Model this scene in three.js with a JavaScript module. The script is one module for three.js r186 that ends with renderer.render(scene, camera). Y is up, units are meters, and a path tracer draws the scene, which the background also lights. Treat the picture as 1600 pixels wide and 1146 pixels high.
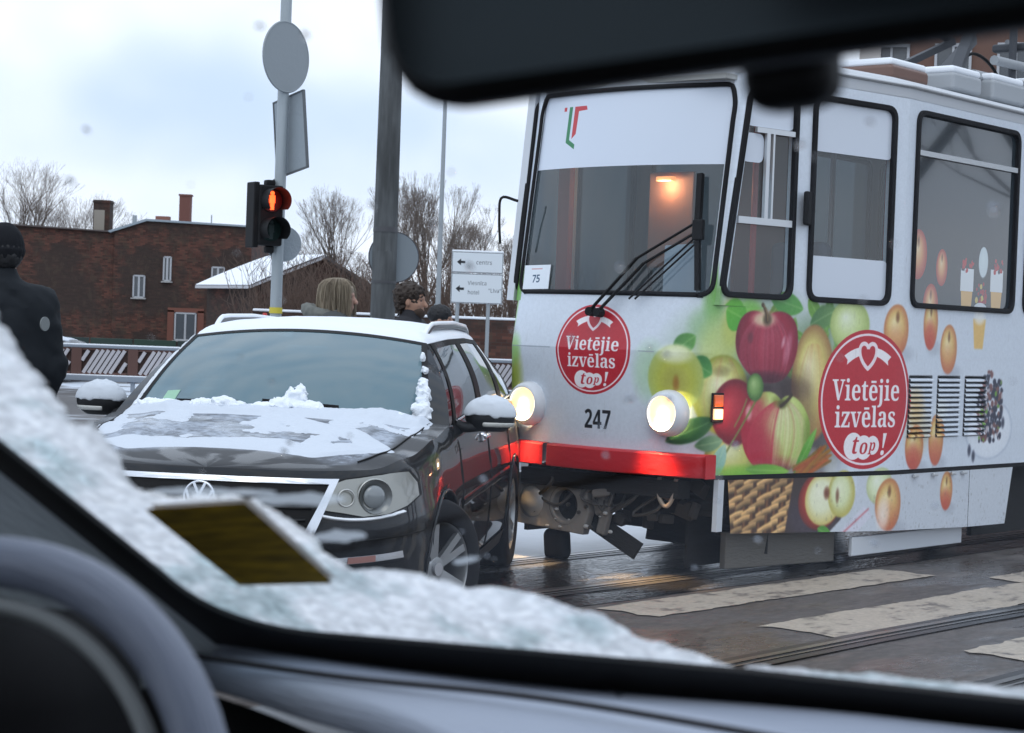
import * as THREE from 'three';
import { mergeGeometries, mergeVertices } from 'three/addons/utils/BufferGeometryUtils.js';
import { RoundedBoxGeometry } from 'three/addons/geometries/RoundedBoxGeometry.js';
import { TessellateModifier } from 'three/addons/modifiers/TessellateModifier.js';

// ---------------------------------------------------------------- camera, sky, sun, exposure
const scene = new THREE.Scene();
const camera = new THREE.PerspectiveCamera(2 * Math.atan(573 / 3000) * 180 / Math.PI, 1600 / 1146, 0.02, 600);
camera.position.set(0, 1.42, 0);
camera.rotation.set(-59 / 3000, 0, 0.037, 'YXZ');
camera.focus = 9.6;
camera.userData.fStop = 12;
const renderer = new THREE.WebGLRenderer({ antialias: true });
renderer.setSize(1024, 733);
renderer.toneMapping = THREE.LinearToneMapping;
renderer.toneMappingExposure = 1.0;
renderer.shadowMap.enabled = true;

// value noise
const PERM = new Uint32Array(4096);
{ let s = 1234567; for (let i = 0; i < 4096; i++) { s = (Math.imul(s, 1664525) + 1013904223) >>> 0; PERM[i] = s; } }
const hash3 = (x, y, z) => PERM[(PERM[(PERM[x & 4095] + y) & 4095] + z) & 4095] / 4294967296;
function vn(x, y, z = 0) {
  const xi = Math.floor(x), yi = Math.floor(y), zi = Math.floor(z);
  let fx = x - xi, fy = y - yi, fz = z - zi;
  fx = fx * fx * (3 - 2 * fx); fy = fy * fy * (3 - 2 * fy); fz = fz * fz * (3 - 2 * fz);
  const l = (a, b, t) => a + (b - a) * t;
  const p = (zz) => l(l(hash3(xi, yi, zz), hash3(xi + 1, yi, zz), fx), l(hash3(xi, yi + 1, zz), hash3(xi + 1, yi + 1, zz), fx), fy);
  return fz === 0 ? p(zi) : l(p(zi), p(zi + 1), fz);
}
function fbm(x, y, z = 0, o = 4) { let a = 0.5, s = 0, n = 0; for (let i = 0; i < o; i++) { s += a * vn(x, y, z); n += a; a *= 0.5; x = x * 2.03 + 17.1; y = y * 2.03 + 5.7; z = z ? z * 2.03 : 0; } return s / n; }
const clamp = (x, a = 0, b = 1) => Math.min(b, Math.max(a, x));
const sst = (a, b, x) => { const t = clamp((x - a) / (b - a)); return t * t * (3 - 2 * t); };
const lerp = (a, b, t) => a + (b - a) * t;
let RS = 77;
const rnd = () => { RS = (RS + 0x6d2b79f5) | 0; let t = Math.imul(RS ^ (RS >>> 15), 1 | RS); t = (t + Math.imul(t ^ (t >>> 7), 61 | t)) ^ t; return ((t ^ (t >>> 14)) >>> 0) / 4294967296; };
const rr = (a, b) => a + (b - a) * rnd();

// overcast winter dusk: even cloud deck with long flat bands, a little brighter overhead
{
  const W = 1024, Hh = 512, data = new Float32Array(W * Hh * 4);
  for (let j = 0; j < Hh; j++) {
    const el = ((j + 0.5) / Hh - 0.5) * Math.PI, sy = Math.sin(el);
    for (let i = 0; i < W; i++) {
      const az = ((i + 0.5) / W) * 2 * Math.PI, o = (j * W + i) * 4;
      const e = Math.max(el, 0) * 180 / Math.PI;
      const wx = Math.cos(az) * 5, wz = Math.sin(az) * 5;
      const n = fbm(wx * 1.2 + 3, wz * 1.2 + 9, e * 0.22 + 2, 5), n2 = fbm(wx * 4 + 30, wz * 4 + 11, e * 0.5 + 7, 4);
      const bands = 0.5 + 0.5 * Math.cos((e + 4 * (n - 0.5)) * 1.083 - Math.PI); // flat cloud layers all the way round
      const k = clamp(0.62 * sst(0.34, 0.62, n * 0.6 + n2 * 0.4) + 0.5 * bands);
      const L = 1.04 + 0.25 * Math.max(sy, 0);
      const a = [0.63, 0.78, 1.0], b = [0.99, 1.07, 1.2];
      for (let c = 0; c < 3; c++) data[o + c] = lerp(a[c], b[c], k) * L * (el < 0 ? 0.3 : 1);
      data[o + 3] = 1;
    }
  }
  const t = new THREE.DataTexture(data, W, Hh, THREE.RGBAFormat, THREE.FloatType);
  t.mapping = THREE.EquirectangularReflectionMapping; t.magFilter = THREE.LinearFilter; t.wrapS = THREE.RepeatWrapping; t.needsUpdate = true;
  scene.background = t; scene.environment = t;
}
const SKYI = 1.0;
scene.backgroundIntensity = SKYI; scene.environmentIntensity = SKYI;
const sun = new THREE.DirectionalLight(new THREE.Color(1, 0.95, 0.88), 0.5);
sun.position.set(-6, 30, 14); sun.target.position.set(0, 0, -10);
sun.castShadow = true; sun.shadow.radius = 60; sun.shadow.mapSize.set(2048, 2048);
Object.assign(sun.shadow.camera, { left: -40, right: 40, top: 40, bottom: -40, near: 1, far: 120 });
scene.add(sun, sun.target);

// ---------------------------------------------------------------- helpers
const V = (x, y, z) => new THREE.Vector3(x, y, z);
const lin = (r, g, b) => new THREE.Color().setRGB(r, g, b);
function mat(c, rough = 0.6, o = {}) { return new THREE.MeshPhysicalMaterial({ color: Array.isArray(c) ? lin(...c) : c, roughness: rough, side: THREE.DoubleSide, ...o }); }
const used = new Map();
function numbered(n) { const k = used.get(n) || 0; used.set(n, k + 1); return k ? n + '_' + String(k).padStart(3, '0') : n; }
function mesh(name, geo, m, parent) {
  const o = new THREE.Mesh(geo, m); o.castShadow = o.receiveShadow = true;
  if (parent) { o.name = name; parent.add(o); } else { o.name = numbered(name); scene.add(o); }
  return o;
}
function tag(o, label, category, group, kind) {
  if (label) o.userData.label = label; if (category) o.userData.category = category;
  if (group) o.userData.group = group; if (kind) o.userData.kind = kind; return o;
}
function thing(name, label, category, pos = [0, 0, 0], turn = 0, group) {
  const g = new THREE.Group(); g.name = numbered(name); g.position.set(...pos); g.rotation.y = turn; scene.add(g);
  return tag(g, label, category, group);
}
function part(name, parent) { const g = new THREE.Group(); g.name = name; parent.add(g); return g; }
const M4 = () => new THREE.Matrix4();
function xf(g, x, y, z, rx = 0, ry = 0, rz = 0) { return g.applyMatrix4(M4().makeRotationFromEuler(new THREE.Euler(rx, ry, rz))).translate(x, y, z); }
const box = (w, h, d, x = 0, y = 0, z = 0, rx = 0, ry = 0, rz = 0) => xf(new THREE.BoxGeometry(w, h, d), x, y, z, rx, ry, rz);
const rbox = (w, h, d, r, x = 0, y = 0, z = 0, rx = 0, ry = 0, rz = 0) => xf(new RoundedBoxGeometry(w, h, d, 2, r), x, y, z, rx, ry, rz);
const cyl = (r1, r2, h, n, x = 0, y = 0, z = 0, rx = 0, ry = 0, rz = 0) => xf(new THREE.CylinderGeometry(r1, r2, h, n), x, y, z, rx, ry, rz);
const tube = (pts, r, n = 8, seg = 0, closed = false) => new THREE.TubeGeometry(new THREE.CatmullRomCurve3(pts.map((p) => p.isVector3 ? p : V(...p)), closed), seg || pts.length * 6, r, n, closed);
function bar(a, b, r, n = 8, r2 = r) {
  const A = V(...a), B = V(...b), d = B.clone().sub(A), g = new THREE.CylinderGeometry(r2, r, d.length(), n);
  g.applyQuaternion(new THREE.Quaternion().setFromUnitVectors(V(0, 1, 0), d.normalize()));
  return g.translate((A.x + B.x) / 2, (A.y + B.y) / 2, (A.z + B.z) / 2);
}
function flatBar(a, b, w, h, upv = [0, 1, 0]) {
  const A = V(...a), B = V(...b), d = B.clone().sub(A), L = d.length(), z = d.clone().normalize(), x = V(...upv).cross(z).normalize(), y = z.clone().cross(x);
  return new THREE.BoxGeometry(w, h, L).applyMatrix4(M4().makeBasis(x, y, z)).translate((A.x + B.x) / 2, (A.y + B.y) / 2, (A.z + B.z) / 2);
}
function strip(g) { for (const k of Object.keys(g.attributes)) if (!['position', 'normal', 'uv'].includes(k)) g.deleteAttribute(k); return g.index ? g.toNonIndexed() : g; }
const merge = (...a) => mergeGeometries(a.flat().map(strip));
// regular grid of points -> smooth mesh; skip(i, j) leaves a cell out
function grid(nu, nv, f, skip, uvf) {
  const p = [], uv = [], idx = [];
  for (let j = 0; j <= nv; j++) for (let i = 0; i <= nu; i++) { const q = f(i / nu, j / nv, i, j); p.push(q[0], q[1], q[2]); const t = uvf ? uvf(i / nu, j / nv, q) : [i / nu, j / nv]; uv.push(t[0], t[1]); }
  for (let j = 0; j < nv; j++) for (let i = 0; i < nu; i++) {
    if (skip && skip(i, j, p)) continue;
    const a = j * (nu + 1) + i, b = a + 1, c = a + nu + 1, d = c + 1; idx.push(a, b, d, a, d, c);
  }
  const g = new THREE.BufferGeometry();
  g.setAttribute('position', new THREE.Float32BufferAttribute(p, 3)); g.setAttribute('uv', new THREE.Float32BufferAttribute(uv, 2)); g.setIndex(idx); g.computeVertexNormals();
  return g;
}
// signed distance field -> smooth closed mesh (surface nets)
function nets(sdf, lo, hi, cell) {
  const n = [0, 1, 2].map((k) => Math.ceil((hi[k] - lo[k]) / cell) + 1), val = new Float32Array(n[0] * n[1] * n[2]), at = (i, j, k) => (k * n[1] + j) * n[0] + i;
  for (let k = 0; k < n[2]; k++) for (let j = 0; j < n[1]; j++) for (let i = 0; i < n[0]; i++) val[at(i, j, k)] = sdf(lo[0] + i * cell, lo[1] + j * cell, lo[2] + k * cell);
  const vid = new Int32Array(val.length).fill(-1), p = [], idx = [];
  for (let k = 0; k < n[2] - 1; k++) for (let j = 0; j < n[1] - 1; j++) for (let i = 0; i < n[0] - 1; i++) {
    let c = 0, x = 0, y = 0, z = 0;
    const v = []; for (let m = 0; m < 8; m++) v.push(val[at(i + (m & 1), j + ((m >> 1) & 1), k + (m >> 2))]);
    for (let m = 0; m < 8; m++) for (const b of [1, 2, 4]) if (!(m & b)) { const q = m | b; if ((v[m] < 0) !== (v[q] < 0)) { const t = v[m] / (v[m] - v[q]); x += (m & 1) + (b === 1 ? t : 0); y += ((m >> 1) & 1) + (b === 2 ? t : 0); z += (m >> 2) + (b === 4 ? t : 0); c++; } }
    if (c) { vid[at(i, j, k)] = p.length / 3; p.push(lo[0] + (i + x / c) * cell, lo[1] + (j + y / c) * cell, lo[2] + (k + z / c) * cell); }
  }
  const quad = (a, b, c, d, f) => { if (f) idx.push(a, b, c, a, c, d); else idx.push(a, c, b, a, d, c); };
  for (let k = 1; k < n[2] - 1; k++) for (let j = 1; j < n[1] - 1; j++) for (let i = 1; i < n[0] - 1; i++) {
    const s = val[at(i, j, k)] < 0;
    if (s !== val[at(i + 1, j, k)] < 0) quad(vid[at(i, j - 1, k - 1)], vid[at(i, j, k - 1)], vid[at(i, j, k)], vid[at(i, j - 1, k)], s);
    if (s !== val[at(i, j + 1, k)] < 0) quad(vid[at(i - 1, j, k - 1)], vid[at(i - 1, j, k)], vid[at(i, j, k)], vid[at(i, j, k - 1)], s);
    if (s !== val[at(i, j, k + 1)] < 0) quad(vid[at(i - 1, j - 1, k)], vid[at(i, j - 1, k)], vid[at(i, j, k)], vid[at(i - 1, j, k)], s);
  }
  const g = new THREE.BufferGeometry(); g.setAttribute('position', new THREE.Float32BufferAttribute(p, 3)); g.setIndex(idx); g.computeVertexNormals();
  g.setAttribute('uv', new THREE.Float32BufferAttribute(new Float32Array(p.length / 3 * 2), 2));
  return g;
}
const smin = (a, b, k) => { const h = Math.max(k - Math.abs(a - b), 0) / k; return Math.min(a, b) - h * h * k * 0.25; };
function cone(px, py, pz, a, b, ra, rb) { // tapered capsule
  const bx = b[0] - a[0], by = b[1] - a[1], bz = b[2] - a[2], ax = px - a[0], ay = py - a[1], az = pz - a[2];
  const t = clamp((ax * bx + ay * by + az * bz) / (bx * bx + by * by + bz * bz + 1e-9));
  return Math.hypot(ax - bx * t, ay - by * t, az - bz * t) - lerp(ra, rb, t);
}
const ell = (px, py, pz, c, r) => { const x = (px - c[0]) / r[0], y = (py - c[1]) / r[1], z = (pz - c[2]) / r[2], k = Math.hypot(x, y, z); return (k - 1) * Math.min(r[0], r[1], r[2]); };
const canvas = (w, h) => { const c = document.createElement('canvas'); c.width = w; c.height = h; return [c, c.getContext('2d')]; };
function ctex(c, o = {}) { const t = new THREE.CanvasTexture(c); t.colorSpace = THREE.SRGBColorSpace; Object.assign(t, o); return t; }
function dtex(w, h, f, srgb = true) {
  const d = new Uint8Array(w * h * 4);
  for (let j = 0; j < h; j++) for (let i = 0; i < w; i++) { const c = f(i / w, j / h, i, j), o = (j * w + i) * 4; for (let k = 0; k < 3; k++) d[o + k] = clamp(c[k]) * 255; d[o + 3] = 255; }
  const t = new THREE.DataTexture(d, w, h); t.magFilter = THREE.LinearFilter; t.wrapS = t.wrapT = THREE.RepeatWrapping; if (srgb) t.colorSpace = THREE.SRGBColorSpace; t.needsUpdate = true; return t;
}
// tileable noise for repeating textures
function tn(u, v, f, seed = 0, o = 4) { let s = 0, a = 0.5, n = 0; for (let i = 0; i < o; i++) { const F = f << i; const x = u * F, y = v * F, xi = Math.floor(x), yi = Math.floor(y); let fx = x - xi, fy = y - yi; fx = fx * fx * (3 - 2 * fx); fy = fy * fy * (3 - 2 * fy); const h = (a2, b2) => hash3(((a2 % F) + F) % F, ((b2 % F) + F) % F, seed + i); s += a * lerp(lerp(h(xi, yi), h(xi + 1, yi), fx), lerp(h(xi, yi + 1), h(xi + 1, yi + 1), fx), fy); n += a; a *= 0.5; } return s / n; }

// ---------------------------------------------------------------- shared materials
const grainTex = dtex(256, 256, (u, v) => { const n = tn(u, v, 24, 3, 4); return [n, n, n]; }, false);
const snowBump = grainTex.clone(); snowBump.repeat.set(1, 1); snowBump.needsUpdate = true;
const M = {
  snow: mat([0.86, 0.89, 0.93], 0.9),
  black: mat([0.010, 0.010, 0.011], 0.6, { specularIntensity: 0.4 }),
  rubber: mat([0.010, 0.010, 0.012], 0.65, { specularIntensity: 0.4 }),
  galv: mat([0.33, 0.36, 0.38], 0.5, { metalness: 0.3 }),
  chrome: mat([0.75, 0.77, 0.8], 0.18, { metalness: 1 }),
  steel: mat([0.35, 0.34, 0.33], 0.3, { metalness: 0.8 }),
  darkPlastic: mat([0.012, 0.013, 0.015], 0.5, { specularIntensity: 0.6 }),
  dirty: mat([0.05, 0.045, 0.04], 0.8),
};
// ---------------------------------------------------------------- ground, road, rails, crossing
// p runs along the rails, q across them
const RA = 41 * Math.PI / 180, pq = (p, q) => [q * Math.cos(RA) + p * Math.sin(RA), -(-q * Math.sin(RA) + p * Math.cos(RA))];
const groundTex = dtex(512, 512, (u, v) => { const n = tn(u, v, 6, 1, 6), s = sst(0.42, 0.6, tn(u, v, 8, 9, 6)); return [0, 1, 2].map((k) => lerp([0.34, 0.33, 0.33][k], [0.80, 0.83, 0.87][k], s) * (0.85 + 0.3 * n)); });
groundTex.repeat.set(70, 70);
const groundM = mat(0xffffff, 0.75, { map: groundTex });
{
  const g = new THREE.PlaneGeometry(900, 900).rotateX(-Math.PI / 2);
  tag(mesh('ground', g, groundM), 'trampled snow and slush covering the ground beyond the road', 'ground', null, 'structure');
}
const asphalt = dtex(2048, 1024, (u, v) => {
  // u along the rails over 8 m, v across over 4 m
  const st = tn(u, v, 5, 21, 3) * 0.5 + tn(u * 0.5, v, 64, 22, 3) * 0.5, g = tn(u, v, 180, 31, 2), sp = hash3(Math.floor(u * 2048), Math.floor(v * 1024), 5);
  const slush = sst(0.54, 0.72, tn(u, v, 7, 41, 6) * 0.7 + tn(u * 0.5, v, 40, 42, 3) * 0.3);
  const a = 0.29 + 0.10 * (st - 0.5) + 0.11 * (g - 0.5) + (sp > 0.965 ? 0.10 : 0) + 0.05 * (sp - 0.5);
  return [a * 1.06, a * 0.99, a * 0.95].map((x, k) => lerp(x, [0.46, 0.43, 0.41][k] * (0.85 + 0.3 * g), slush * 0.6));
});
const wet = dtex(1024, 512, (u, v) => { const w = sst(0.40, 0.60, tn(u, v, 6, 61, 5) * 0.6 + tn(u * 0.5, v, 30, 62, 3) * 0.4), g = tn(u, v, 128, 63, 2); const r = lerp(0.28, 0.65, w) + 0.12 * (g - 0.5); return [r, r, r]; }, false);
const asBump = dtex(1024, 512, (u, v) => { const n = tn(u, v, 100, 71, 3) * 0.7 + tn(u * 0.5, v, 50, 72, 3) * 0.3; return [n, n, n]; }, false);
const roadM = mat(0xffffff, 1, { map: asphalt, roughnessMap: wet, bumpMap: asBump, bumpScale: 0.006 });
function pqSheet(p0, p1, q0, q1, y, np = 1, nq = 1, f) {
  return grid(np, nq, (a, b) => { let p = lerp(p0, p1, a), q = lerp(q0, q1, b); if (f) [p, q] = f(p, q, a, b); const [x, z] = pq(p, q); return [x, y, z]; }, null, (a, b) => [lerp(p0, p1, a) / 8, lerp(q0, q1, b) / 4]);
}
tag(mesh('road', pqSheet(-30, 45, -10.4, 12, 0.004), roadM), 'wet brownish asphalt road with slush and tyre smears', 'road', null, 'structure');
// wet dark track bed under the tram
const bedTex = dtex(1024, 512, (u, v) => { const st = tn(u * 0.25, v, 60, 81, 3), g = tn(u, v, 120, 82, 2), s = sst(0.62, 0.72, tn(u * 0.5, v, 20, 83, 5)); const a = 0.085 + 0.08 * (st - 0.5) + 0.06 * (g - 0.5); return [a * 1.03, a, a * 0.98].map((x, k) => lerp(x, [0.5, 0.51, 0.53][k], s * 0.6)); });
const bedRough = dtex(512, 256, (u, v) => { const r = 0.12 + 0.2 * tn(u * 0.5, v, 24, 85, 4); return [r, r, r]; }, false);
const bedBump = dtex(2048, 1024, (u, v) => { const n = tn(u * 0.25, v, 120, 86, 3) * 0.5 + tn(u, v, 260, 87, 2) * 0.5; return [n, n, n]; }, false);
const bedM = mat(0xffffff, 1, { map: bedTex, roughnessMap: bedRough, bumpMap: bedBump, bumpScale: 0.011 });
tag(mesh('track_bed', pqSheet(-14, 34, -7.95, -6.15, 0.008), bedM), 'dark wet paving between the tram rails', 'track', null, 'structure');
const railM = mat([0.28, 0.27, 0.26], 0.28, { metalness: 0.85 }), grooveM = mat([0.012, 0.012, 0.012], 0.6);
function rail(q, bend = 0) {
  const f = (p, qq) => [p, qq + bend * Math.pow(p - 8.2, 2)];
  const geo = (q0, q1, y) => pqSheet(-14, 34, q0, q1, y, 48, 1, f);
  const r = mesh('tram_rail', geo(q - 0.055, q - 0.015, 0.016), railM); r.name = r.name;
  mesh('groove', geo(q - 0.015, q + 0.02, 0.012), grooveM, r); mesh('guard_lip', geo(q + 0.02, q + 0.038, 0.016), railM, r);
  mesh('sealing_joint', merge(geo(q - 0.115, q - 0.055, 0.0125), geo(q + 0.038, q + 0.10, 0.0125)), mat([0.03, 0.03, 0.031], 0.35), r);
  return tag(r, null, 'rail', 'tram rails set in the road', 'structure');
}
tag(rail(-6.55), 'grooved steel rail under the near side of the tram');
tag(rail(-7.55), 'grooved steel rail under the far side of the tram');
tag(rail(-4.66, 0.012), 'grooved steel rail crossing the zebra stripes nearest the windscreen');
tag(rail(-3.66, 0.012), 'grooved steel rail of the second track nearer the camera');
// zebra crossing stripes with worn, ragged edges
const paintTex = dtex(512, 512, (u, v) => { const n = tn(u, v, 10, 91, 5), st = tn(u * 0.5, v, 50, 92, 3), g = tn(u, v, 120, 93, 2); const w = sst(0.52, 0.80, n * 0.5 + st * 0.5 + (g - 0.5) * 0.25); return [0, 1, 2].map((k) => lerp([0.71, 0.665, 0.605][k], [0.40, 0.37, 0.345][k], w) * (0.95 + 0.10 * (g - 0.5) * 2)); });
const paintM = mat(0xffffff, 0.5, { map: paintTex, bumpMap: asBump, bumpScale: 0.0025 });
function stripe(q, p0, p1, w, label) {
  const f = (p, qq, a, b) => [p + (a < 0.02 || a > 0.98 ? 0.08 * (vn(qq * 14, q * 9) - 0.5) : 0), qq + (b < 0.01 || b > 0.99 ? 0.03 * (vn(p * 7, q * 5 + b * 9) - 0.5) + 0.014 * (vn(p * 40, q * 3 + b * 9) - 0.5) : 0)];
  const g = grid(90, 8, (a, b) => { let p = lerp(p0, p1, a), qq = lerp(q - w / 2, q + w / 2, b); [p, qq] = f(p, qq, a, b); const [x, z] = pq(p, qq); return [x, 0.0095, z]; }, null, (a, b) => [lerp(p0, p1, a) / 2, lerp(q - w / 2, q + w / 2, b) / 2]);
  tag(mesh('zebra_stripe', g, paintM), label, 'road marking', 'zebra crossing stripes', 'structure');
}
stripe(-5.88, 7.72, 10.55, 0.37, 'worn white zebra stripe running along the side of the tram');
stripe(-4.99, 7.92, 10.75, 0.44, 'white zebra stripe between tram and second track, bordered by a rail');
stripe(-4.0, 8.08, 10.9, 0.40, 'white zebra stripe at the lower edge of the picture, beyond the rail');
stripe(-3.05, 8.2, 11.0, 0.42, 'white zebra stripe farthest from the tram');
stripe(-5.30, 10.75, 13.5, 0.30, 'worn white stripe continuing beside the tram at the picture edge');
// thin slush lying along the far side of the track
{
  const g = grid(90, 60, (a, b) => { const p = lerp(4, 16, a), q = lerp(-7.66, -12.5, b), [x, z] = pq(p, q); const e = Math.min(a, 1 - a, b * 6, 1 - b) * 6; const n = fbm(p * 1.6, q * 2.4, 0, 5); return [x, 0.010 + 0.05 * Math.max(0, n - 0.42) * Math.min(1, e), z]; }, (i, j) => { const a = (i + 0.5) / 90, b = (j + 0.5) / 60, n = fbm(a * 14, b * 9, 0, 4); return Math.min(a, 1 - a, 1 - b) * 5 + (n - 0.5) * 1.6 < 0.35; });
  tag(mesh('slush', g, mat([0.62, 0.65, 0.70], 0.35, { bumpMap: asBump, bumpScale: 0.01 })), 'grey wet slush lying behind the tram track', 'slush', null, 'stuff');
}
// ---------------------------------------------------------------- the printed wrap of the tram: flat print, s metres round the body from its near front corner, h metres up
const WS0 = -1.75, WW = 5.75, WK = 2048 / WW, WH0 = 0.2, WHH = 1024 / WK;
const wrapUV = (s, h) => [(s - WS0) / WW, (h - WH0) / WHH];
const [wrapC, wc] = canvas(2048, 1024);
{
  const X = (s) => (s - WS0) * WK, Y = (h) => 1024 - (h - WH0) * WK, K = WK;
  const RGB = (r, g, b, a = 1) => `rgba(${r},${g},${b},${a})`;
  wc.fillStyle = RGB(212, 220, 230); wc.fillRect(0, 0, 2048, 1024);
  // faint boards of the printed table behind the fruit
  for (let i = 0; i < 60; i++) { wc.fillStyle = RGB(200, 208, 218, 0.10 + 0.12 * rnd()); wc.fillRect(X(rr(1.2, 4)), Y(rr(0.2, 1.6)), rr(60, 400), rr(1, 3)); }
  function blob(s, h, rs, rh, stops, rot = 0, fx = 0, fy = 0) {
    wc.save(); wc.translate(X(s), Y(h)); wc.rotate(rot); wc.scale(rs * K, rh * K);
    const g = wc.createRadialGradient(fx, fy, 0.02, 0, 0, 1); stops.forEach(([t, c]) => g.addColorStop(t, c)); wc.fillStyle = g;
    wc.beginPath(); wc.arc(0, 0, 1, 0, 7); wc.fill(); wc.restore();
  }
  const soft = (s, h, rs, rh, r, g, b, a, rot = 0) => blob(s, h, rs, rh, [[0, RGB(r, g, b, a)], [0.55, RGB(r, g, b, a * 0.7)], [1, RGB(r, g, b, 0)]], rot);
  function leaf(s, h, len, wid, rot, c1, c2) {
    wc.save(); wc.translate(X(s), Y(h)); wc.rotate(rot); const L = len * K, W = wid * K;
    const g = wc.createLinearGradient(-L / 2, -W, L / 2, W); g.addColorStop(0, c1); g.addColorStop(1, c2); wc.fillStyle = g;
    wc.beginPath(); wc.moveTo(-L / 2, 0); wc.bezierCurveTo(-L / 4, -W, L / 4, -W, L / 2, 0); wc.bezierCurveTo(L / 4, W, -L / 4, W, -L / 2, 0); wc.fill();
    wc.strokeStyle = RGB(220, 240, 180, 0.35); wc.lineWidth = 2; wc.beginPath(); wc.moveTo(-L / 2, 0); wc.lineTo(L / 2, 0); wc.stroke(); wc.restore();
  }
  function stem(s, h, s2, h2, w, c) { wc.strokeStyle = c; wc.lineWidth = w; wc.lineCap = 'round'; wc.beginPath(); wc.moveTo(X(s), Y(h)); wc.quadraticCurveTo(X((s + s2) / 2) + 6, Y((h + h2) / 2), X(s2), Y(h2)); wc.stroke(); }
  function streaks(s, h, rs, rh, n, c, al) { wc.save(); wc.beginPath(); wc.ellipse(X(s), Y(h), rs * K, rh * K, 0, 0, 7); wc.clip(); for (let i = 0; i < n * 3; i++) { wc.strokeStyle = c.replace('A', (al * 0.42 * rnd()).toFixed(3)); wc.lineWidth = rr(0.6, 2.2); const a = rr(-1, 1); wc.beginPath(); wc.moveTo(X(s + a * rs * 0.25), Y(h + rh)); wc.quadraticCurveTo(X(s + a * rs * 1.3), Y(h), X(s + a * rs * 0.4), Y(h - rh)); wc.stroke(); } wc.restore(); }
  // ---- foliage backdrop behind the big apples
  soft(0.35, 1.25, 0.75, 0.55, 84, 126, 50, 0.6); soft(0.55, 0.9, 0.75, 0.4, 44, 40, 40, 0.85); soft(0.7, 0.85, 0.6, 0.5, 60, 50, 45, 0.75); soft(0.95, 1.35, 0.3, 0.3, 70, 110, 50, 0.7);
  soft(-0.01, 1.66, 0.10, 0.2, 96, 160, 56, 0.95); soft(-0.04, 1.48, 0.15, 0.14, 120, 170, 96, 0.6); soft(0.06, 1.3, 0.2, 0.3, 205, 215, 120, 0.8);
  soft(0.15, 1.5, 0.12, 0.2, 190, 200, 90, 0.9); soft(0.3, 1.56, 0.14, 0.12, 120, 200, 60, 0.9); soft(1.05, 1.58, 0.22, 0.1, 90, 150, 60, 0.7);
  for (let i = 0; i < 26; i++) leaf(rr(0.5, 1.15), rr(1.2, 1.62), rr(0.1, 0.22), rr(0.03, 0.07), rr(-1.5, 1.5), RGB(60 + 50 * rnd() | 0, 110 + 50 * rnd() | 0, 40), RGB(110, 160, 70));
  for (let i = 0; i < 14; i++) soft(rr(0.0, 1.2), rr(0.62, 1.6), rr(0.05, 0.15), rr(0.05, 0.12), 235, 240, 225, 0.35);
  leaf(0.17, 1.55, 0.2, 0.13, 0.3, RGB(110, 190, 50), RGB(70, 160, 40)); leaf(0.62, 1.63, 0.3, 0.09, 0.2, RGB(70, 140, 60), RGB(95, 165, 75)); leaf(0.95, 1.56, 0.26, 0.09, -0.4, RGB(60, 110, 60), RGB(120, 160, 90));
  // pale yellow apples
  function apple(s, h, rs, rh, c1, c2, c3, fx = -0.25, fy = -0.3) { blob(s, h, rs, rh, [[0, c1], [0.55, c2], [0.94, c3], [1, c3.replace(/[\d.]+\)$/, '0)')]], 0, fx, fy); }
  apple(0.1, 1.08, 0.22, 0.24, RGB(240, 244, 200), RGB(214, 216, 130), RGB(150, 155, 60)); soft(0.08, 1.22, 0.09, 0.04, 120, 110, 60, 0.6); streaks(0.1, 1.08, 0.2, 0.22, 18, 'rgba(190,60,50,A)', 0.25);
  apple(0.88, 1.16, 0.2, 0.36, RGB(244, 238, 190), RGB(220, 205, 120), RGB(160, 120, 70)); streaks(0.88, 1.1, 0.17, 0.3, 20, 'rgba(200,90,60,A)', 0.3);
  apple(1.2, 1.52, 0.19, 0.16, RGB(236, 244, 216), RGB(206, 222, 150), RGB(170, 190, 110)); apple(0.2, 0.72, 0.24, 0.16, RGB(230, 232, 190), RGB(200, 200, 110), RGB(120, 125, 60));
  soft(0.5, 1.12, 0.4, 0.12, 50, 30, 35, 0.7); soft(0.75, 1.0, 0.2, 0.3, 60, 35, 30, 0.5);
  // red apple behind the green bud
  apple(0.2, 0.98, 0.2, 0.2, RGB(190, 60, 70), RGB(160, 32, 48), RGB(110, 20, 35));
  // big dark red apple
  const body2 = (pts, stops, gx, gy, gr, cx, cy) => { wc.beginPath(); wc.moveTo(X(pts[0][0]), Y(pts[0][1])); for (let i = 1; i < pts.length; i += 3) wc.bezierCurveTo(X(pts[i][0]), Y(pts[i][1]), X(pts[i + 1][0]), Y(pts[i + 1][1]), X(pts[i + 2][0]), Y(pts[i + 2][1])); wc.closePath(); const g = wc.createRadialGradient(X(gx), Y(gy), 4, X(cx), Y(cy), gr * K); stops.forEach(([t, c]) => g.addColorStop(t, c)); wc.fillStyle = g; wc.fill(); };
  const redPts = [[0.44, 1.535], [0.50, 1.60], [0.66, 1.60], [0.71, 1.50], [0.76, 1.38], [0.70, 1.24], [0.62, 1.185], [0.54, 1.14], [0.40, 1.15], [0.33, 1.20], [0.22, 1.26], [0.15, 1.38], [0.20, 1.50], [0.24, 1.59], [0.38, 1.60], [0.44, 1.535]];
  wc.save(); body2(redPts, [[0, RGB(190, 62, 84)], [0.35, RGB(163, 34, 58)], [0.75, RGB(126, 18, 42)], [1, RGB(70, 12, 30)]], 0.50, 1.44, 0.36, 0.46, 1.37); wc.clip();
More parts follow.
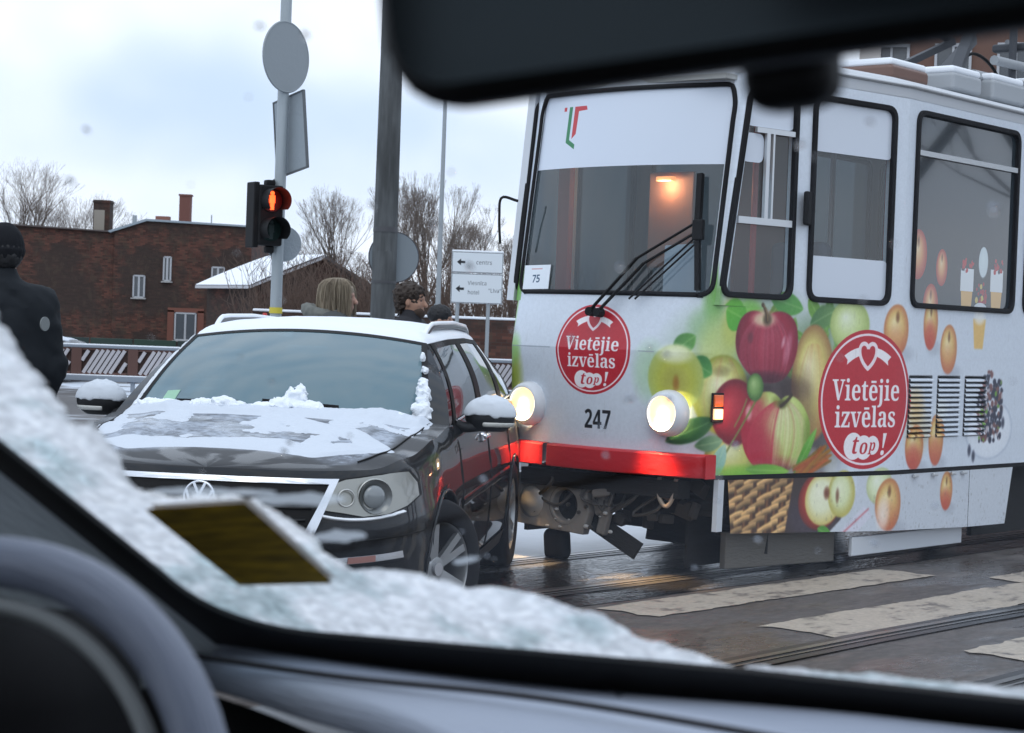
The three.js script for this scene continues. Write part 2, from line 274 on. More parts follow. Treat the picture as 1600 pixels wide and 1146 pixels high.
  for (let i = 0; i < 420; i++) { const a = rr(-1, 1), dk = rnd() < 0.4; wc.strokeStyle = dk ? RGB(84, 10, 30, 0.10) : RGB(224, 132, 140, 0.09); wc.lineWidth = rr(0.7, 2); wc.beginPath(); wc.moveTo(X(0.45 + a * 0.06), Y(1.56)); wc.quadraticCurveTo(X(0.45 + a * 0.36), Y(1.40), X(0.46 + a * 0.14), Y(1.15)); wc.stroke(); }
  for (let i = 0; i < 160; i++) { wc.fillStyle = RGB(226, 170, 160, 0.28); wc.beginPath(); wc.arc(X(rr(0.2, 0.72)), Y(rr(1.18, 1.56)), rr(0.5, 1.3), 0, 7); wc.fill(); }
  soft(0.64, 1.36, 0.04, 0.13, 226, 160, 176, 0.55, 0.25); soft(0.60, 1.40, 0.018, 0.05, 250, 226, 232, 0.6, 0.3); soft(0.31, 1.42, 0.035, 0.045, 96, 40, 50, 0.7); soft(0.45, 1.17, 0.34, 0.07, 44, 8, 26, 0.7); soft(0.18, 1.35, 0.05, 0.18, 80, 10, 30, 0.5);
  wc.restore();
  blob(0.42, 1.53, 0.15, 0.065, [[0, RGB(226, 214, 170)], [0.5, RGB(226, 190, 160, 0.85)], [1, RGB(196, 80, 90, 0)]]); soft(0.45, 1.53, 0.05, 0.05, 58, 46, 24, 0.95); stem(0.45, 1.52, 0.41, 1.615, 9, RGB(72, 52, 30)); stem(0.455, 1.52, 0.42, 1.61, 3, RGB(150, 120, 80));
  // green and red apple in front
  const grPts = [[0.60, 1.055], [0.66, 1.12], [0.80, 1.07], [0.86, 0.93], [0.90, 0.80], [0.80, 0.68], [0.70, 0.64], [0.62, 0.605], [0.50, 0.62], [0.42, 0.65], [0.30, 0.69], [0.23, 0.83], [0.27, 0.96], [0.32, 1.09], [0.50, 1.16], [0.60, 1.055]];
  wc.save(); body2(grPts, [[0, RGB(232, 238, 176)], [0.4, RGB(208, 220, 136)], [0.8, RGB(160, 186, 78)], [1, RGB(96, 130, 40)]], 0.62, 0.98, 0.36, 0.58, 0.87); wc.clip();
  soft(0.30, 0.88, 0.24, 0.34, 172, 24, 52, 1); soft(0.40, 0.72, 0.25, 0.2, 172, 24, 52, 0.95); soft(0.55, 0.62, 0.32, 0.12, 150, 20, 46, 0.95); soft(0.36, 1.0, 0.12, 0.08, 206, 84, 96, 0.7);
  for (let i = 0; i < 420; i++) { const a = rr(-1, 1), k = rnd(); wc.strokeStyle = a < -0.1 || k < 0.25 ? RGB(196, 50, 66, 0.13) : k < 0.7 ? RGB(246, 248, 206, 0.13) : RGB(120, 156, 50, 0.12); wc.lineWidth = rr(0.7, 2.4); wc.beginPath(); wc.moveTo(X(0.61 + a * 0.06), Y(1.05)); wc.quadraticCurveTo(X(0.58 + a * 0.40), Y(0.9), X(0.56 + a * 0.18), Y(0.62)); wc.stroke(); }
  for (let i = 0; i < 120; i++) { wc.fillStyle = RGB(250, 240, 200, 0.3); wc.beginPath(); wc.arc(X(rr(0.28, 0.84)), Y(rr(0.66, 1.06)), rr(0.5, 1.2), 0, 7); wc.fill(); }
  soft(0.56, 0.63, 0.3, 0.05, 60, 10, 30, 0.55); soft(0.85, 0.82, 0.06, 0.2, 90, 120, 30, 0.6); soft(0.32, 0.98, 0.035, 0.06, 250, 222, 224, 0.65); soft(0.60, 1.05, 0.10, 0.05, 120, 136, 50, 0.9); soft(0.61, 1.03, 0.05, 0.035, 70, 74, 30, 0.8);
  wc.restore();
  stem(0.60, 1.02, 0.69, 1.085, 8, RGB(58, 44, 26));
  leaf(0.83, 0.74, 0.36, 0.045, -0.98, RGB(64, 130, 40), RGB(120, 190, 66));
  // bud, stalk and leaves in front
  stem(0.4, 1.08, 0.12, 0.74, 5, RGB(120, 130, 60)); stem(0.3, 1.06, 0.2, 0.9, 4, RGB(130, 140, 70)); apple(0.37, 1.13, 0.075, 0.085, RGB(170, 200, 130), RGB(120, 160, 85), RGB(70, 110, 50));
  leaf(-0.12, 0.87, 0.34, 0.085, -0.45, RGB(30, 70, 35), RGB(60, 110, 55)); leaf(0.0, 0.80, 0.2, 0.06, -0.2, RGB(60, 100, 60), RGB(140, 175, 140)); leaf(0.07, 0.70, 0.22, 0.07, -1.1, RGB(120, 175, 150), RGB(170, 205, 190));
  soft(0.3, 0.62, 0.35, 0.07, 120, 190, 50, 0.9); leaf(0.5, 0.64, 0.4, 0.05, 0.05, RGB(90, 150, 50), RGB(130, 190, 60));
  // wicker basket: rim above the joint, weave below it
  for (let i = 0; i < 46; i++) { wc.strokeStyle = RGB(120 + 70 * rnd() | 0, 70 + 45 * rnd() | 0, 35, 0.9); wc.lineWidth = rr(3, 7); wc.beginPath(); wc.moveTo(X(rr(0.72, 0.85)), Y(rr(0.55, 0.66))); wc.lineTo(X(rr(0.95, 1.08)), Y(rr(0.68, 0.78))); wc.stroke(); }
  wc.fillStyle = RGB(58, 44, 38); wc.fillRect(X(0.15), Y(0.605), 1.05 * K, 0.41 * K);
  soft(0.95, 0.35, 0.35, 0.2, 70, 60, 75, 0.9);
  wc.save(); wc.beginPath(); wc.moveTo(X(0.17), Y(0.61)); wc.lineTo(X(0.76), Y(0.61)); wc.lineTo(X(0.68), Y(0.2)); wc.lineTo(X(0.21), Y(0.2)); wc.clip();
  wc.fillStyle = RGB(70, 45, 28); wc.fillRect(X(0.1), Y(0.62), 0.8 * K, 0.45 * K);
  for (let i = 0; i < 9; i++) { const s = 0.2 + i * 0.065; wc.strokeStyle = RGB(120, 78, 44); wc.lineWidth = 7; wc.beginPath(); wc.moveTo(X(s + (s - 0.45) * 0.12), Y(0.61)); wc.lineTo(X(s - (s - 0.45) * 0.1), Y(0.2)); wc.stroke(); }
  for (let r = 0; r < 9; r++) for (let i = -1; i < 6; i++) {
    const h = 0.602 - r * 0.046 + 0.02 * Math.sin(i * 1.3), s = 0.13 + i * 0.125 + (r % 2) * 0.062 + rr(-0.01, 0.01), c = rr(0.72, 1.08), L = rr(0.115, 0.14);
    wc.lineCap = 'butt'; for (const [w, q, o] of [[12.5, 0.52, 2.5], [9.5, 0.86, 0], [4.5, 1.04, -1.8], [1.6, 1.16, -2.6]]) { wc.strokeStyle = RGB(Math.min(255, 226 * c * q) | 0, Math.min(255, 178 * c * q) | 0, Math.min(255, 118 * c * q) | 0); wc.lineWidth = w; wc.beginPath(); wc.moveTo(X(s), Y(h - 0.014) + o); wc.bezierCurveTo(X(s + L * 0.3), Y(h + 0.002) + o, X(s + L * 0.5), Y(h + 0.022) + o, X(s + L), Y(h + 0.026) + o); wc.stroke(); }
  }
  wc.restore();
  // halved apple, peaches and a folded cloth on the skirt
  wc.fillStyle = RGB(202, 208, 216); wc.beginPath(); wc.moveTo(X(1.15), Y(0.61)); wc.lineTo(X(1.42), Y(0.61)); wc.lineTo(X(1.25), Y(0.36)); wc.lineTo(X(1.05), Y(0.22)); wc.lineTo(X(4), Y(0.18)); wc.lineTo(X(4), Y(0.61)); wc.fill();
  wc.fillStyle = RGB(204, 210, 218); wc.fillRect(X(1.34), Y(0.61), 3 * K, 0.45 * K);
  apple(1.0, 0.44, 0.2, 0.18, RGB(200, 60, 50), RGB(176, 60, 44), RGB(120, 40, 30)); apple(1.03, 0.45, 0.17, 0.165, RGB(244, 244, 216), RGB(236, 238, 200), RGB(214, 200, 120)); apple(1.2, 0.48, 0.13, 0.15, RGB(240, 244, 210), RGB(222, 230, 180), RGB(190, 180, 90));
  soft(1.06, 0.49, 0.035, 0.05, 110, 50, 30, 1); soft(1.16, 0.47, 0.02, 0.06, 110, 60, 40, 0.9); leaf(1.05, 0.25, 0.14, 0.05, 0.4, RGB(70, 140, 50), RGB(100, 170, 60));
  wc.fillStyle = RGB(214, 214, 226); wc.beginPath(); wc.moveTo(X(1.12), Y(0.2)); wc.lineTo(X(1.42), Y(0.4)); wc.lineTo(X(1.5), Y(0.34)); wc.lineTo(X(1.3), Y(0.2)); wc.fill(); wc.strokeStyle = RGB(200, 80, 90, 0.7); wc.lineWidth = 4; wc.beginPath(); wc.moveTo(X(1.16), Y(0.2)); wc.lineTo(X(1.46), Y(0.38)); wc.stroke();
  apple(1.56, 0.52, 0.13, 0.12, RGB(240, 246, 224), RGB(224, 234, 190), RGB(190, 200, 150));
  function peach(s, h, rs, rh, red, dark = 0) { soft(s + rs * 0.5, h - rh * 0.9, rs * 1.3, rh * 0.4, 160, 165, 175, 0.5); apple(s, h, rs, rh, RGB(246, 226, 170), RGB(228, 190, 116), RGB(196, 122, 76)); wc.save(); wc.beginPath(); wc.ellipse(X(s), Y(h), rs * K, rh * K, 0, 0, 7); wc.clip(); soft(s - rs * 0.1, h - rh * 0.6, rs * 1.1, rh * 0.9, 196, 66, 56, red * 0.85); wc.restore(); soft(s, h + rh * 0.5, rs * 0.18, rh * 0.28, 110, 60, 25, 0.85); }
  peach(1.66, 0.40, 0.14, 0.17, 0.4); soft(1.6, 0.34, 0.08, 0.13, 250, 236, 224, 0.9); peach(2.39, 0.46, 0.085, 0.13, 0.9);
  // peaches, desserts and berries on the side
  peach(1.655, 1.50, 0.135, 0.165, 0.35); peach(2.07, 1.55, 0.095, 0.17, 1); peach(2.32, 1.39, 0.115, 0.165, 0.3);
  function cup(s, h) { wc.fillStyle = RGB(232, 190, 110); wc.beginPath(); wc.moveTo(X(s - 0.09), Y(h)); wc.lineTo(X(s + 0.09), Y(h)); wc.lineTo(X(s + 0.06), Y(h - 0.2)); wc.lineTo(X(s - 0.06), Y(h - 0.2)); wc.fill(); soft(s, h + 0.01, 0.1, 0.06, 245, 245, 240, 1); }
  cup(2.73, 1.60);
  soft(1.95, 0.86, 0.2, 0.2, 205, 190, 150, 0.7); soft(1.9, 1.02, 0.14, 0.16, 230, 190, 120, 0.7); peach(1.92, 0.76, 0.12, 0.15, 1); peach(2.2, 0.80, 0.10, 0.17, 0.7); soft(2.25, 1.0, 0.1, 0.1, 235, 240, 235, 0.8);
  blob(2.93, 0.86, 0.36, 0.22, [[0, RGB(236, 240, 246)], [0.85, RGB(226, 232, 240)], [0.93, RGB(190, 200, 214)], [1, RGB(226, 231, 238, 0)]]);
  for (let i = 0; i < 240; i++) { const a = rnd(), s = 2.74 + 0.36 * rnd(), h = lerp(0.78, 1.26 - 0.5 * Math.abs(s - 2.92), a); const c = rnd(); wc.fillStyle = c < 0.55 ? RGB(36, 40, 62) : c < 0.8 ? RGB(120, 78, 76) : c < 0.95 ? RGB(190, 180, 184) : RGB(110, 160, 60); wc.beginPath(); wc.ellipse(X(s), Y(h), rr(4, 9), rr(4, 9), 0, 0, 7); wc.fill(); }
  for (const [s, h] of [[3.1, 0.98], [3.13, 0.9], [2.66, 0.72], [2.72, 0.68]]) soft(s, h, 0.03, 0.05, 30, 34, 56, 1);
  // ---- front face print
  soft(-1.53, 1.12, 0.16, 0.26, 150, 170, 40, 0.95); soft(-1.5, 1.3, 0.1, 0.12, 130, 190, 90, 0.8); soft(-1.56, 1.6, 0.06, 0.24, 130, 200, 70, 0.9);
  soft(-0.38, 1.2, 0.13, 0.22, 150, 205, 130, 0.5); leaf(-0.17, 1.37, 0.16, 0.08, -0.7, RGB(55, 110, 45), RGB(95, 160, 60)); leaf(-0.06, 1.24, 0.16, 0.09, 0.5, RGB(40, 100, 50), RGB(110, 180, 90));
  apple(-0.215, 1.17, 0.175, 0.2, RGB(214, 212, 128), RGB(184, 188, 74), RGB(176, 190, 104), 0, 0.2); soft(-0.22, 1.13, 0.1, 0.13, 148, 144, 50, 0.7); soft(-0.22, 1.31, 0.13, 0.07, 245, 248, 220, 0.9); soft(-0.21, 1.14, 0.025, 0.06, 150, 90, 30, 0.8);
  wc.filter = 'blur(1.6px)'; wc.drawImage(wrapC, 0, 0); wc.filter = 'none';
  // round red badges
  function badge(s, h, rs, rh) {
    wc.save(); wc.translate(X(s), Y(h)); wc.scale(rs * K / 100, rh * K / 100);
    wc.fillStyle = RGB(188, 24, 40); wc.beginPath(); wc.arc(0, 0, 100, 0, 7); wc.fill();
    wc.strokeStyle = RGB(244, 226, 230); wc.lineWidth = 3.4; wc.beginPath(); wc.arc(0, 0, 93, 0, 7); wc.stroke();
    // heart between two ribbon ends
    wc.lineWidth = 6; wc.beginPath(); wc.moveTo(0, -44); wc.bezierCurveTo(-22, -58, -22, -80, -9, -80); wc.bezierCurveTo(-3, -80, 0, -75, 0, -72); wc.bezierCurveTo(0, -75, 3, -80, 9, -80); wc.bezierCurveTo(22, -80, 22, -58, 0, -44); wc.stroke();
    wc.fillStyle = RGB(244, 238, 240);
    for (const m of [-1, 1]) { wc.save(); wc.scale(m, 1); wc.beginPath(); wc.moveTo(20, -74); wc.quadraticCurveTo(36, -71, 50, -62); wc.lineTo(43, -56); wc.lineTo(44, -49); wc.quadraticCurveTo(32, -58, 18, -62); wc.fill(); wc.restore(); }
    wc.textAlign = 'center'; wc.font = 'bold 38px serif';
    wc.save(); wc.scale(0.98, 1.08); wc.fillText('Vietējie', 0, 2); wc.fillText('izvēlas', 0, 37); wc.restore();
    // white round letters of the last word
    for (const [x, y, r] of [[-24, 67, 20], [-2, 69, 18], [17, 66, 14]]) { wc.beginPath(); wc.ellipse(x, y, r, r * 0.98, 0, 0, 7); wc.fill(); }
    wc.fillStyle = RGB(188, 24, 40); wc.font = 'italic bold 36px serif'; wc.fillText('t', -23, 78); wc.font = 'italic bold 30px serif'; wc.fillText('o', -4, 78); wc.font = 'italic bold 22px serif'; wc.fillText('p', 15, 74);
    wc.fillStyle = RGB(244, 238, 240); wc.save(); wc.transform(1, 0, -0.18, 1, 0, 0); wc.font = 'bold 44px serif'; wc.fillText('!', 52, 80); wc.restore();
    wc.restore();
  }
  badge(-0.79, 1.315, 0.285, 0.268); badge(1.382, 1.063, 0.45, 0.432);
  // fleet number
  wc.save(); wc.fillStyle = RGB(14, 15, 20); wc.translate(X(-0.735), Y(0.845)); wc.scale(0.78, 1); wc.font = 'bold 56px sans-serif'; wc.textAlign = 'center'; wc.fillText('247', 0, 0); wc.restore();
  wc.strokeStyle = RGB(150, 158, 170, 0.8); wc.lineWidth = 2; wc.beginPath(); wc.moveTo(X(-1.75), Y(1.318)); wc.lineTo(X(-1.13), Y(1.318)); wc.moveTo(X(-0.45), Y(1.318)); wc.lineTo(X(-0.35), Y(1.318)); wc.stroke();
  // fine road dirt along the foot of the panels: separate splashes
  for (let i = 0; i < 900; i++) { wc.fillStyle = RGB(90, 84, 78, 0.05 + 0.12 * rnd()); const h = 0.2 + 0.5 * rnd() * rnd(); wc.beginPath(); wc.ellipse(X(rr(-1.75, 4)), Y(h), rr(0.8, 4), rr(0.8, 5), 0, 0, 7); wc.fill(); }
  for (let i = 0; i < 500; i++) { wc.fillStyle = RGB(120, 118, 116, 0.04 + 0.05 * rnd()); wc.beginPath(); wc.ellipse(X(rr(-1.75, 4)), Y(rr(0.6, 3)), rr(1, 3), rr(2, 14), 0, 0, 7); wc.fill(); }
}
{ const im = wc.getImageData(0, 0, 2048, 1024), d = im.data; for (let i = 0; i < d.length; i += 4) { const n = (rnd() - 0.5) * 9 + (vn((i >> 2) % 2048 / 5, (i >> 13) / 5) - 0.5) * 7; d[i] += n; d[i + 1] += n; d[i + 2] += n; } wc.putImageData(im, 0, 0); }
const wrapM = mat(0xffffff, 0.38, { map: ctex(wrapC), clearcoat: 0.25, clearcoatRoughness: 0.25 });

// ---------------------------------------------------------------- tram
const tram = thing('tram', 'white tram with printed fruit wrap, red bumper and lit headlights', 'tram', [0.559, 0, -11.508], -RA);
{
  const W = 0.775, TA = 9 * Math.PI / 180, TL = 1.69, TD = [Math.sin(TA), -Math.cos(TA)], XS = W + TL * Math.sin(TA), ZS = -TL * Math.cos(TA), LEN = 9.2;
  const bow = (x) => 0.13 * (1 - (x / W) ** 2), RK = 0.14;
  const white = mat([0.58, 0.61, 0.65], 0.4, { clearcoat: 0.2 }), red = mat([0.50, 0.013, 0.02], 0.42, { bumpMap: grainTex, bumpScale: 0.002 });
  const glass = mat([0.80, 0.86, 0.88], 0.03, { transmission: 0.94, ior: 1.5 }), frontGlass = mat([0.52, 0.60, 0.64], 0.03, { transmission: 0.94, ior: 1.6 });
  const rubber = M.rubber, alu = mat([0.6, 0.62, 0.64], 0.35, { metalness: 0.6 });
  // plan of the shell: right half from front middle to the rear, s as on the wrap
  const halfPlan = [];
  for (let i = 0; i <= 20; i++) { const x = i / 20 * 0.69; halfPlan.push({ x, z: bow(x), s: x - W, f: 1 }); }
  { const a = [0.69, bow(0.69)], c = [0.778, 0.004], b = [W + 0.09 * TD[0], 0.09 * TD[1]]; for (let i = 1; i <= 8; i++) { const t = i / 8, q = (k) => (1 - t) ** 2 * a[k] + 2 * t * (1 - t) * c[k] + t * t * b[k]; halfPlan.push({ x: q(0), z: q(1), s: lerp(-0.085, 0.09, t), f: 1 - t * 0.15 }); } }
  for (let i = 1; i <= 14; i++) { const s = lerp(0.09, TL, i / 14); halfPlan.push({ x: W + s * TD[0], z: s * TD[1], s, f: Math.max(0, 0.85 - s / 0.6) }); }
  const ventCols = [[1.82, 2.12], [2.19, 2.49], [2.56, 2.86]], ventY = [0.82, 1.214];
  for (const s of [...Array.from({ length: 24 }, (_, i) => TL + (LEN - TL) * (i + 1) / 24), ...ventCols.flat()].sort((a, b) => a - b)) halfPlan.push({ x: XS, z: ZS - (s - TL), s, f: 0 });
  const fullPlan = [...halfPlan.slice(1).reverse().map((p) => ({ ...p, x: -p.x, s: -2 * W - p.s })), ...halfPlan];
  function ribbon(pts, ys, off, uvf = wrapUV, skip = null) {
    const n = pts.length - 1, m = ys.length - 1;
    return grid(n, m, (a, b, i, j) => { const p = pts[i], y = ys[j], o = off ? off(p, y) : [0, 0]; return [p.x + o[0], y, p.z + o[1]]; }, skip, (a, b) => uvf(pts[Math.round(a * n)].s, ys[Math.round(b * m)]));
  }
  const raked = (p, y) => [0, y > 1.6 ? -(y - 1.6) * RK * p.f : 0];
  const levels = (a, b, n) => Array.from({ length: n + 1 }, (_, i) => lerp(a, b, i / n));
  // lower body with the crease across the front
  const bodyYs = [...levels(0.618, 0.82, 2), 0.92, 1.02, 1.12, 1.214, 1.318, ...levels(1.325, 1.6, 4)];
  mesh('body_panel', ribbon(fullPlan, bodyYs, (p, y) => [0, p.f * (y < 1.318 ? -0.05 * (1.318 - y) : -0.16 * (y - 1.318))], wrapUV, (i, j) => { const s = (fullPlan[i].s + fullPlan[i + 1].s) / 2, y = (bodyYs[j] + bodyYs[j + 1]) / 2; return y > 0.82 && y < 1.214 && ventCols.some((c) => s > c[0] && s < c[1]); }), wrapM, tram);
  const frontTop = (p, y) => [0, -0.045 * p.f - Math.max(0, y - 1.6) * RK * p.f];
  mesh('joint_strip', ribbon(halfPlan.filter((p) => p.s > 0.02), [0.590, 0.618], (p) => [-0.012, -0.04 * p.f]), M.black, tram);
  // skirt panels below the joint
  const rightSide = halfPlan.filter((p) => p.s > 0.08);
  {
    const S = (s) => s < TL ? [W + s * TD[0], s * TD[1]] : [XS, ZS - (s - TL)];
    const skirt = (s0, s0b, s1, s1b, yb0, yb1, m, inset = 0.012) => grid(24, 4, (a, b) => { const s = lerp(lerp(s0, s0b, 1 - b), lerp(s1, s1b, 1 - b), a), y = lerp(lerp(yb0, yb1, a), 0.588, b), q = S(s); return [q[0] - inset, y, q[1]]; }, null, (a, b) => wrapUV(lerp(lerp(s0, s0b, 1 - b), lerp(s1, s1b, 1 - b), a), lerp(lerp(yb0, yb1, a), 0.588, b)));
    mesh('skirt_panel', skirt(0.185, 0.225, 2.70, 2.70, 0.275, 0.205), wrapM, tram);
    mesh('skirt_panel', skirt(2.706, 2.706, 3.33, 3.24, 0.205, 0.20), wrapM, tram);
    mesh('skirt_panel', skirt(4.7, 4.66, 6.6, 6.6, 0.21, 0.21), white, tram); mesh('skirt_panel', skirt(6.62, 6.62, 9.1, 9.1, 0.21, 0.21), white, tram);
    mesh('skirt_post', box(0.075, 0.30, 0.03, W + 0.12 * TD[0] - 0.02, 0.44, 0.12 * TD[1], 0, -1.41, 0.03), white, tram);
    mesh('skirt_latch', merge([1.95, 2.2, 2.45, 2.6].map((s) => { const q = S(s); return rbox(0.02, 0.022, 0.06, 0.006, q[0] + 0.004, 0.575, q[1]); })), alu, tram);
    mesh('equipment_box', rbox(0.05, 0.22, 0.98, 0.01, W + 0.83 * TD[0] - 0.16, 0.155, 0.83 * TD[1], 0, -TA, 0), mat([0.13, 0.12, 0.105], 0.85, { bumpMap: grainTex, bumpScale: 0.004 }), tram);
    mesh('lower_plate', rbox(0.03, 0.12, 1.42, 0.008, XS - 0.10, 0.145, ZS - 0.37, 0, 0, 0), white, tram);
  }
  // window band: walls with real openings
  const sh = (pts) => new THREE.Shape(pts.map((p) => new THREE.Vector2(...p)));
  function rounded(pts, r) { // rounded polygon
    const s = new THREE.Shape(), n = pts.length;
    for (let i = 0; i < n; i++) { const p = pts[i], a = pts[(i + n - 1) % n], b = pts[(i + 1) % n], la = Math.hypot(a[0] - p[0], a[1] - p[1]), lb = Math.hypot(b[0] - p[0], b[1] - p[1]); const A = [p[0] + (a[0] - p[0]) * r / la, p[1] + (a[1] - p[1]) * r / la], B = [p[0] + (b[0] - p[0]) * r / lb, p[1] + (b[1] - p[1]) * r / lb]; if (i) s.lineTo(...A); else s.moveTo(...A); s.quadraticCurveTo(p[0], p[1], ...B); }
    s.closePath(); return s;
  }
  const grow = (pts, d) => { const cx = pts.reduce((a, p) => a + p[0], 0) / pts.length, cy = pts.reduce((a, p) => a + p[1], 0) / pts.length; return pts.map((p) => [p[0] + Math.sign(p[0] - cx) * d, p[1] + Math.sign(p[1] - cy) * d]); };
  const rect = (a, b, c, d) => [[a, c], [b, c], [b, d], [a, d]];
  const quarter = [[0.055, 1.665], [0.635, 1.665], [0.635, 2.86], [0.235, 2.86]], win2 = rect(0.80, 1.545, 1.665, 2.875);
  const sideWins = [rect(1.80, 3.185, 1.665, 2.885), rect(3.36, 4.74, 1.665, 2.885), rect(4.92, 6.3, 1.665, 2.885), rect(6.48, 7.86, 1.665, 2.885)];
  function wall(basis, outline, wins, withUV) {
    const s = sh(outline); wins.forEach((w) => s.holes.push(new THREE.Path(rounded(w, 0.08).getPoints(6))));
    const g = new THREE.ExtrudeGeometry(s, { depth: 0.05, bevelEnabled: false, curveSegments: 6 }).translate(0, 0, -0.05);
    const p = g.attributes.position, uv = g.attributes.uv; for (let i = 0; i < p.count; i++) { const t = wrapUV(p.getX(i), p.getY(i)); uv.setXY(i, ...t); }
    return g.applyMatrix4(basis);
  }
  const basisT = M4().makeBasis(V(TD[0], 0, TD[1]), V(0, 1, 0), V(-TD[1], 0, TD[0])).setPosition(W, 0, 0);
  const basisS = M4().makeBasis(V(0, 0, -1), V(0, 1, 0), V(1, 0, 0)).setPosition(XS, 0, ZS + TL);
  const basisTl = M4().makeBasis(V(-TD[0], 0, TD[1]), V(0, 1, 0), V(-TD[1], 0, -TD[0])).setPosition(-W, 0, 0);
  const basisSl = M4().makeBasis(V(0, 0, -1), V(0, 1, 0), V(1, 0, 0)).setPosition(-XS, 0, ZS + TL);
  const tOut = [[0.035, 1.6], [TL, 1.6], [TL, 2.96], [0.225, 2.96]], sOut = rect(TL, LEN, 1.6, 2.96);
  mesh('window_wall', wall(basisT, tOut, [quarter, win2]), wrapM, tram);
  mesh('window_wall', wall(basisS, sOut, sideWins), wrapM, tram);
  mesh('window_wall', wall(basisTl, tOut, [quarter, win2]), white, tram);
  mesh('window_wall', wall(basisSl, sOut, sideWins), white, tram);
  function windowAt(basis, w, opts = {}) {
    const outer = rounded(grow(w, 0.012), 0.09); outer.holes.push(new THREE.Path(rounded(grow(w, -0.010), 0.07).getPoints(6)));
    const frame = mesh('side_window', new THREE.ExtrudeGeometry(outer, { depth: 0.022, bevelEnabled: true, bevelSize: 0.006, bevelThickness: 0.006, bevelSegments: 2, curveSegments: 6 }).translate(0, 0, -0.008).applyMatrix4(basis), rubber, tram);
    mesh('pane', new THREE.ShapeGeometry(rounded(grow(w, -0.005), 0.07), 6).translate(0, 0, -0.012).applyMatrix4(basis), opts.glass || glass, frame);
    for (const b of opts.bars || []) mesh('window_bar', box(b[2] - b[0], b[3] - b[1], 0.022, (b[0] + b[2]) / 2, (b[1] + b[3]) / 2, 0.004).applyMatrix4(basis), alu, frame);
    for (const f of opts.films || []) { const g = new THREE.ShapeGeometry(rounded(f, 0.05), 6).translate(0, 0, -0.007); mesh('white_film', g.applyMatrix4(basis), opts.filmM || filmM, frame); }
    return frame;
  }
  const filmM = mat([0.62, 0.67, 0.75], 0.3, { clearcoat: 0.4, clearcoatRoughness: 0.1 });
  windowAt(basisT, quarter, { bars: [[0.16, 2.08, 0.628, 2.12], [0.29, 2.615, 0.628, 2.645], [0.375, 2.12, 0.405, 2.615], [0.43, 2.12, 0.445, 2.615]], films: [[[0.215, 2.65], [0.628, 2.65], [0.628, 2.855], [0.24, 2.855]], [[0.185, 2.44], [0.372, 2.44], [0.372, 2.61], [0.205, 2.61]]] });
  windowAt(basisT, win2, { films: [rect(0.805, 1.54, 2.555, 2.87), rect(0.805, 1.54, 1.67, 1.927)] });
  // side window with perforated film: print of peaches and desserts over dark glass
  const [fc, f2] = canvas(1024, 900);
  {
    f2.fillStyle = 'rgb(46,54,60)'; f2.fillRect(0, 0, 1024, 900);
    for (let i = 0; i < 2600; i++) { f2.fillStyle = `rgba(${rr(30, 110) | 0},${rr(40, 120) | 0},${rr(48, 126) | 0},0.12)`; f2.fillRect(rr(0, 1024), rr(0, 900), rr(2, 14), rr(2, 14)); }
    const X = (s) => (s - 1.8) / 1.385 * 1024, Y = (h) => 900 - (h - 1.665) / 1.22 * 900, K = 738;
    const bl = (s, h, rs, rh, stops) => { f2.save(); f2.translate(X(s), Y(h)); f2.scale(rs * K, rh * K); const g = f2.createRadialGradient(-0.1, -0.3, 0, 0, 0, 1); stops.forEach(([t, c]) => g.addColorStop(t, c)); f2.fillStyle = g; f2.beginPath(); f2.arc(0, 0, 1, 0, 7); f2.fill(); f2.restore(); };
    const pe = (s, h, rs, rh) => { bl(s, h, rs, rh, [[0, 'rgb(225,205,160)'], [0.45, 'rgb(205,150,100)'], [1, 'rgb(150,50,45)']]); bl(s, h + rh * 0.5, rs * 0.2, rh * 0.3, [[0, 'rgba(80,45,25,0.9)'], [1, 'rgba(80,45,25,0)']]); };
    pe(1.885, 1.99, 0.115, 0.16); pe(2.2, 1.92, 0.075, 0.12); pe(2.07, 1.66, 0.1, 0.15);
    const cu = (s, h) => { f2.fillStyle = 'rgb(205,165,100)'; f2.beginPath(); f2.moveTo(X(s - 0.08), Y(h)); f2.lineTo(X(s + 0.08), Y(h)); f2.lineTo(X(s + 0.06), Y(h - 0.16)); f2.lineTo(X(s - 0.06), Y(h - 0.16)); f2.fill(); f2.fillStyle = 'rgb(205,212,216)'; f2.fillRect(X(s - 0.09), Y(h + 0.15), 0.18 * K, 0.15 * K); for (let i = 0; i < 16; i++) { f2.fillStyle = i % 4 ? 'rgb(165,40,50)' : 'rgb(38,40,60)'; f2.beginPath(); f2.arc(X(s + rr(-0.08, 0.08)), Y(h + rr(0.13, 0.21)), rr(8, 16), 0, 7); f2.fill(); } };
    cu(2.55, 1.78); cu(2.97, 1.79); bl(2.77, 1.98, 0.07, 0.11, [[0, 'rgb(200,215,218)'], [0.9, 'rgb(190,205,210)'], [1, 'rgba(150,170,175,0)']]);
    for (let i = 0; i < 26; i++) { f2.fillStyle = i % 5 ? 'rgb(150,36,46)' : 'rgb(190,170,90)'; f2.beginPath(); f2.arc(X(rr(2.69, 2.83)), Y(rr(1.66, 1.84)), rr(8, 16), 0, 7); f2.fill(); }
    bl(2.75, 1.66, 0.1, 0.05, [[0, 'rgb(205,212,216)'], [1, 'rgb(190,196,200)']]);
  }
  const film2M = mat(0xffffff, 0.07, { map: ctex(fc), specularIntensity: 1, ior: 1.5, clearcoat: 0.6, clearcoatRoughness: 0.03 });
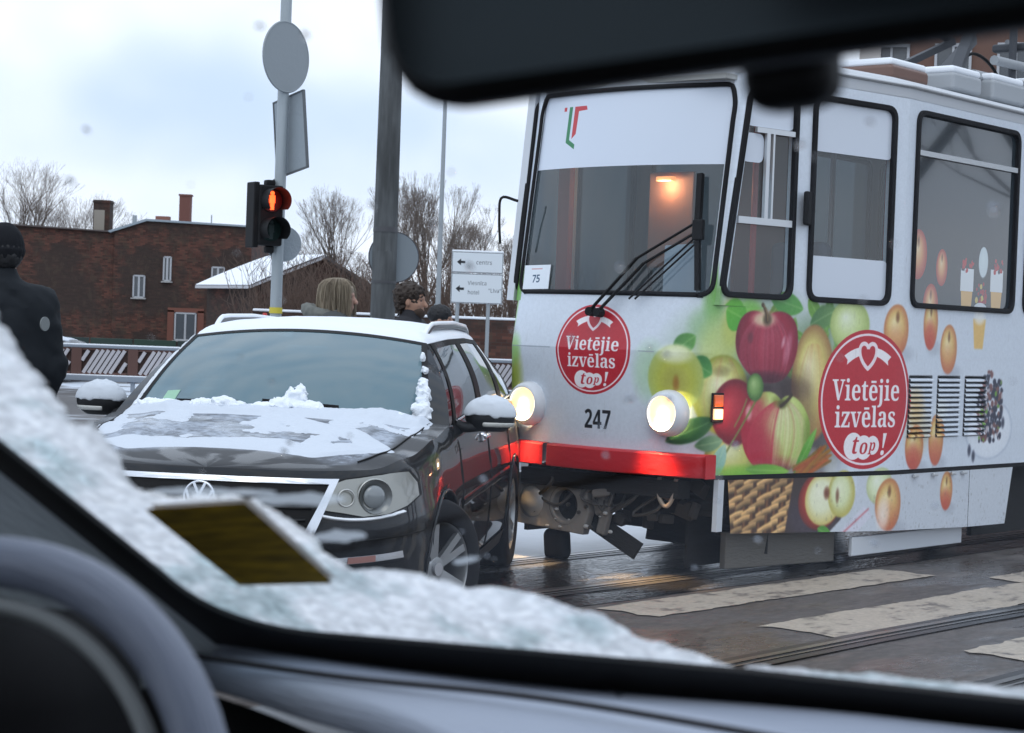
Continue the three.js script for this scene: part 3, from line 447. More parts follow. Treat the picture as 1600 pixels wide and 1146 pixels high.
  sideWins.forEach((w, i) => {
    const g = new THREE.ShapeGeometry(rounded(grow(w, -0.005), 0.07), 6), p = g.attributes.position, uv = g.attributes.uv;
    for (let k = 0; k < p.count; k++) uv.setXY(k, (p.getX(k) - w[0][0]) / 1.385, (p.getY(k) - 1.665) / 1.22);
    const fr = windowAt(basisS, w, { bars: [[w[0][0] + 0.005, 2.615, w[1][0] - 0.005, 2.648]] });
    mesh('printed_film', g.translate(0, 0, -0.009).applyMatrix4(basisS), film2M, fr);
  });
  const tinted = mat([0.10, 0.12, 0.13], 0.1, { transmission: 0.5 }); [quarter, win2].forEach((w) => windowAt(basisTl, w, { glass: tinted })); sideWins.forEach((w) => windowAt(basisSl, w, { glass: tinted }));
  // front corner posts, header and windscreen
  const posts = halfPlan.filter((p) => p.s > -0.075 && p.s < 0.09);
  const postOff = (p, y) => { const b = Math.max(0, y - 1.6) * RK, k = clamp((p.s + 0.04) / 0.12); return [k * b * TD[0], -0.045 * (1 - k) - b]; };
  const postPts = posts.map((p) => ({ ...p, s: p.s }));
  for (const m of [1, -1]) mesh('corner_post', ribbon(postPts.map((p) => ({ ...p, x: p.x * m })), levels(1.6, 2.96, 6), (p, y) => { const o = postOff(p, y); return [o[0] * m, o[1]]; }), wrapM, tram);
  const frontPts = fullPlan.filter((p) => p.s < -0.05 && p.s > -2 * W + 0.05);
  mesh('header_panel', ribbon(frontPts, [2.88, 2.97], frontTop, (s, h) => wrapUV(s, h)), white, tram);
  mesh('sill_panel', ribbon(frontPts, [1.6, 1.64, 1.66], frontTop), wrapM, tram);
  const wsf = (x, y, lift = 0) => [x, y, bow(x) - 0.045 - (y - 1.6) * RK + lift];
  const scr = part('windscreen', tram);
  const wx = (y, a) => lerp(-0.725, 0.725, a);
  mesh('pane', grid(16, 6, (a, b) => { const y = lerp(1.66, 2.42, b); return wsf(wx(y, a), y, -0.012); }), frontGlass, scr);
  const [lc, l2] = canvas(1024, 340);
  l2.fillStyle = 'rgb(208,216,228)'; l2.fillRect(0, 0, 1024, 340);
  { const X = (x) => (x + 0.725) / 1.45 * 1024, Y = (y) => 340 - (y - 2.42) / 0.46 * 340; const poly = (c, ...p) => { l2.fillStyle = c; l2.beginPath(); p.forEach((q, i) => i ? l2.lineTo(X(q[0]), Y(q[1])) : l2.moveTo(X(q[0]), Y(q[1]))); l2.fill(); };
    const g = 'rgb(20,120,70)', r = 'rgb(190,40,50)';
    poly(g, [-0.465, 2.80], [-0.435, 2.80], [-0.435, 2.595], [-0.38, 2.565], [-0.38, 2.535], [-0.465, 2.58]); poly(r, [-0.415, 2.80], [-0.31, 2.80], [-0.30, 2.775], [-0.375, 2.77], [-0.38, 2.63], [-0.415, 2.60]); poly(r, [-0.515, 2.80], [-0.49, 2.80], [-0.49, 2.775], [-0.515, 2.775]); }
  mesh('white_film', grid(16, 4, (a, b) => { const y = lerp(2.42, 2.885, b); return wsf(wx(y, a), y, -0.010); }), mat(0xffffff, 0.3, { map: ctex(lc), clearcoat: 0.4, clearcoatRoughness: 0.1 }), scr);
  { const pts = []; const add = (x, y) => pts.push(V(...wsf(x, y, 0)));
    for (let i = 0; i <= 12; i++) add(lerp(-0.66, 0.66, i / 12), 1.655); for (let i = 0; i <= 4; i++) { const t = i / 4 * Math.PI / 2; add(0.66 + 0.07 * Math.sin(t), 1.725 - 0.07 * Math.cos(t)); }
    for (let i = 1; i < 10; i++) add(0.73, lerp(1.725, 2.85, i / 9.5)); add(0.70, 2.885); for (let i = 0; i <= 12; i++) add(lerp(0.68, -0.68, i / 12), 2.89); add(-0.70, 2.885); for (let i = 9; i > 0; i--) add(-0.73, lerp(1.725, 2.85, i / 9.5)); for (let i = 0; i <= 4; i++) { const t = (1 - i / 4) * Math.PI / 2; add(-0.66 - 0.07 * Math.sin(t), 1.725 - 0.07 * Math.cos(t)); }
    mesh('rubber_seal', new THREE.TubeGeometry(new THREE.CatmullRomCurve3(pts, true), 220, 0.015, 8, true), rubber, scr); }
  // route card behind the glass
  const [rc, r2] = canvas(256, 160); r2.fillStyle = 'rgb(224,230,236)'; r2.fillRect(0, 0, 256, 160); r2.fillStyle = 'rgb(200,150,150)'; r2.fillRect(70, 22, 110, 7); r2.fillStyle = 'rgb(60,84,110)'; r2.font = 'bold 72px sans-serif'; r2.textAlign = 'center'; r2.fillText('75', 126, 116);
  mesh('route_card', box(0.24, 0.15, 0.004, -0.565, 1.745, 0.0, -0.12, -0.16, 0), mat(0xffffff, 0.7, { map: ctex(rc) }), tram);
  // wiper: two parallel arms and a long blade
  {
    const w = part('wiper', tram), F = (x, y, l) => wsf(x, y, l + 0.035);
    mesh('wiper_arm', merge(bar([0.0, 1.545, 0.17], F(0.28, 1.86, 0.03), 0.010, 6), bar(F(0.28, 1.86, 0.03), F(0.63, 2.08, 0.02), 0.008, 6)), M.black, w);
    mesh('wiper_arm', merge(bar([0.06, 1.54, 0.17], F(0.33, 1.83, 0.03), 0.010, 6), bar(F(0.33, 1.83, 0.03), F(0.65, 2.03, 0.02), 0.008, 6)), M.black, w);
    mesh('wiper_arm', bar(F(0.26, 1.62, 0.03), F(0.62, 1.98, 0.02), 0.006, 6), M.black, w); mesh('wiper_arm', bar(F(0.30, 1.62, 0.03), F(0.64, 1.96, 0.02), 0.006, 6), M.black, w);
    mesh('wiper_blade', merge(flatBar(F(0.60, 2.36, 0.0), F(0.635, 2.02, 0.02), 0.03, 0.035, [1, 0, 0]), flatBar(F(0.635, 2.02, 0.02), F(0.665, 1.68, 0.0), 0.026, 0.03, [1, 0, 0]), rbox(0.07, 0.12, 0.04, 0.01, ...F(0.645, 2.03, 0.03))), M.black, w);
    mesh('wiper_pivot', merge(cyl(0.026, 0.03, 0.05, 12, 0.0, 1.54, 0.16, Math.PI / 2), cyl(0.026, 0.03, 0.05, 12, 0.06, 1.535, 0.16, Math.PI / 2)), M.black, w);
  }
  // roof shell
  {
    const sec = [[0, 2.955], [0, 3.03], [0.012, 3.05], [0.05, 3.075], [0.13, 3.10], [0.3, 3.135], [0.6, 3.16], [1.0, 3.17]];
    const n = fullPlan.length - 1;
    mesh('roof', grid(n, sec.length - 1, (a, b, i, j) => { const p = fullPlan[i], [d, y] = sec[j], k = Math.min(1, d / 1.0); const rk = -0.045 * p.f - 1.36 * RK * p.f; return [p.x * (1 - k * 0.98), y, p.z + rk - d * 0.55 * p.f]; }), mat([0.5, 0.52, 0.55], 0.45), tram);
    mesh('gutter', tube(halfPlan.map((p) => V(p.x + 0.008, 3.035, p.z - (0.045 + 1.36 * RK) * p.f)), 0.012, 6, 120), alu, tram);
  }
  // inside: floor, ceiling, far end, partition, red grab poles, seats
  {
    const inside = part('interior', tram), floorM = mat([0.08, 0.08, 0.085], 0.8), wallM = mat([0.42, 0.42, 0.40], 0.6), redP = mat([0.45, 0.03, 0.03], 0.4), seatM = mat([0.05, 0.07, 0.11], 0.8);
    mesh('floor', box(1.9, 0.05, 7.3, 0, 0.86, -5.5), floorM, inside); mesh('floor', box(1.5, 0.05, 1.8, 0, 0.86, -0.95), floorM, inside);
    mesh('ceiling', box(1.9, 0.03, 7.3, 0, 2.93, -5.5), wallM, inside); mesh('ceiling', box(1.45, 0.03, 1.75, 0, 2.93, -0.98), wallM, inside);
    mesh('end_wall', box(2.05, 2.4, 0.05, 0, 1.8, -9.15), wallM, inside);
    mesh('cab_partition', merge(box(0.03, 1.95, 0.75, 0.05, 1.85, -1.6), box(0.75, 1.1, 0.03, 0.43, 1.4, -1.95), box(0.75, 0.2, 0.03, 0.43, 2.8, -1.95)), mat([0.20, 0.10, 0.08], 0.6), inside); mesh('warm_panel', rbox(0.36, 0.62, 0.02, 0.01, -0.27, 2.16, -0.97), mat([0.42, 0.24, 0.18], 0.7), inside); mesh('wind_deflector', rbox(0.24, 0.36, 0.02, 0.01, 0.38, 1.78, -0.20, -0.1, 0, 0.05), mat([0.62, 0.66, 0.72], 0.5), inside); mesh('red_post', box(0.09, 2.0, 0.05, -0.70, 1.9, -0.42), mat([0.38, 0.05, 0.05], 0.6), inside);
    mesh('driver_desk', rbox(1.35, 0.42, 0.4, 0.05, 0, 1.38, -0.38), mat([0.05, 0.055, 0.06], 0.6), inside);
    
    mesh('driver_seat', merge(rbox(0.45, 0.12, 0.45, 0.04, 0.4, 1.3, -1.25), rbox(0.42, 0.65, 0.12, 0.05, 0.4, 1.72, -1.48)), seatM, inside);
    for (const [x, z] of [[0.35, -1.0], [-0.18, -2.2], [-0.45, -3.2], [0.5, -3.0], [0.86, -1.75]]) mesh('grab_pole', bar([x, 0.88, z], [x, 2.93, z], 0.02, 10), x === -0.18 || x === -0.45 ? alu : redP, inside);
    for (const m of [-1, 1]) for (let i = 0; i < 7; i++) mesh('passenger_seat', merge(rbox(0.42, 0.07, 0.42, 0.03, m * 0.72, 1.3, -2.9 - i * 0.85), rbox(0.42, 0.5, 0.07, 0.03, m * 0.72, 1.58, -3.12 - i * 0.85), box(0.06, 0.44, 0.3, m * 0.72, 1.08, -2.95 - i * 0.85)), seatM, inside);
    // warm cabin lamp
    const lampG = rbox(0.13, 0.03, 0.05, 0.008, -0.27, 2.42, -0.90);
    mesh('cab_lamp', lampG, mat([0.9, 0.6, 0.4], 0.5, { emissive: lin(1, 0.32, 0.1), emissiveIntensity: 2.2 }), inside);
    const pl = new THREE.PointLight(new THREE.Color(1, 0.5, 0.25), 0.3); pl.position.set(-0.27, 2.38, -0.88); pl.castShadow = true; inside.add(pl);
  }
  // bumper
  {
    const bp = [...fullPlan].filter((p) => p.s > -1.53 && p.s < 0.03), seg = (a, b) => bp.filter((p) => p.s >= a && p.s <= b);
    const prof = [[0.02, 0.598], [0.06, 0.600], [0.066, 0.608], [0.066, 0.722], [0.06, 0.735], [-0.02, 0.738]];
    const piece = (pts) => grid(pts.length - 1, prof.length - 1, (a, b, i, j) => { const p = pts[i]; return [p.x * 1.012, prof[j][1], p.z + prof[j][0] - 0.03]; });
    mesh('bumper', piece(seg(-1.53, -1.12)), red, tram); mesh('bumper', piece(seg(-1.105, 0.03)), red, tram);
    mesh('bumper_end', box(0.006, 0.136, 0.10, 0.793, 0.668, 0.0), red, tram);
    mesh('bumper_bolt', merge(cyl(0.022, 0.022, 0.03, 10, -0.74, 0.75, 0.05)), alu, tram);
  }
  // headlights
  const headSpots = [];
  for (const m of [-1, 1]) {
    const hl = part('headlight', tram); hl.position.set(m * 0.53 + 0.005, 0.965, bow(0.53) - 0.02);
    const ring = new THREE.LatheGeometry([[0.135, 0], [0.137, 0.03], [0.132, 0.06], [0.120, 0.085], [0.106, 0.096], [0.100, 0.094], [0.098, 0.082]].map((p) => new THREE.Vector2(...p)), 36).rotateX(Math.PI / 2);
    mesh('bezel', ring, mat([0.68, 0.70, 0.73], 0.35, { clearcoat: 0.3 }), hl);
    const lens = new THREE.LatheGeometry([[0.0, 0.088], [0.04, 0.087], [0.08, 0.083], [0.101, 0.076]].map((p) => new THREE.Vector2(...p)), 32).rotateX(Math.PI / 2);
    mesh('lamp_lens', lens, mat([0.9, 0.85, 0.7], 0.3, { emissive: lin(1, 0.52, 0.16), emissiveIntensity: 1.5 }), hl);
    mesh('lamp_bulb', new THREE.SphereGeometry(0.032, 18, 12).scale(1, 1, 0.3).translate(0.006, -0.006, 0.090), mat([0.9, 0.9, 0.8], 0.3, { emissive: lin(1, 0.92, 0.75), emissiveIntensity: 30 }), hl);
    const sp = new THREE.SpotLight(new THREE.Color(1, 0.62, 0.28), 34, 0, 0.5, 1.0); sp.shadow.radius = 4; sp.castShadow = true; sp.position.set(0, 0, 0.12); sp.target.position.set(0.0, -1, 0.16); hl.add(sp, sp.target);  // spot aimed down, added for warm glints on the wet bed below
  }
  // indicator and marker lamp on the near corner
  {
    const q = (s, y, o) => [W + s * TD[0] + o * -TD[1], y, s * TD[1] + o * TD[0]];
    const ind = mesh('marker_housing', rbox(0.012, 0.17, 0.095, 0.004, ...q(0.055, 1.01, 0.004), 0, -TA, 0), M.black, tram);
    mesh('indicator_lens', rbox(0.02, 0.068, 0.075, 0.006, ...q(0.055, 1.05, 0.010), 0, -TA, 0), mat([0.75, 0.13, 0.01], 0.25, { clearcoat: 1 }), ind);
    mesh('marker_lamp', rbox(0.02, 0.062, 0.075, 0.006, ...q(0.055, 0.972, 0.010), 0, -TA, 0), mat([0.9, 0.6, 0.4], 0.3, { emissive: lin(1, 0.45, 0.2), emissiveIntensity: 1.6 }), ind);
    const ml = new THREE.PointLight(new THREE.Color(1, 0.5, 0.25), 0.04); ml.position.set(...q(0.055, 0.972, 0.05)); ml.castShadow = true; ind.add(ml);
  }
  // louvre slats on the side
  const slatM = mat([0.55, 0.57, 0.58], 0.45);
  for (let c = 0; c < 3; c++) {
    const s0 = 1.80 + c * 0.37, lo = part('louvre_panel', tram), zc = ZS + TL - s0 - 0.17;
    mesh('louvre_shade_box', merge(box(0.01, 0.394, 0.30, XS - 0.16, 1.017, zc), box(0.16, 0.006, 0.30, XS - 0.08, 0.818, zc), box(0.16, 0.006, 0.30, XS - 0.08, 1.217, zc), box(0.16, 0.394, 0.006, XS - 0.08, 1.017, zc - 0.152), box(0.16, 0.394, 0.006, XS - 0.08, 1.017, zc + 0.152)), mat([0.22, 0.23, 0.24], 0.7), lo);  // closed box added behind the slats so the gaps stay dark
    for (let i = 0; i < 12; i++) { const g = grid(1, 3, (a, b) => { const s = lerp(s0 + 0.02, s0 + 0.32, a), t = [0, 0.3, 0.75, 1][Math.round(b * 3)]; return [XS + [0.010, 0.013, 0.006, -0.022][Math.round(b * 3)], 0.822 + i * 0.0325 + t * 0.022, ZS + TL - s]; }, null, (a, b) => wrapUV(lerp(s0 + 0.02, s0 + 0.32, a), 0.828 + i * 0.0325 + b * 0.022)); mesh('slat', g, wrapM, lo); }
  }
  // outside mirror on the far front corner
  mesh('mirror_arm', tube([[-0.76, 2.22, -0.02], [-0.86, 2.24, 0.02], [-0.875, 2.12, 0.02], [-0.86, 1.95, 0.02]], 0.009, 6), M.black, tram);
  mesh('door_mirror', rbox(0.035, 0.20, 0.11, 0.012, 0.925, 2.20, -0.71, 0, 0.4, 0), M.black, tram);
  // running gear below the front: frame, coupler, pipes, lifeguard, bogie wheels
  {
    const ug = part('underframe', tram), dk = mat([0.009, 0.0085, 0.008], 0.85, { bumpMap: grainTex, bumpScale: 0.004 }), grey = mat([0.22, 0.205, 0.19], 0.75, { bumpMap: grainTex, bumpScale: 0.006 }), rust = mat([0.13, 0.07, 0.045], 0.85);  // dk: shade under the tram front put into a near-black base
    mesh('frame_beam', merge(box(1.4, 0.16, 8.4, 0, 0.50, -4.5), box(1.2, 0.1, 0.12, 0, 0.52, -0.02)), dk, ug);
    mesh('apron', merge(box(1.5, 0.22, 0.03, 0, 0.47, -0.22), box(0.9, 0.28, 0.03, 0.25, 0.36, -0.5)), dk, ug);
    const cp = new THREE.Shape(); cp.moveTo(-0.30, -0.13); cp.lineTo(0.24, -0.16); cp.lineTo(0.28, -0.03); cp.lineTo(0.26, 0.09); cp.lineTo(0.36, 0.14); cp.lineTo(0.34, 0.16); cp.lineTo(0.2, 0.145); cp.lineTo(0.02, 0.15); cp.lineTo(0.01, 0.2); cp.lineTo(-0.03, 0.2); cp.lineTo(-0.05, 0.15); cp.lineTo(-0.3, 0.16); cp.closePath();
    for (const x of [-0.17, 0.10]) { const h = new THREE.Path(); h.absarc(x, 0.0, 0.105, 0, Math.PI * 2, true); cp.holes.push(h); }
    mesh('coupler_plate', new THREE.ExtrudeGeometry(cp, { depth: 0.05, bevelSize: 0.008, bevelThickness: 0.008, bevelSegments: 2, curveSegments: 20 }).translate(-0.36, 0.36, -0.04), grey, ug);
    mesh('coupler_cup', new THREE.LatheGeometry([[0.0, 0.05], [0.06, 0.045], [0.095, 0.01], [0.115, 0.0], [0.115, -0.05]].map((p) => new THREE.Vector2(...p)), 24).rotateX(Math.PI / 2).translate(-0.53, 0.36, 0.0), mat([0.42, 0.42, 0.42], 0.35, { metalness: 0.5 }), ug);
    mesh('coupler_cup', new THREE.LatheGeometry([[0.03, -0.12], [0.09, -0.08], [0.108, 0.0], [0.12, 0.02]].map((p) => new THREE.Vector2(...p)), 24).rotateX(Math.PI / 2).translate(-0.26, 0.36, 0.0), dk, ug);
    mesh('bracket', merge(rbox(0.1, 0.16, 0.09, 0.02, -0.02, 0.40, -0.05, 0, 0, 0.3), rbox(0.07, 0.2, 0.05, 0.015, 0.02, 0.30, -0.03, 0, 0, -0.25), rbox(0.12, 0.05, 0.06, 0.015, 0.03, 0.46, 0.02, 0, 0.2, 0.2)), grey, ug);
    RS = 640; const junk = [], cab = [];
    for (let i = 0; i < 26; i++) junk.push(rbox(rr(0.03, 0.12), rr(0.02, 0.10), rr(0.03, 0.10), 0.008, rr(-0.55, 0.62), rr(0.26, 0.56), rr(-0.3, -0.06), rr(-0.4, 0.4), rr(-0.5, 0.5), rr(-0.6, 0.6)));
    for (let i = 0; i < 9; i++) { const x = rr(-0.5, 0.5); cab.push(tube([[x, 0.57, -0.05], [x + rr(-0.1, 0.1), rr(0.38, 0.5), rr(-0.02, 0.06)], [x + rr(-0.2, 0.25), rr(0.34, 0.48), rr(-0.04, 0.05)], [x + rr(-0.2, 0.3), 0.57, -0.1]], rr(0.006, 0.013), 6)); }
    for (let i = 0; i < 12; i++) cab.push(cyl(0.012, 0.012, 0.02, 6, rr(-0.62, 0.0), rr(0.24, 0.5), 0.022, Math.PI / 2));
    tag(mesh('fittings', merge(junk), mat([0.045, 0.04, 0.036], 0.8, { bumpMap: grainTex, bumpScale: 0.006 }), ug), null, null, null, 'stuff'); tag(mesh('cables', merge(cab), mat([0.05, 0.045, 0.04], 0.6), ug), null, null, null, 'stuff');
    RS = 650; const cake = []; for (let i = 0; i < 16; i++) { const x = rr(-0.64, 0.1), y = rr(0.22, 0.52), r = rr(0.005, 0.013); cake.push(nets((px, py, pz) => ell(px, py, pz, [0, 0, 0], [r * 1.6, r, r]) + r * 0.7 * (fbm(px * 60 + i, py * 60, pz * 60 + i, 2) - 0.55), [-r * 2.4, -r * 1.7, -r * 1.7], [r * 2.4, r * 1.7, r * 1.7], r / 3).translate(x, y, rr(0.0, 0.03))); }
    tag(mesh('caked_slush', merge(cake), mat([0.42, 0.42, 0.42], 0.85), ug), null, null, null, 'stuff');
    mesh('air_pipe', tube([[-0.02, 0.49, -0.02], [0.2, 0.50, 0.0], [0.42, 0.49, 0.0], [0.50, 0.46, -0.02]], 0.016, 8), rust, ug);
    mesh('hose_loop', tube([[0.45, 0.585, 0.02], [0.46, 0.47, 0.03], [0.52, 0.42, 0.04], [0.56, 0.48, 0.03], [0.57, 0.585, 0.02]], 0.013, 7), mat([0.30, 0.24, 0.19], 0.6), ug);
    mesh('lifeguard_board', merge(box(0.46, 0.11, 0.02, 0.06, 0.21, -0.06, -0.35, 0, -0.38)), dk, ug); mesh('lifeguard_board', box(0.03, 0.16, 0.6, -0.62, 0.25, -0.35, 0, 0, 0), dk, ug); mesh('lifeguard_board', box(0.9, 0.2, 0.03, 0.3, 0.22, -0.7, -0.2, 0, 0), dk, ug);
    mesh('rubber_foot', rbox(0.17, 0.20, 0.12, 0.05, -0.42, 0.10, -0.12, 0, 0, 0.1), M.rubber, ug);
    for (const z of [-1.5, -3.3]) for (const m of [-1, 1]) { const w = mesh('bogie_wheel', new THREE.LatheGeometry([[0.0, 0.05], [0.2, 0.05], [0.24, 0.03], [0.33, 0.03], [0.345, 0.0], [0.345, -0.06], [0.36, -0.07], [0.36, -0.09], [0.0, -0.09]].map((p) => new THREE.Vector2(...p)), 28).rotateZ(-m * Math.PI / 2).translate(m * 0.53, 0.362, z), M.steel, ug); }
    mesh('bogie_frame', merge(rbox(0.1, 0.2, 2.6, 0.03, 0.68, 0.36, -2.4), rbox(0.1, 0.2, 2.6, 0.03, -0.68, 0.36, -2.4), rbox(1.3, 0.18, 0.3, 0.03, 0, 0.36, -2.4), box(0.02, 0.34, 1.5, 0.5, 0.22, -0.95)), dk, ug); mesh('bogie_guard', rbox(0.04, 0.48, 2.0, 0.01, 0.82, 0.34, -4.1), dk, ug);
  }
  // roof equipment: resistor boxes under snow, insulators, folded pantograph
  {
    const re = part('roof_equipment', tram), gm = mat([0.34, 0.36, 0.38], 0.6), dm = mat([0.05, 0.055, 0.065], 0.6), wm = mat([0.36, 0.38, 0.40], 0.6), br = mat([0.16, 0.09, 0.07], 0.4);
    for (const [x, z, w, h, d, m] of [[0.25, -2.35, 0.8, 0.10, 0.5, br], [0.48, -3.0, 0.5, 0.13, 0.42, wm], [0.48, -3.62, 0.5, 0.15, 0.5, wm], [0.2, -4.7, 0.9, 0.24, 0.8, gm]]) { const b = mesh('equipment_case', rbox(w, h, d, 0.03, x, 3.16 + h / 2, z), m, re); mesh('snow_cap', rbox(w * 0.96, 0.05, d * 0.96, 0.022, x, 3.165 + h + 0.015, z), M.snow, b); }
    mesh('base_frame', merge(bar([0.55, 3.24, -2.9], [0.55, 3.24, -5.6], 0.03), bar([-0.55, 3.24, -2.9], [-0.55, 3.24, -5.6], 0.03), bar([0.62, 3.32, -3.1], [0.62, 3.32, -5.4], 0.022), bar([-0.6, 3.3, -3.9], [0.62, 3.3, -3.9], 0.025), bar([-0.6, 3.3, -4.9], [0.62, 3.3, -4.9], 0.025)), gm, re);
    for (const [x, y, z, l] of [[0.6, 3.34, -3.3, 1.3], [0.66, 3.46, -3.5, 0.9]]) mesh('conduit', bar([x, y, z], [x - 0.05, y + 0.03, z - l], 0.035, 10), gm, re);
    mesh('support_post', merge(bar([0.6, 3.16, -3.9], [0.6, 3.75, -3.9], 0.03), bar([0.6, 3.55, -3.9], [0.35, 3.72, -4.3], 0.02), rbox(0.3, 0.06, 0.1, 0.02, 0.55, 3.62, -4.0)), dm, re);
    for (const [x, z] of [[0.55, -3.15], [0.55, -3.75], [0.55, -4.4], [0.55, -5.2], [-0.5, -3.9]]) mesh('insulator', new THREE.LatheGeometry([0, 1, 2, 3, 4, 5, 6].map((i) => new THREE.Vector2(i % 2 ? 0.055 : 0.035, i * 0.035)), 14).translate(x, 3.15, z), br, re);
    mesh('pantograph_arm', merge(flatBar([0.62, 3.2, -2.95], [0.45, 3.72, -3.55], 0.075, 0.06), flatBar([0.42, 3.2, -3.0], [0.16, 3.72, -4.1], 0.075, 0.06), flatBar([-0.3, 3.2, -3.0], [0.0, 3.72, -4.1], 0.06, 0.05), bar([0.16, 3.72, -4.1], [0.45, 4.05, -3.1], 0.03), bar([0.0, 3.72, -4.1], [-0.3, 4.05, -3.1], 0.03)), dm, re);
    mesh('pantograph_head', merge(tube([[-0.85, 3.98, -3.1], [-0.6, 4.07, -3.1], [0.6, 4.07, -3.1], [0.85, 3.98, -3.1]], 0.022, 7)), dm, re);
    mesh('cable', tube([[0.5, 3.32, -3.2], [0.53, 3.5, -3.4], [0.56, 3.42, -3.7], [0.6, 3.2, -3.8]], 0.012, 6), M.black, re);
  }
}
// ---------------------------------------------------------------- dark estate car, nose at local z = 0 facing +z
const estate = thing('estate_car', 'dark grey estate car with snowy bonnet and roof, hit by the tram', 'car', [-1.262, 0, -7.87], -6.4 * Math.PI / 180);
{
  const paint = mat([0.0065, 0.0075, 0.010], 0.5, { metalness: 0, specularIntensity: 0.15, clearcoat: 0.6, clearcoatRoughness: 0.03 });
  const blackP = M.darkPlastic, chrome = mat([0.72, 0.74, 0.78], 0.22, { metalness: 0.9 });
  const half = [[0, 0], [0.22, -0.006], [0.42, -0.035], [0.58, -0.095], [0.70, -0.185], [0.79, -0.32], [0.85, -0.50], [0.885, -0.75], [0.90, -1.05], [0.91, -1.6], [0.912, -2.6], [0.905, -3.4], [0.885, -4.0], [0.84, -4.45], [0.72, -4.68], [0.45, -4.76], [0, -4.78]];
  const curve = new THREE.CatmullRomCurve3(half.map(([x, z]) => V(x, 0, z)), false, 'centripetal'), NP = 190, P = curve.getSpacedPoints(NP);
  const topH = (z) => { const k = [[0, 0.80], [-0.2, 0.805], [-0.5, 0.845], [-1.0, 0.905], [-1.4, 0.945], [-2.0, 0.965], [-3.0, 0.985], [-4.0, 1.0], [-4.8, 1.01]]; for (let i = 1; i < k.length; i++) if (z >= k[i][0]) { const t = (k[i - 1][0] - z) / (k[i - 1][0] - k[i][0]); return lerp(k[i - 1][1], k[i][1], t * t * (3 - 2 * t)); } return 1.01; };
  const prof = [[0, 0.05], [0.08, 0.028], [0.2, 0.010], [0.4, 0.0], [0.62, 0.0], [0.70, 0.012], [0.85, 0.030], [0.95, 0.052], [1, 0.085]];
  const inset = (t) => { for (let i = 1; i < prof.length; i++) if (t <= prof[i][0]) return lerp(prof[i - 1][1], prof[i][1], (t - prof[i - 1][0]) / (prof[i][0] - prof[i - 1][0])); return prof.at(-1)[1]; };
  const YB = 0.19;
  const nrm = P.map((p, i) => { const a = P[Math.max(0, i - 1)], b = P[Math.min(NP, i + 1)]; const tx = b.x - a.x, tz = b.z - a.z, l = Math.hypot(tx, tz); return i === 0 ? [0, 1] : i === NP ? [0, -1] : [-tz / l, tx / l]; });
  // point on the body side: i along the half outline (float), m = side, t = height 0..1
  function body(i, m, t, lift = 0) {
    i = clamp(i, 0, NP); const a = Math.floor(i), b = Math.min(NP, a + 1), f = i - a, x = lerp(P[a].x, P[b].x, f), z = lerp(P[a].z, P[b].z, f), nx = lerp(nrm[a][0], nrm[b][0], f), nz = lerp(nrm[a][1], nrm[b][1], f);
    const o = -inset(t) + lift; return [m * (x + nx * o), lerp(YB, topH(z), t), z + nz * o];
  }
  const idxOfX = (x) => { x = Math.abs(x); for (let i = 1; i <= NP; i++) if (P[i].x >= x) return i - 1 + (x - P[i - 1].x) / (P[i].x - P[i - 1].x); return NP / 2; };
  const idxOfZ = (z) => { for (let i = 1; i <= NP; i++) if (P[i].z <= z) return i - 1 + (P[i - 1].z - z) / (P[i - 1].z - P[i].z); return NP; };
  const onFront = (x, y, lift) => { const i = idxOfX(x), z = P[Math.round(i)].z, t = clamp((y - YB) / (topH(z) - YB)); return body(i, Math.sign(x) || 1, t, lift); };
  // ring of painted side panels with wheel arches cut out
  const WZ = [-0.94, -3.65], WR = 0.355, WY = 0.32;
  const inArch = (x, y, z) => Math.abs(x) > 0.55 && WZ.some((w) => Math.hypot(z - w, y - WY) < WR - 1e-4);
  const NT = 30;
  for (const m of [1, -1]) {
    const g = grid(NP, NT, (a, b, i, j) => { const q = body(i, m, j / NT); for (const w of WZ) { const d = Math.hypot(q[2] - w, q[1] - WY); if (d > WR - 0.022 && d < WR + 0.022 && Math.abs(q[0]) > 0.55) { q[2] = w + (q[2] - w) * WR / d; q[1] = WY + (q[1] - WY) * WR / d; } } return q; },
      (i, j, p) => { let x = 0, y = 0, z = 0; for (const k of [j * (NP + 1) + i, j * (NP + 1) + i + 1, (j + 1) * (NP + 1) + i, (j + 1) * (NP + 1) + i + 1]) { x += p[k * 3] / 4; y += p[k * 3 + 1] / 4; z += p[k * 3 + 2] / 4; } return inArch(x, y, z); });
    mesh('body_side', g, paint, estate);
    for (const w of WZ) {
      const arc = []; for (let k = 0; k <= 24; k++) { const a = lerp(-0.28, Math.PI + 0.28, k / 24), z = w + Math.cos(a) * WR, y = WY + Math.sin(a) * WR, i = idxOfZ(z), t = clamp((y - YB) / (topH(z) - YB)); arc.push(V(...body(i, m, t, 0.002))); }
      mesh('arch_lip', new THREE.TubeGeometry(new THREE.CatmullRomCurve3(arc), 48, 0.008, 6), paint, estate);
      mesh('wheel_well', grid(20, 1, (a, b) => { const an = lerp(-0.3, Math.PI + 0.3, a); return [m * lerp(0.52, 0.86, b), WY + Math.sin(an) * (WR + 0.004), w + Math.cos(an) * (WR + 0.004)]; }), M.black, estate);
      mesh('wheel_well', new THREE.CircleGeometry(WR, 24).rotateY(Math.PI / 2).translate(m * 0.52, WY, w), M.black, estate);
    }
    mesh('sill_trim', grid(60, 1, (a, b) => body(lerp(idxOfZ(-1.32), idxOfZ(-3.27), a), m, lerp(0.0, 0.10, b), 0.008)), blackP, estate);
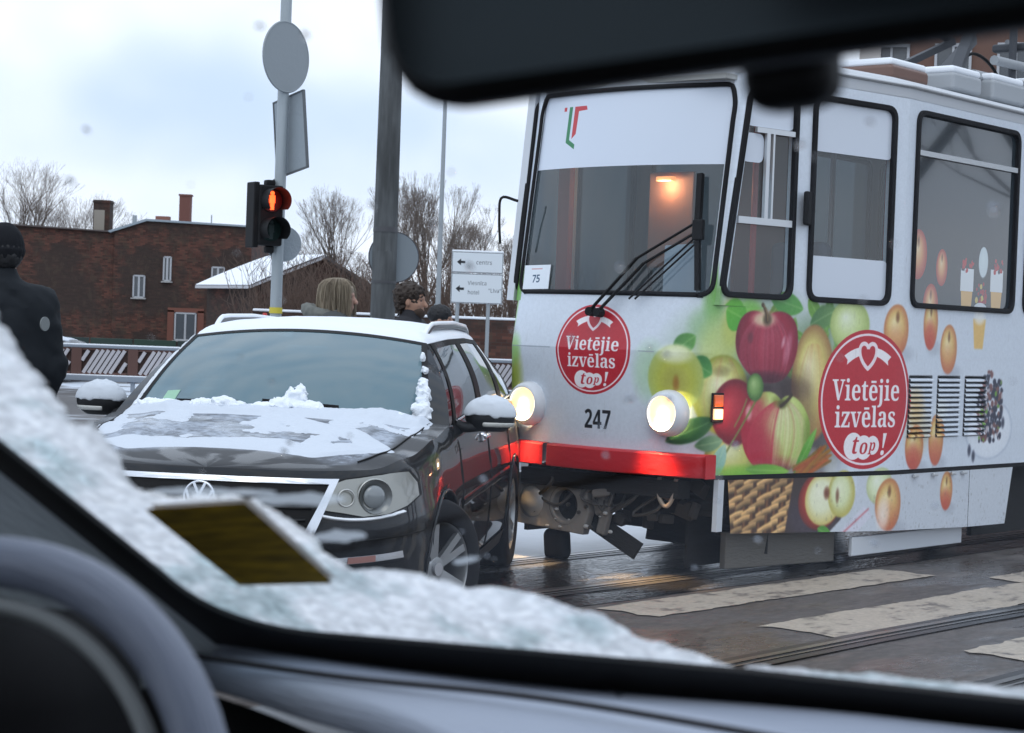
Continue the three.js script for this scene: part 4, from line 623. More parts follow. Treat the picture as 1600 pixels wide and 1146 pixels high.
    // door seams and rub strip
    for (const [z0, z1] of [[-1.32, -1.42], [-2.38, -2.42], [-3.30, -3.36]]) { const pts = []; for (let k = 0; k <= 8; k++) pts.push(V(...body(idxOfZ(lerp(z0, z1, k / 8)), m, lerp(0.1, 0.995, k / 8), 0.001))); mesh('door_seam', new THREE.TubeGeometry(new THREE.CatmullRomCurve3(pts), 16, 0.004, 5), M.black, estate); }
    const dh = (z) => { const g2 = rbox(0.025, 0.024, 0.17, 0.01, ...body(idxOfZ(z), m, 0.86, 0.022)); return merge(g2, rbox(0.03, 0.05, 0.05, 0.012, ...body(idxOfZ(z + 0.06), m, 0.855, 0.006))); };
    mesh('door_handle', dh(-2.22), chrome, estate); mesh('door_handle', dh(-3.12), chrome, estate);
    mesh('rub_strip', grid(40, 2, (a, b) => body(lerp(idxOfZ(-1.36), idxOfZ(-3.25), a), m, lerp(0.5, 0.56, b), [0.001, 0.012, 0.001][Math.round(b * 2)])), paint, estate);
  }
  // underside
  mesh('underbody', merge(box(1.6, 0.05, 4.3, 0, 0.22, -2.35), box(1.0, 0.25, 4.0, 0, 0.34, -2.35)), M.black, estate);
  // bonnet and wing tops
  const iC = idxOfZ(-1.40), edge = (v, m) => body(lerp(0.001, iC, v), m, 1);
  const centre = (v) => [0, 0.80 + 0.19 * Math.pow(v, 0.72), -0.085 - 1.08 * v];
  function bonnet(a, v) { // a -1..1
    const m = a < 0 ? -1 : 1, k = Math.abs(a), C = centre(v), E = edge(Math.pow(v, 0.62), m), kk = Math.pow(k, 2.4); const cr = 0.014 * Math.exp(-(((k - 0.62) / 0.1) ** 2)) * sst(0.1, 0.5, v);
    return [lerp(0, E[0], k), lerp(C[1], E[1], kk) + cr, lerp(C[2], E[2], Math.pow(k, 1.8))];
  }
  // paint with powder snow and scrape marks
  const hoodTex = dtex(1024, 1024, (u, v) => {
    const a = u * 2 - 1, n = fbm(u * 7, v * 7, 3.3, 6), f = fbm(u * 70, v * 50, 1.7, 4), st = fbm(u * 4 + v * 3, (v + u * 0.12) * 26, 8.1, 4), sp = hash3(Math.floor(u * 1024), Math.floor(v * 1024), 77);
    const area = sst(0.17, 0.26, v + 0.05 * (n - 0.5) + 0.10 * Math.abs(a) ** 3) * sst(0.90, 0.80, Math.abs(a) + 0.08 * (n - 0.5));
    const bare = sst(0.045, 0.0, Math.abs(v - 0.74 + 0.06 * a - 0.05 * (n - 0.5)) - 0.05) * sst(0.42, 0.62, st) * sst(0.25, -0.1, a), scrape = sst(0.60, 0.74, st * 0.7 + f * 0.3);
    let s = area * (0.42 + 0.55 * sst(0.35, 0.65, f * 0.5 + n * 0.5)) * (1 - 0.75 * scrape) * (1 - 0.9 * bare); if (sp > 0.95) s = Math.min(1, s + 0.25 * area); if (sp < 0.10) s *= 0.6;
    return [0, 1, 2].map((k) => lerp([0.11, 0.115, 0.13][k], [0.74, 0.78, 0.84][k], s * 0.9));
  });
  const hoodRough = dtex(512, 512, (u, v) => { const n = fbm(u * 9, v * 9, 3.3, 6), r = lerp(0.22, 0.8, sst(0.42, 0.6, n)); return [r, r, r]; }, false);
  mesh('bonnet', grid(80, 60, (a, v) => bonnet(a * 2 - 1, v)), mat(0xffffff, 1, { map: hoodTex, roughnessMap: hoodRough, clearcoat: 0.3, clearcoatRoughness: 0.2 }), estate);
  for (const m of [1, -1]) { const pts = []; for (let k = 0; k <= 14; k++) { const v = lerp(0.25, 0.98, k / 14), q = bonnet(m * lerp(0.86, 0.90, k / 14), v); pts.push(V(q[0], q[1] + 0.003, q[2])); } mesh('bonnet_seam', new THREE.TubeGeometry(new THREE.CatmullRomCurve3(pts), 30, 0.004, 5), M.black, estate); }
  // front: grille, emblem, lamps, bumper openings
  function patch(poly, lift, m, name, parent = estate, holes = [], edgeLen = 0.05) {
    const s = new THREE.Shape(poly.map((p) => new THREE.Vector2(...p))); holes.forEach((h) => s.holes.push(new THREE.Path(h.map((p) => new THREE.Vector2(...p)))));
    let g = new THREE.ShapeGeometry(s, 8).toNonIndexed(); g = new TessellateModifier(edgeLen, 6).modify(g);
    const p = g.attributes.position, cx = typeof lift === 'function' ? lift : () => lift;
    for (let i = 0; i < p.count; i++) { const x = p.getX(i), y = p.getY(i); p.setXYZ(i, ...onFront(x, y, cx(x, y))); }
    g = mergeVertices(new THREE.BufferGeometry().setAttribute('position', p), 1e-4); g.computeVertexNormals(); g.setAttribute('uv', new THREE.Float32BufferAttribute(new Float32Array(g.attributes.position.count * 2), 2));
    return mesh(name, g, m, parent);
  }
  const mirrorP = (pts, m) => pts.map(([x, y]) => [x * m, y]);
  const shield = [[-0.572, 0.772], [0.572, 0.772], [0.54, 0.71], [0.46, 0.52], [0.40, 0.36], [-0.40, 0.36], [-0.46, 0.52], [-0.54, 0.71]];
  const hole = [[-0.53, 0.750], [0.53, 0.750], [0.50, 0.69], [0.415, 0.52], [0.35, 0.40], [-0.35, 0.40], [-0.415, 0.52], [-0.50, 0.69]];
  const grille = patch(hole, 0.004, M.black, 'grille');
  patch(shield, 0.014, chrome, 'chrome_surround', grille, [hole]);
  for (let r = 0; r < 4; r++) { const y = 0.695 - r * 0.05, w = lerp(0.485, 0.40, r / 3.4); mesh('slat', grid(24, 2, (a, b) => onFront(lerp(-w, w, a), y + b * 0.014, [0.004, 0.016, 0.004][Math.round(b * 2)])), blackP, grille); }
  {
    const em = part('emblem', estate), q = onFront(0.0, 0.685, 0.03); em.position.set(q[0], 0.685, q[2] + 0.006); em.rotation.x = -0.12;
    mesh('emblem_disc', cyl(0.066, 0.07, 0.012, 36, 0, 0, -0.008, Math.PI / 2), M.black, em);
    const R = 0.062, lt = (pts) => { const a = []; for (let i = 1; i < pts.length; i++) a.push(flatBar([...pts[i - 1], 0.004], [...pts[i], 0.004], 0.011, 0.008, [0, 0, 1])); return a; };
    mesh('emblem_ring', new THREE.TorusGeometry(R, 0.006, 10, 48).scale(1, 1, 1), chrome, em);
    mesh('emblem_letters', merge(lt([[-0.024, 0.056], [0, 0.006], [0.024, 0.056]]), lt([[-0.054, 0.026], [-0.026, -0.052], [0, -0.002], [0.026, -0.052], [0.054, 0.026]])), chrome, em);
  }
  const lampPoly = [[0.500, 0.645], [0.532, 0.745], [0.60, 0.768], [0.72, 0.782], [0.83, 0.792], [0.845, 0.745], [0.846, 0.69], [0.81, 0.652], [0.745, 0.625], [0.66, 0.618], [0.58, 0.634]];
  const reflM = mat([0.29, 0.29, 0.265], 0.34, { metalness: 0.75, clearcoat: 1, clearcoatRoughness: 0.08, bumpMap: grainTex, bumpScale: 0.001 });
  for (const m of [1, -1]) {
    const hl = patch(mirrorP(lampPoly, m).map((p) => [0, 1].map((k) => { const c = [0.69 * m, 0.70]; return c[k] + (p[k] - c[k]) * 1.06; })), 0.003, M.black, 'headlight');
    patch(mirrorP(lampPoly, m), (x, y) => 0.008, reflM, 'lens', hl);
    const q = onFront(0.705 * m, 0.70, 0.012), nn = onFront(0.705 * m, 0.70, 0.1), dir = V(nn[0] - q[0], 0, nn[2] - q[2]).normalize(); const ry = Math.atan2(dir.x, dir.z) * 0.62;
    const pos = (g, x, y, z) => xf(g, 0, 0, 0, 0, ry, 0).translate(q[0] + x, 0.70 + y, q[2] + z);
    mesh('reflector_ring', pos(new THREE.TorusGeometry(0.072, 0.005, 8, 40), 0, 0, 0.012), mat([0.42, 0.42, 0.40], 0.25, { metalness: 0.7 }), hl);
    mesh('reflector_bowl', pos(new THREE.LatheGeometry([[0.0, -0.005], [0.045, 0.0], [0.06, 0.01], [0.071, 0.018]].map((p) => new THREE.Vector2(...p)), 32).rotateX(Math.PI / 2), 0, 0, 0.006), mat([0.2, 0.21, 0.21], 0.3, { metalness: 0.6 }), hl);
    mesh('projector_lens', pos(new THREE.SphereGeometry(0.048, 20, 14).scale(1, 1, 0.4), 0, 0, 0.02), mat([0.22, 0.24, 0.25], 0.08, { clearcoat: 1 }), hl);
    mesh('inner_cell', pos(new THREE.TorusGeometry(0.035, 0.004, 8, 28).translate(-0.12 * m, -0.005, 0), 0, 0, 0.03), mat([0.5, 0.5, 0.48], 0.3, { metalness: 0.6 }), hl);
    mesh('snow_ledge', grid(24, 3, (a, b) => { const x = lerp(0.50, 0.80, a) * m, y = lerp(0.612, 0.598, b) + 0.03 * Math.pow((a - 0.45) * 1.6, 2); return onFront(x, y, [0.004, 0.018, 0.014, 0.002][Math.round(b * 3)]); }), M.snow, estate);
    patch(mirrorP([[0.47, 0.30], [0.52, 0.40], [0.80, 0.42], [0.80, 0.33]], m), 0.003, M.black, 'lower_intake');
    const fs = patch(mirrorP([[0.50, 0.415], [0.505, 0.445], [0.79, 0.465], [0.795, 0.437]], m), 0.010, chrome, 'bumper_strip');
    patch(mirrorP([[0.60, 0.424], [0.602, 0.450], [0.70, 0.457], [0.70, 0.431]], m), 0.013, mat([0.30, 0.14, 0.12], 0.4), 'side_reflector', fs);
    patch(mirrorP([[0.40, 0.20], [0.44, 0.23], [0.84, 0.25], [0.84, 0.22]], m), 0.006, blackP, 'lower_lip');
    const bs = []; for (let k = 0; k <= 12; k++) bs.push(V(...onFront(lerp(0.46, 0.86, k / 12) * m, lerp(0.50, 0.535, k / 12), 0.001))); mesh('bumper_seam', new THREE.TubeGeometry(new THREE.CatmullRomCurve3(bs), 24, 0.0035, 5), M.black, estate);
  }
  patch([[-0.27, 0.40], [0.27, 0.40], [0.27, 0.515], [-0.27, 0.515]], 0.022, mat([0.6, 0.62, 0.64], 0.5), 'plate_holder');
  // greenhouse
  const wsB = (a) => { const x = a * 0.735; return [x, 1.0 - 0.045 * a * a, -1.165 - 0.20 * Math.pow(Math.abs(a), 2)]; };
  const wsT = (a) => { const x = a * 0.605; return [x, 1.378 - 0.05 * a * a, -1.93 - 0.07 * a * a]; };
  const screen = (a, b, lift = 0) => { const p = wsB(a), q = wsT(a), s = Math.sin(b * Math.PI) * 0.025; return [lerp(p[0], q[0], b), lerp(p[1], q[1], b) + s + lift, lerp(p[2], q[2], b) + s * 0.6 + lift * 0.6]; };
  const hazeGlass = mat([0.19, 0.33, 0.385], 0.06, { transmission: 0.52, ior: 1.6 }), sideGlass = mat([0.30, 0.34, 0.35], 0.05, { transmission: 0.75, ior: 1.55 });
  const wsm = mesh('windscreen', grid(30, 16, (a, b) => screen(lerp(-0.965, 0.965, a), lerp(0.03, 0.965, b))), hazeGlass, estate);
  mesh('inspection_sticker', grid(1, 1, (a, b) => screen(lerp(-0.80, -0.70, a), lerp(0.08, 0.19, b), 0.002)), mat([0.30, 0.52, 0.36], 0.5), wsm);
  const strips = []; strips.push(grid(30, 1, (a, b) => screen(a * 2 - 1, lerp(0.955, 1.0, b), 0.002)), grid(30, 1, (a, b) => screen(a * 2 - 1, lerp(0.0, 0.04, b), 0.002))); for (const m of [-1, 1]) strips.push(grid(1, 16, (a, b) => screen(m * lerp(0.955, 1.0, a), b, 0.002)));
  mesh('screen_frit', merge(strips), M.black, wsm);
  const railT = (w) => { const k = [[0.605, 1.325, -2.0], [0.635, 1.350, -2.5], [0.64, 1.357, -3.1], [0.62, 1.342, -3.7], [0.565, 1.285, -4.3]]; const f = w * 4, i = Math.min(3, Math.floor(f)), t = f - i; return [0, 1, 2].map((c) => lerp(k[i][c], k[i + 1][c], t)); };
  const beltB = (w) => body(lerp(iC, idxOfZ(-4.45), w), 1, 1);
  const sideP = (w, b, m, lift = 0) => { const p = beltB(w), q = railT(w), s = Math.sin(b * Math.PI) * 0.03 + lift; return [m * (lerp(p[0], q[0], b) + s), lerp(p[1], q[1], b), lerp(p[2], q[2], b)]; };
  for (const m of [1, -1]) {
    mesh('front_pillar', merge(grid(2, 14, (a, b) => { const p = screen(m, b), q = sideP(0, b, m); return [0, 1, 2].map((c) => lerp(p[c], q[c], a)); }), grid(2, 14, (a, b) => sideP(lerp(0, 0.045, a), b, m))), paint, estate);
    mesh('side_window', grid(16, 10, (a, b) => sideP(lerp(0.06, 0.335, a), lerp(0.04, 0.94, b), m)), sideGlass, estate);
    mesh('side_window', grid(16, 10, (a, b) => sideP(lerp(0.375, 0.65, a), lerp(0.04, 0.94, b), m)), sideGlass, estate);
    mesh('side_window', grid(16, 10, (a, b) => sideP(lerp(0.70, 0.93, a), lerp(0.04, 0.94, b), m)), sideGlass, estate);
    mesh('window_frame', merge([[0.035, 0.065], [0.325, 0.385], [0.645, 0.705], [0.925, 1.0]].map(([a0, a1]) => grid(3, 10, (a, b) => sideP(lerp(a0, a1, a), b, m, 0.004))), grid(60, 2, (a, b) => sideP(lerp(0.03, 1, a), lerp(0.93, 1.0, b), m, 0.003)), grid(60, 1, (a, b) => sideP(lerp(0.03, 1, a), lerp(0, 0.05, b), m, 0.003))), M.black, estate);
    mesh('window_trim', new THREE.TubeGeometry(new THREE.CatmullRomCurve3(Array.from({ length: 24 }, (_, k) => V(...sideP(lerp(0.05, 0.97, k / 23), 0.03, m, 0.008)))), 60, 0.006, 6), chrome, estate);
  }
  const roofP = (a, w, lift = 0) => { const f = w, m = a < 0 ? -1 : 1, k = Math.abs(a), e = railT(f), c0 = wsT(0), zc = lerp(c0[2], -4.32, f); return [m * e[0] * k, lerp(1.378 + 0.045 * Math.sin(Math.min(1, f * 1.6) * Math.PI * 0.6) - 0.05 * f * f, e[1], Math.pow(k, 2.3)) + lift, lerp(zc, e[2], k * k)]; };
  mesh('roof', grid(40, 30, (a, w) => roofP(a * 2 - 1, w)), paint, estate);
  mesh('tailgate', grid(24, 8, (a, b) => { const k = a * 2 - 1, m = k < 0 ? -1 : 1, r = roofP(k, 1), i = lerp(NP, idxOfZ(-4.45), Math.abs(k)), q = body(i, m, 1); return [0, 1, 2].map((c) => lerp(r[c], q[c], b)); }), paint, estate);
  // roof rails
  for (const m of [1, -1]) { const pts = []; for (let k = 0; k <= 20; k++) { const w = lerp(0.10, 0.93, k / 20), q = railT(w), u = Math.min(1, k / 1.6, (20 - k) / 1.6); pts.push(V(m * (q[0] - 0.06), q[1] + 0.015 + 0.05 * u, q[2])); } mesh('roof_rail', new THREE.TubeGeometry(new THREE.CatmullRomCurve3(pts), 90, 0.015, 8), mat([0.10, 0.105, 0.115], 0.35, { metalness: 0.4 }), estate); mesh('rail_snow', new THREE.TubeGeometry(new THREE.CatmullRomCurve3(pts.map((p) => V(p.x, p.y + 0.017, p.z))), 90, 0.013, 7), M.snow, estate); }
  // mirrors
  const mirrorSnow = mat([0.60, 0.64, 0.69], 0.9, { bumpMap: grainTex, bumpScale: 0.006 });
  for (const m of [1, -1]) {
    const mr = part('door_mirror', estate), at = [m * 0.985, 0.985, -1.66];
    const sh = (x, y, z) => { let d = ell(x, y, z, [0, 0, 0], [0.125, 0.085, 0.075]); d = Math.max(d, -0.055 - z); d = Math.max(d, -0.072 - y); return d; };
    mesh('housing', nets(sh, [-0.15, -0.11, -0.1], [0.15, 0.11, 0.1], 0.008).translate(...at), M.darkPlastic, mr);
    mesh('mirror_stalk', tube([[m * 0.80, 0.955, -1.60], [m * 0.86, 0.93, -1.62], [m * 0.93, 0.935, -1.65]], 0.026, 8), M.darkPlastic, mr);
    mesh('indicator', nets((x, y, z) => Math.max(ell(x, y, z, [0, 0, 0], [0.130, 0.09, 0.080]), Math.abs(y + 0.036) - 0.013, -x * m - 0.03), [-0.15, -0.11, -0.1], [0.15, 0.11, 0.1], 0.008).translate(...at), mat([0.55, 0.55, 0.52], 0.3), mr);
    const sn = (x, y, z) => { const d = ell(x, y, z, [0, 0.008, 0], [0.132, 0.084 + 0.024 * fbm(x * 45 + 9, z * 45, y * 45, 3), 0.08]); return Math.max(d, 0.004 + 0.028 * (fbm(x * 30 + m * 5, z * 30, 2.2, 3) - 0.5) - y); };
    mesh('mirror_snow', nets(sn, [-0.15, -0.06, -0.11], [0.15, 0.13, 0.11], 0.007).translate(...at), mirrorSnow, mr);
  }
  // interior seen dimly through the glass
  {
    const it = part('cabin', estate), dk = mat([0.04, 0.042, 0.045], 0.8);
    mesh('dashboard', rbox(1.4, 0.25, 0.5, 0.08, 0, 0.84, -1.62), dk, it); mesh('steering_wheel', xf(new THREE.TorusGeometry(0.18, 0.016, 8, 32), 0.36, 0.93, -1.86, -0.45, 0, 0), dk, it);
    for (const x of [-0.36, 0.36]) mesh('seat', merge(rbox(0.5, 0.7, 0.16, 0.06, x, 0.85, -2.62, -0.2), rbox(0.28, 0.18, 0.1, 0.04, x, 1.24, -2.72), rbox(0.5, 0.16, 0.5, 0.05, x, 0.5, -2.35)), dk, it);
    mesh('rear_seat', rbox(1.3, 0.7, 0.2, 0.06, 0, 0.85, -3.55, -0.25), dk, it); mesh('floor', box(1.5, 0.04, 3.2, 0, 0.30, -2.8), dk, it);
    mesh('inner_mirror', rbox(0.22, 0.06, 0.03, 0.012, 0, 1.27, -1.95), mat([0.5, 0.52, 0.55], 0.1, { metalness: 0.9 }), it);
  }
  // wheels
  function wheel(m, z, steer) {
    const w = part('wheel', estate); w.position.set(m * 0.79, WY, z); w.rotation.y = (m > 0 ? 0 : Math.PI) + steer;
    const Lz = (pts, n = 48) => new THREE.LatheGeometry(pts.map((p) => new THREE.Vector2(...p)), n).rotateZ(-Math.PI / 2);
    mesh('tyre', Lz([[0.205, -0.11], [0.235, -0.115], [0.29, -0.115], [0.310, -0.10], [0.32, -0.07], [0.32, 0.07], [0.312, 0.095], [0.295, 0.108], [0.25, 0.112], [0.218, 0.106], [0.213, 0.098]]), M.rubber, w);
    const al = mat([0.36, 0.37, 0.38], 0.35, { metalness: 0.7 });
    mesh('rim', merge(Lz([[0.214, -0.10], [0.205, -0.08], [0.200, 0.0], [0.203, 0.08], [0.213, 0.098], [0.218, 0.104]]), Lz([[0.0, 0.075], [0.05, 0.08], [0.06, 0.07], [0.06, 0.02]], 24)), al, w);
    for (let k = 0; k < 5; k++) for (const o of [-0.17, 0.17]) { const a = k / 5 * Math.PI * 2 + 0.3; const y0 = Math.cos(a + o * 0.9) * 0.05, z0 = Math.sin(a + o * 0.9) * 0.05, y1 = Math.cos(a + o) * 0.207, z1 = Math.sin(a + o) * 0.207; mesh('spoke', flatBar([0.066, y0, z0], [0.083, y1, z1], 0.036, 0.022, [1, 0, 0]), al, w); }
    mesh('hub_cap', cyl(0.028, 0.03, 0.014, 20, 0.084, 0, 0, 0, 0, Math.PI / 2), mat([0.5, 0.5, 0.52], 0.3, { metalness: 0.6 }), w);
    mesh('brake_disc', merge(cyl(0.15, 0.15, 0.02, 32, 0.0, 0, 0, 0, 0, Math.PI / 2), cyl(0.2, 0.2, 0.01, 32, -0.05, 0, 0, 0, 0, Math.PI / 2)), mat([0.05, 0.048, 0.045], 0.6), w);
  }
  wheel(1, WZ[0], -0.5); wheel(-1, WZ[0], -0.5); wheel(1, WZ[1], 0); wheel(-1, WZ[1], 0);
  // snow lying on the car (belongs to it and would ride along)
  const sm = mat([0.84, 0.88, 0.93], 0.85, { bumpMap: grainTex, bumpScale: 0.004 }), thinSnow = mat([0.60, 0.645, 0.71], 0.8, { bumpMap: grainTex, bumpScale: 0.005 });
  mesh('roof_snow', grid(90, 70, (a, w) => { const k = a * 2 - 1, e = Math.min(1, (1 - Math.abs(k)) * 9, w * 22, (1 - w) * 12); const th = Math.sqrt(clamp(e)) * (0.034 + 0.010 * fbm(k * 5, w * 9, 0, 3)) - 0.004 * (1 - clamp(e)); return roofP(k * 1.0, lerp(0.0, 1, w), th); }), sm, estate);
  // bonnet snow: thick at the cowl, along the nose and the wing, scraped away between
  const hs = (a, v) => {
    const n = fbm(a * 4 + 7, v * 5 + 2, 0, 5), n2 = fbm(a * 18, v * 22, 4.4, 3), k = Math.abs(a);
    let t = 0.034 * sst(0.87, 0.95, v + 0.05 * (n - 0.5) + 0.05 * sst(0.2, 0.8, a));            // bank along the cowl
    t = Math.max(t, 0.013 * sst(0.20, 0.27, v + 0.10 * k ** 3) * sst(0.44, 0.33, v + 0.22 * (n - 0.5)) * (0.45 + 0.55 * sst(-0.7, 0.3, a))); // bank along the nose
    const d = Math.abs(v - (0.86 - 0.62 * (a - 0.10))); t = Math.max(t, 0.014 * sst(0.085, 0.055, d + 0.04 * (n2 - 0.5)) * (a > 0.05 && v > 0.4 ? 1 : 0)); // ridge pushed aside
    const d2 = Math.abs(v - (0.90 - 0.5 * (a - 0.45))); t = Math.max(t, 0.010 * sst(0.04, 0.02, d2 + 0.03 * (n2 - 0.5)) * (a > 0.45 && v > 0.45 ? 1 : 0));
    t = Math.max(t, 0.014 * sst(0.56, 0.72, n) * sst(0.25, 0.35, v));
    return t * (0.7 + 0.6 * n2) * sst(0.93, 0.84, k + 0.06 * (n2 - 0.5) + 0.25 * sst(0.45, 0.2, v)) - 0.003;
  };
  { const NU = 220, NV = 150; mesh('bonnet_snow', grid(NU, NV, (a, v) => { const k = a * 2 - 1, q = bonnet(k, v); return [q[0], q[1] + hs(k, v), q[2]]; }, (i, j) => hs((i + 0.5) / NU * 2 - 1, (j + 0.5) / NV) < -0.001), thinSnow, estate); }
  // lumps at the foot of the windscreen, on the wipers and the pillar
  const lump = (c, r, seed) => nets((x, y, z) => ell(x, y, z, [0, 0, 0], r) + 1.1 * Math.min(...r) * (fbm(x * 42 + seed, y * 42, z * 42 + seed + 1, 4) - 0.5), r.map((k) => -k * 1.5), r.map((k) => k * 1.5), Math.min(...r) / 7).translate(...c);
  const lumps = [];
  for (const [a, b, r, s] of [[0.16, 0.05, [0.055, 0.075, 0.05], 1], [0.10, 0.02, [0.09, 0.035, 0.05], 2], [0.25, 0.01, [0.07, 0.03, 0.04], 3], [-0.30, 0.01, [0.09, 0.035, 0.05], 4], [-0.45, 0.01, [0.07, 0.03, 0.04], 5], [-0.72, 0.01, [0.08, 0.03, 0.04], 6], [-0.86, 0.02, [0.07, 0.035, 0.05], 7], [0.75, 0.0, [0.07, 0.025, 0.04], 8], [0.945, 0.06, [0.05, 0.05, 0.04], 9], [0.955, 0.15, [0.036, 0.07, 0.035], 10], [0.965, 0.27, [0.034, 0.06, 0.03], 11], [0.96, 0.36, [0.026, 0.04, 0.03], 16], [0.98, 0.55, [0.02, 0.02, 0.02], 12], [0.965, 0.72, [0.014, 0.022, 0.02], 13], [-0.0, 0.0, [0.10, 0.02, 0.03], 15]]) lumps.push(lump(screen(a, b, 0.012), r, s * 7.3));
  mesh('snow_lump', merge(lumps), sm, estate);
  for (const m of [-1]) mesh('pillar_snow', grid(4, 50, (a, b) => { const p = screen(m * 1.0, b), q = sideP(0.0, b, m), t = 0.008 * Math.sin(Math.PI * a) * sst(0.2, 0.45, fbm(b * 26, m * 3 + a * 2, 0, 3)) - 0.0015; return [lerp(p[0], q[0], lerp(-0.12, 0.25, a)) + m * t * 0.5, lerp(p[1], q[1], lerp(-0.12, 0.25, a)) + t, lerp(p[2], q[2], lerp(-0.12, 0.25, a)) + t]; }), sm, estate);
  // wipers
  for (const [a0, a1] of [[0.55, -0.02], [-0.12, -0.62]]) mesh('wiper', merge(flatBar(screen(a0, -0.01, 0.012), screen(a1, 0.035, 0.016), 0.016, 0.014), flatBar(screen(lerp(a0, a1, 0.2), 0.03, 0.016), screen(a1 - 0.04, 0.05, 0.016), 0.012, 0.016)), M.black, estate);
}
// ---------------------------------------------------------------- traffic signal, poles and signs
{
  const g = thing('pedestrian_signal', 'grey signal pole with lit red pedestrian light and backs of signs', 'traffic light', [-1.985, 0, -16], 0);
  mesh('pole', merge(cyl(0.046, 0.05, 4.7, 16, 0, 2.35, 0)), mat([0.36, 0.40, 0.42], 0.45, { metalness: 0.2, bumpMap: grainTex, bumpScale: 0.002 }), g);
  mesh('pole_collar', cyl(0.054, 0.056, 0.05, 16, 0, 1.50, 0), mat([0.6, 0.5, 0.05], 0.6), g);
  // housing turned towards the crossing
  const h = part('signal_head', g); h.position.set(-0.06, 2.28, 0.11); h.rotation.y = 0.55;
  mesh('housing', rbox(0.22, 0.50, 0.13, 0.02, -0.02, 0, 0), M.black, h);
  mesh('backing_board', rbox(0.05, 0.54, 0.16, 0.01, -0.145, 0.0, -0.03), M.black, h);
  for (const [y, red] of [[0.12, 1], [-0.12, 0]]) {
    mesh('visor', new THREE.CylinderGeometry(0.105, 0.10, 0.17, 24, 1, true, Math.PI * 0.25, Math.PI * 1.5).rotateX(Math.PI / 2).translate(-0.02, y, 0.145), M.black, h);
    mesh('lens', cyl(0.092, 0.092, 0.01, 28, -0.02, y, 0.068, Math.PI / 2), red ? mat([0.05, 0.003, 0.002], 0.3) : mat([0.008, 0.02, 0.018], 0.15), h);
    const em = red ? mat([0.6, 0.05, 0.02], 0.4, { emissive: lin(1, 0.10, 0.02), emissiveIntensity: 3.2 }) : mat([0.015, 0.03, 0.028], 0.4);
    mesh(red ? 'red_figure_light' : 'green_figure', merge(cyl(0.017, 0.017, 0.008, 14, -0.02, y + 0.062, 0.077, Math.PI / 2), rbox(0.05, 0.066, 0.008, 0.003, -0.02, y + 0.012, 0.077), rbox(0.034, 0.06, 0.008, 0.003, -0.02, y - 0.045, 0.077)), em, h);
    if (red) { const l = new THREE.PointLight(new THREE.Color(1, 0.08, 0.02), 0.035); l.position.set(-0.02, y, 0.13); l.castShadow = true; h.add(l); }
  }
  mesh('bracket', merge(bar([0, 0.26, -0.02], [0.08, 0.30, -0.10], 0.018), bar([0, -0.26, -0.02], [0.07, -0.30, -0.10], 0.018), rbox(0.08, 0.05, 0.08, 0.015, -0.01, 0.27, -0.01), rbox(0.07, 0.06, 0.07, 0.015, 0.0, -0.28, 0.0)), M.black, h);
  const back = mat([0.30, 0.34, 0.37], 0.55, { metalness: 0.15, bumpMap: grainTex, bumpScale: 0.003 });
  const disc = part('round_sign', g); disc.position.set(0.02, 3.60, 0.06); disc.rotation.y = 1.0;
  mesh('sign_back', merge(cyl(0.29, 0.29, 0.012, 48, 0, 0, 0, Math.PI / 2), new THREE.TorusGeometry(0.288, 0.010, 6, 48)), mat([0.27, 0.30, 0.32], 0.5, { bumpMap: grainTex, bumpScale: 0.0008 }), disc);
  mesh('clamp', merge(box(0.34, 0.03, 0.02, 0, 0.12, -0.02), box(0.34, 0.03, 0.02, 0, -0.12, -0.02)), M.galv, disc);
  const rec = part('square_sign', g); rec.position.set(0.05, 2.965, -0.06); rec.rotation.set(0, -0.9, 0.16);
  mesh('sign_back', rbox(0.46, 0.64, 0.012, 0.005, 0.03, 0, 0), back, rec);
  mesh('sign_rim', merge(box(0.48, 0.012, 0.024, 0.03, 0.322, 0), box(0.48, 0.012, 0.024, 0.03, -0.322, 0), box(0.012, 0.64, 0.024, 0.264, 0, 0), box(0.012, 0.64, 0.024, -0.204, 0, 0)), mat([0.10, 0.11, 0.12], 0.5), rec);
  const lo = part('small_round_sign', g); lo.position.set(0.035, 2.06, -0.09); lo.rotation.y = 0.3;
  mesh('sign_back', cyl(0.15, 0.15, 0.01, 36, 0, 0, 0, Math.PI / 2), back, lo);
}
{
  const g = thing('catenary_pole', 'thick grey concrete tram wire pole standing behind the estate car', 'pole', [-1.505, 0, -22], 0);
  const cm = dtex(256, 512, (u, v) => { const n = tn(u, v, 6, 101, 5), s = tn(u, v * 0.25, 30, 102, 3), k = 0.30 + 0.16 * (n - 0.5) + 0.10 * (s - 0.5); return [k * 0.97, k, k * 1.01]; }); cm.repeat.set(1, 4);
  mesh('shaft', cyl(0.105, 0.15, 9, 24, 0, 4.5, 0), mat(0xffffff, 0.85, { map: cm, bumpMap: grainTex, bumpScale: 0.004 }), g);
  mesh('band', merge(cyl(0.142, 0.143, 0.06, 24, 0, 2.50, 0), cyl(0.146, 0.146, 0.03, 24, 0, 1.90, 0)), mat([0.06, 0.06, 0.065], 0.5), g);
  const d = part('round_sign', g); d.position.set(0.115, 2.19, -0.02); d.rotation.y = 0.25;
  mesh('sign_back', merge(cyl(0.29, 0.29, 0.012, 44, 0, 0, -0.06, Math.PI / 2)), mat([0.20, 0.23, 0.25], 0.6), d); mesh('sign_rim', new THREE.TorusGeometry(0.29, 0.008, 6, 44).translate(0, 0, -0.06), mat([0.05, 0.05, 0.06], 0.5), d);
  mesh('clamp', merge(box(0.04, 0.5, 0.05, -0.02, 0, -0.03)), M.black, d);
}
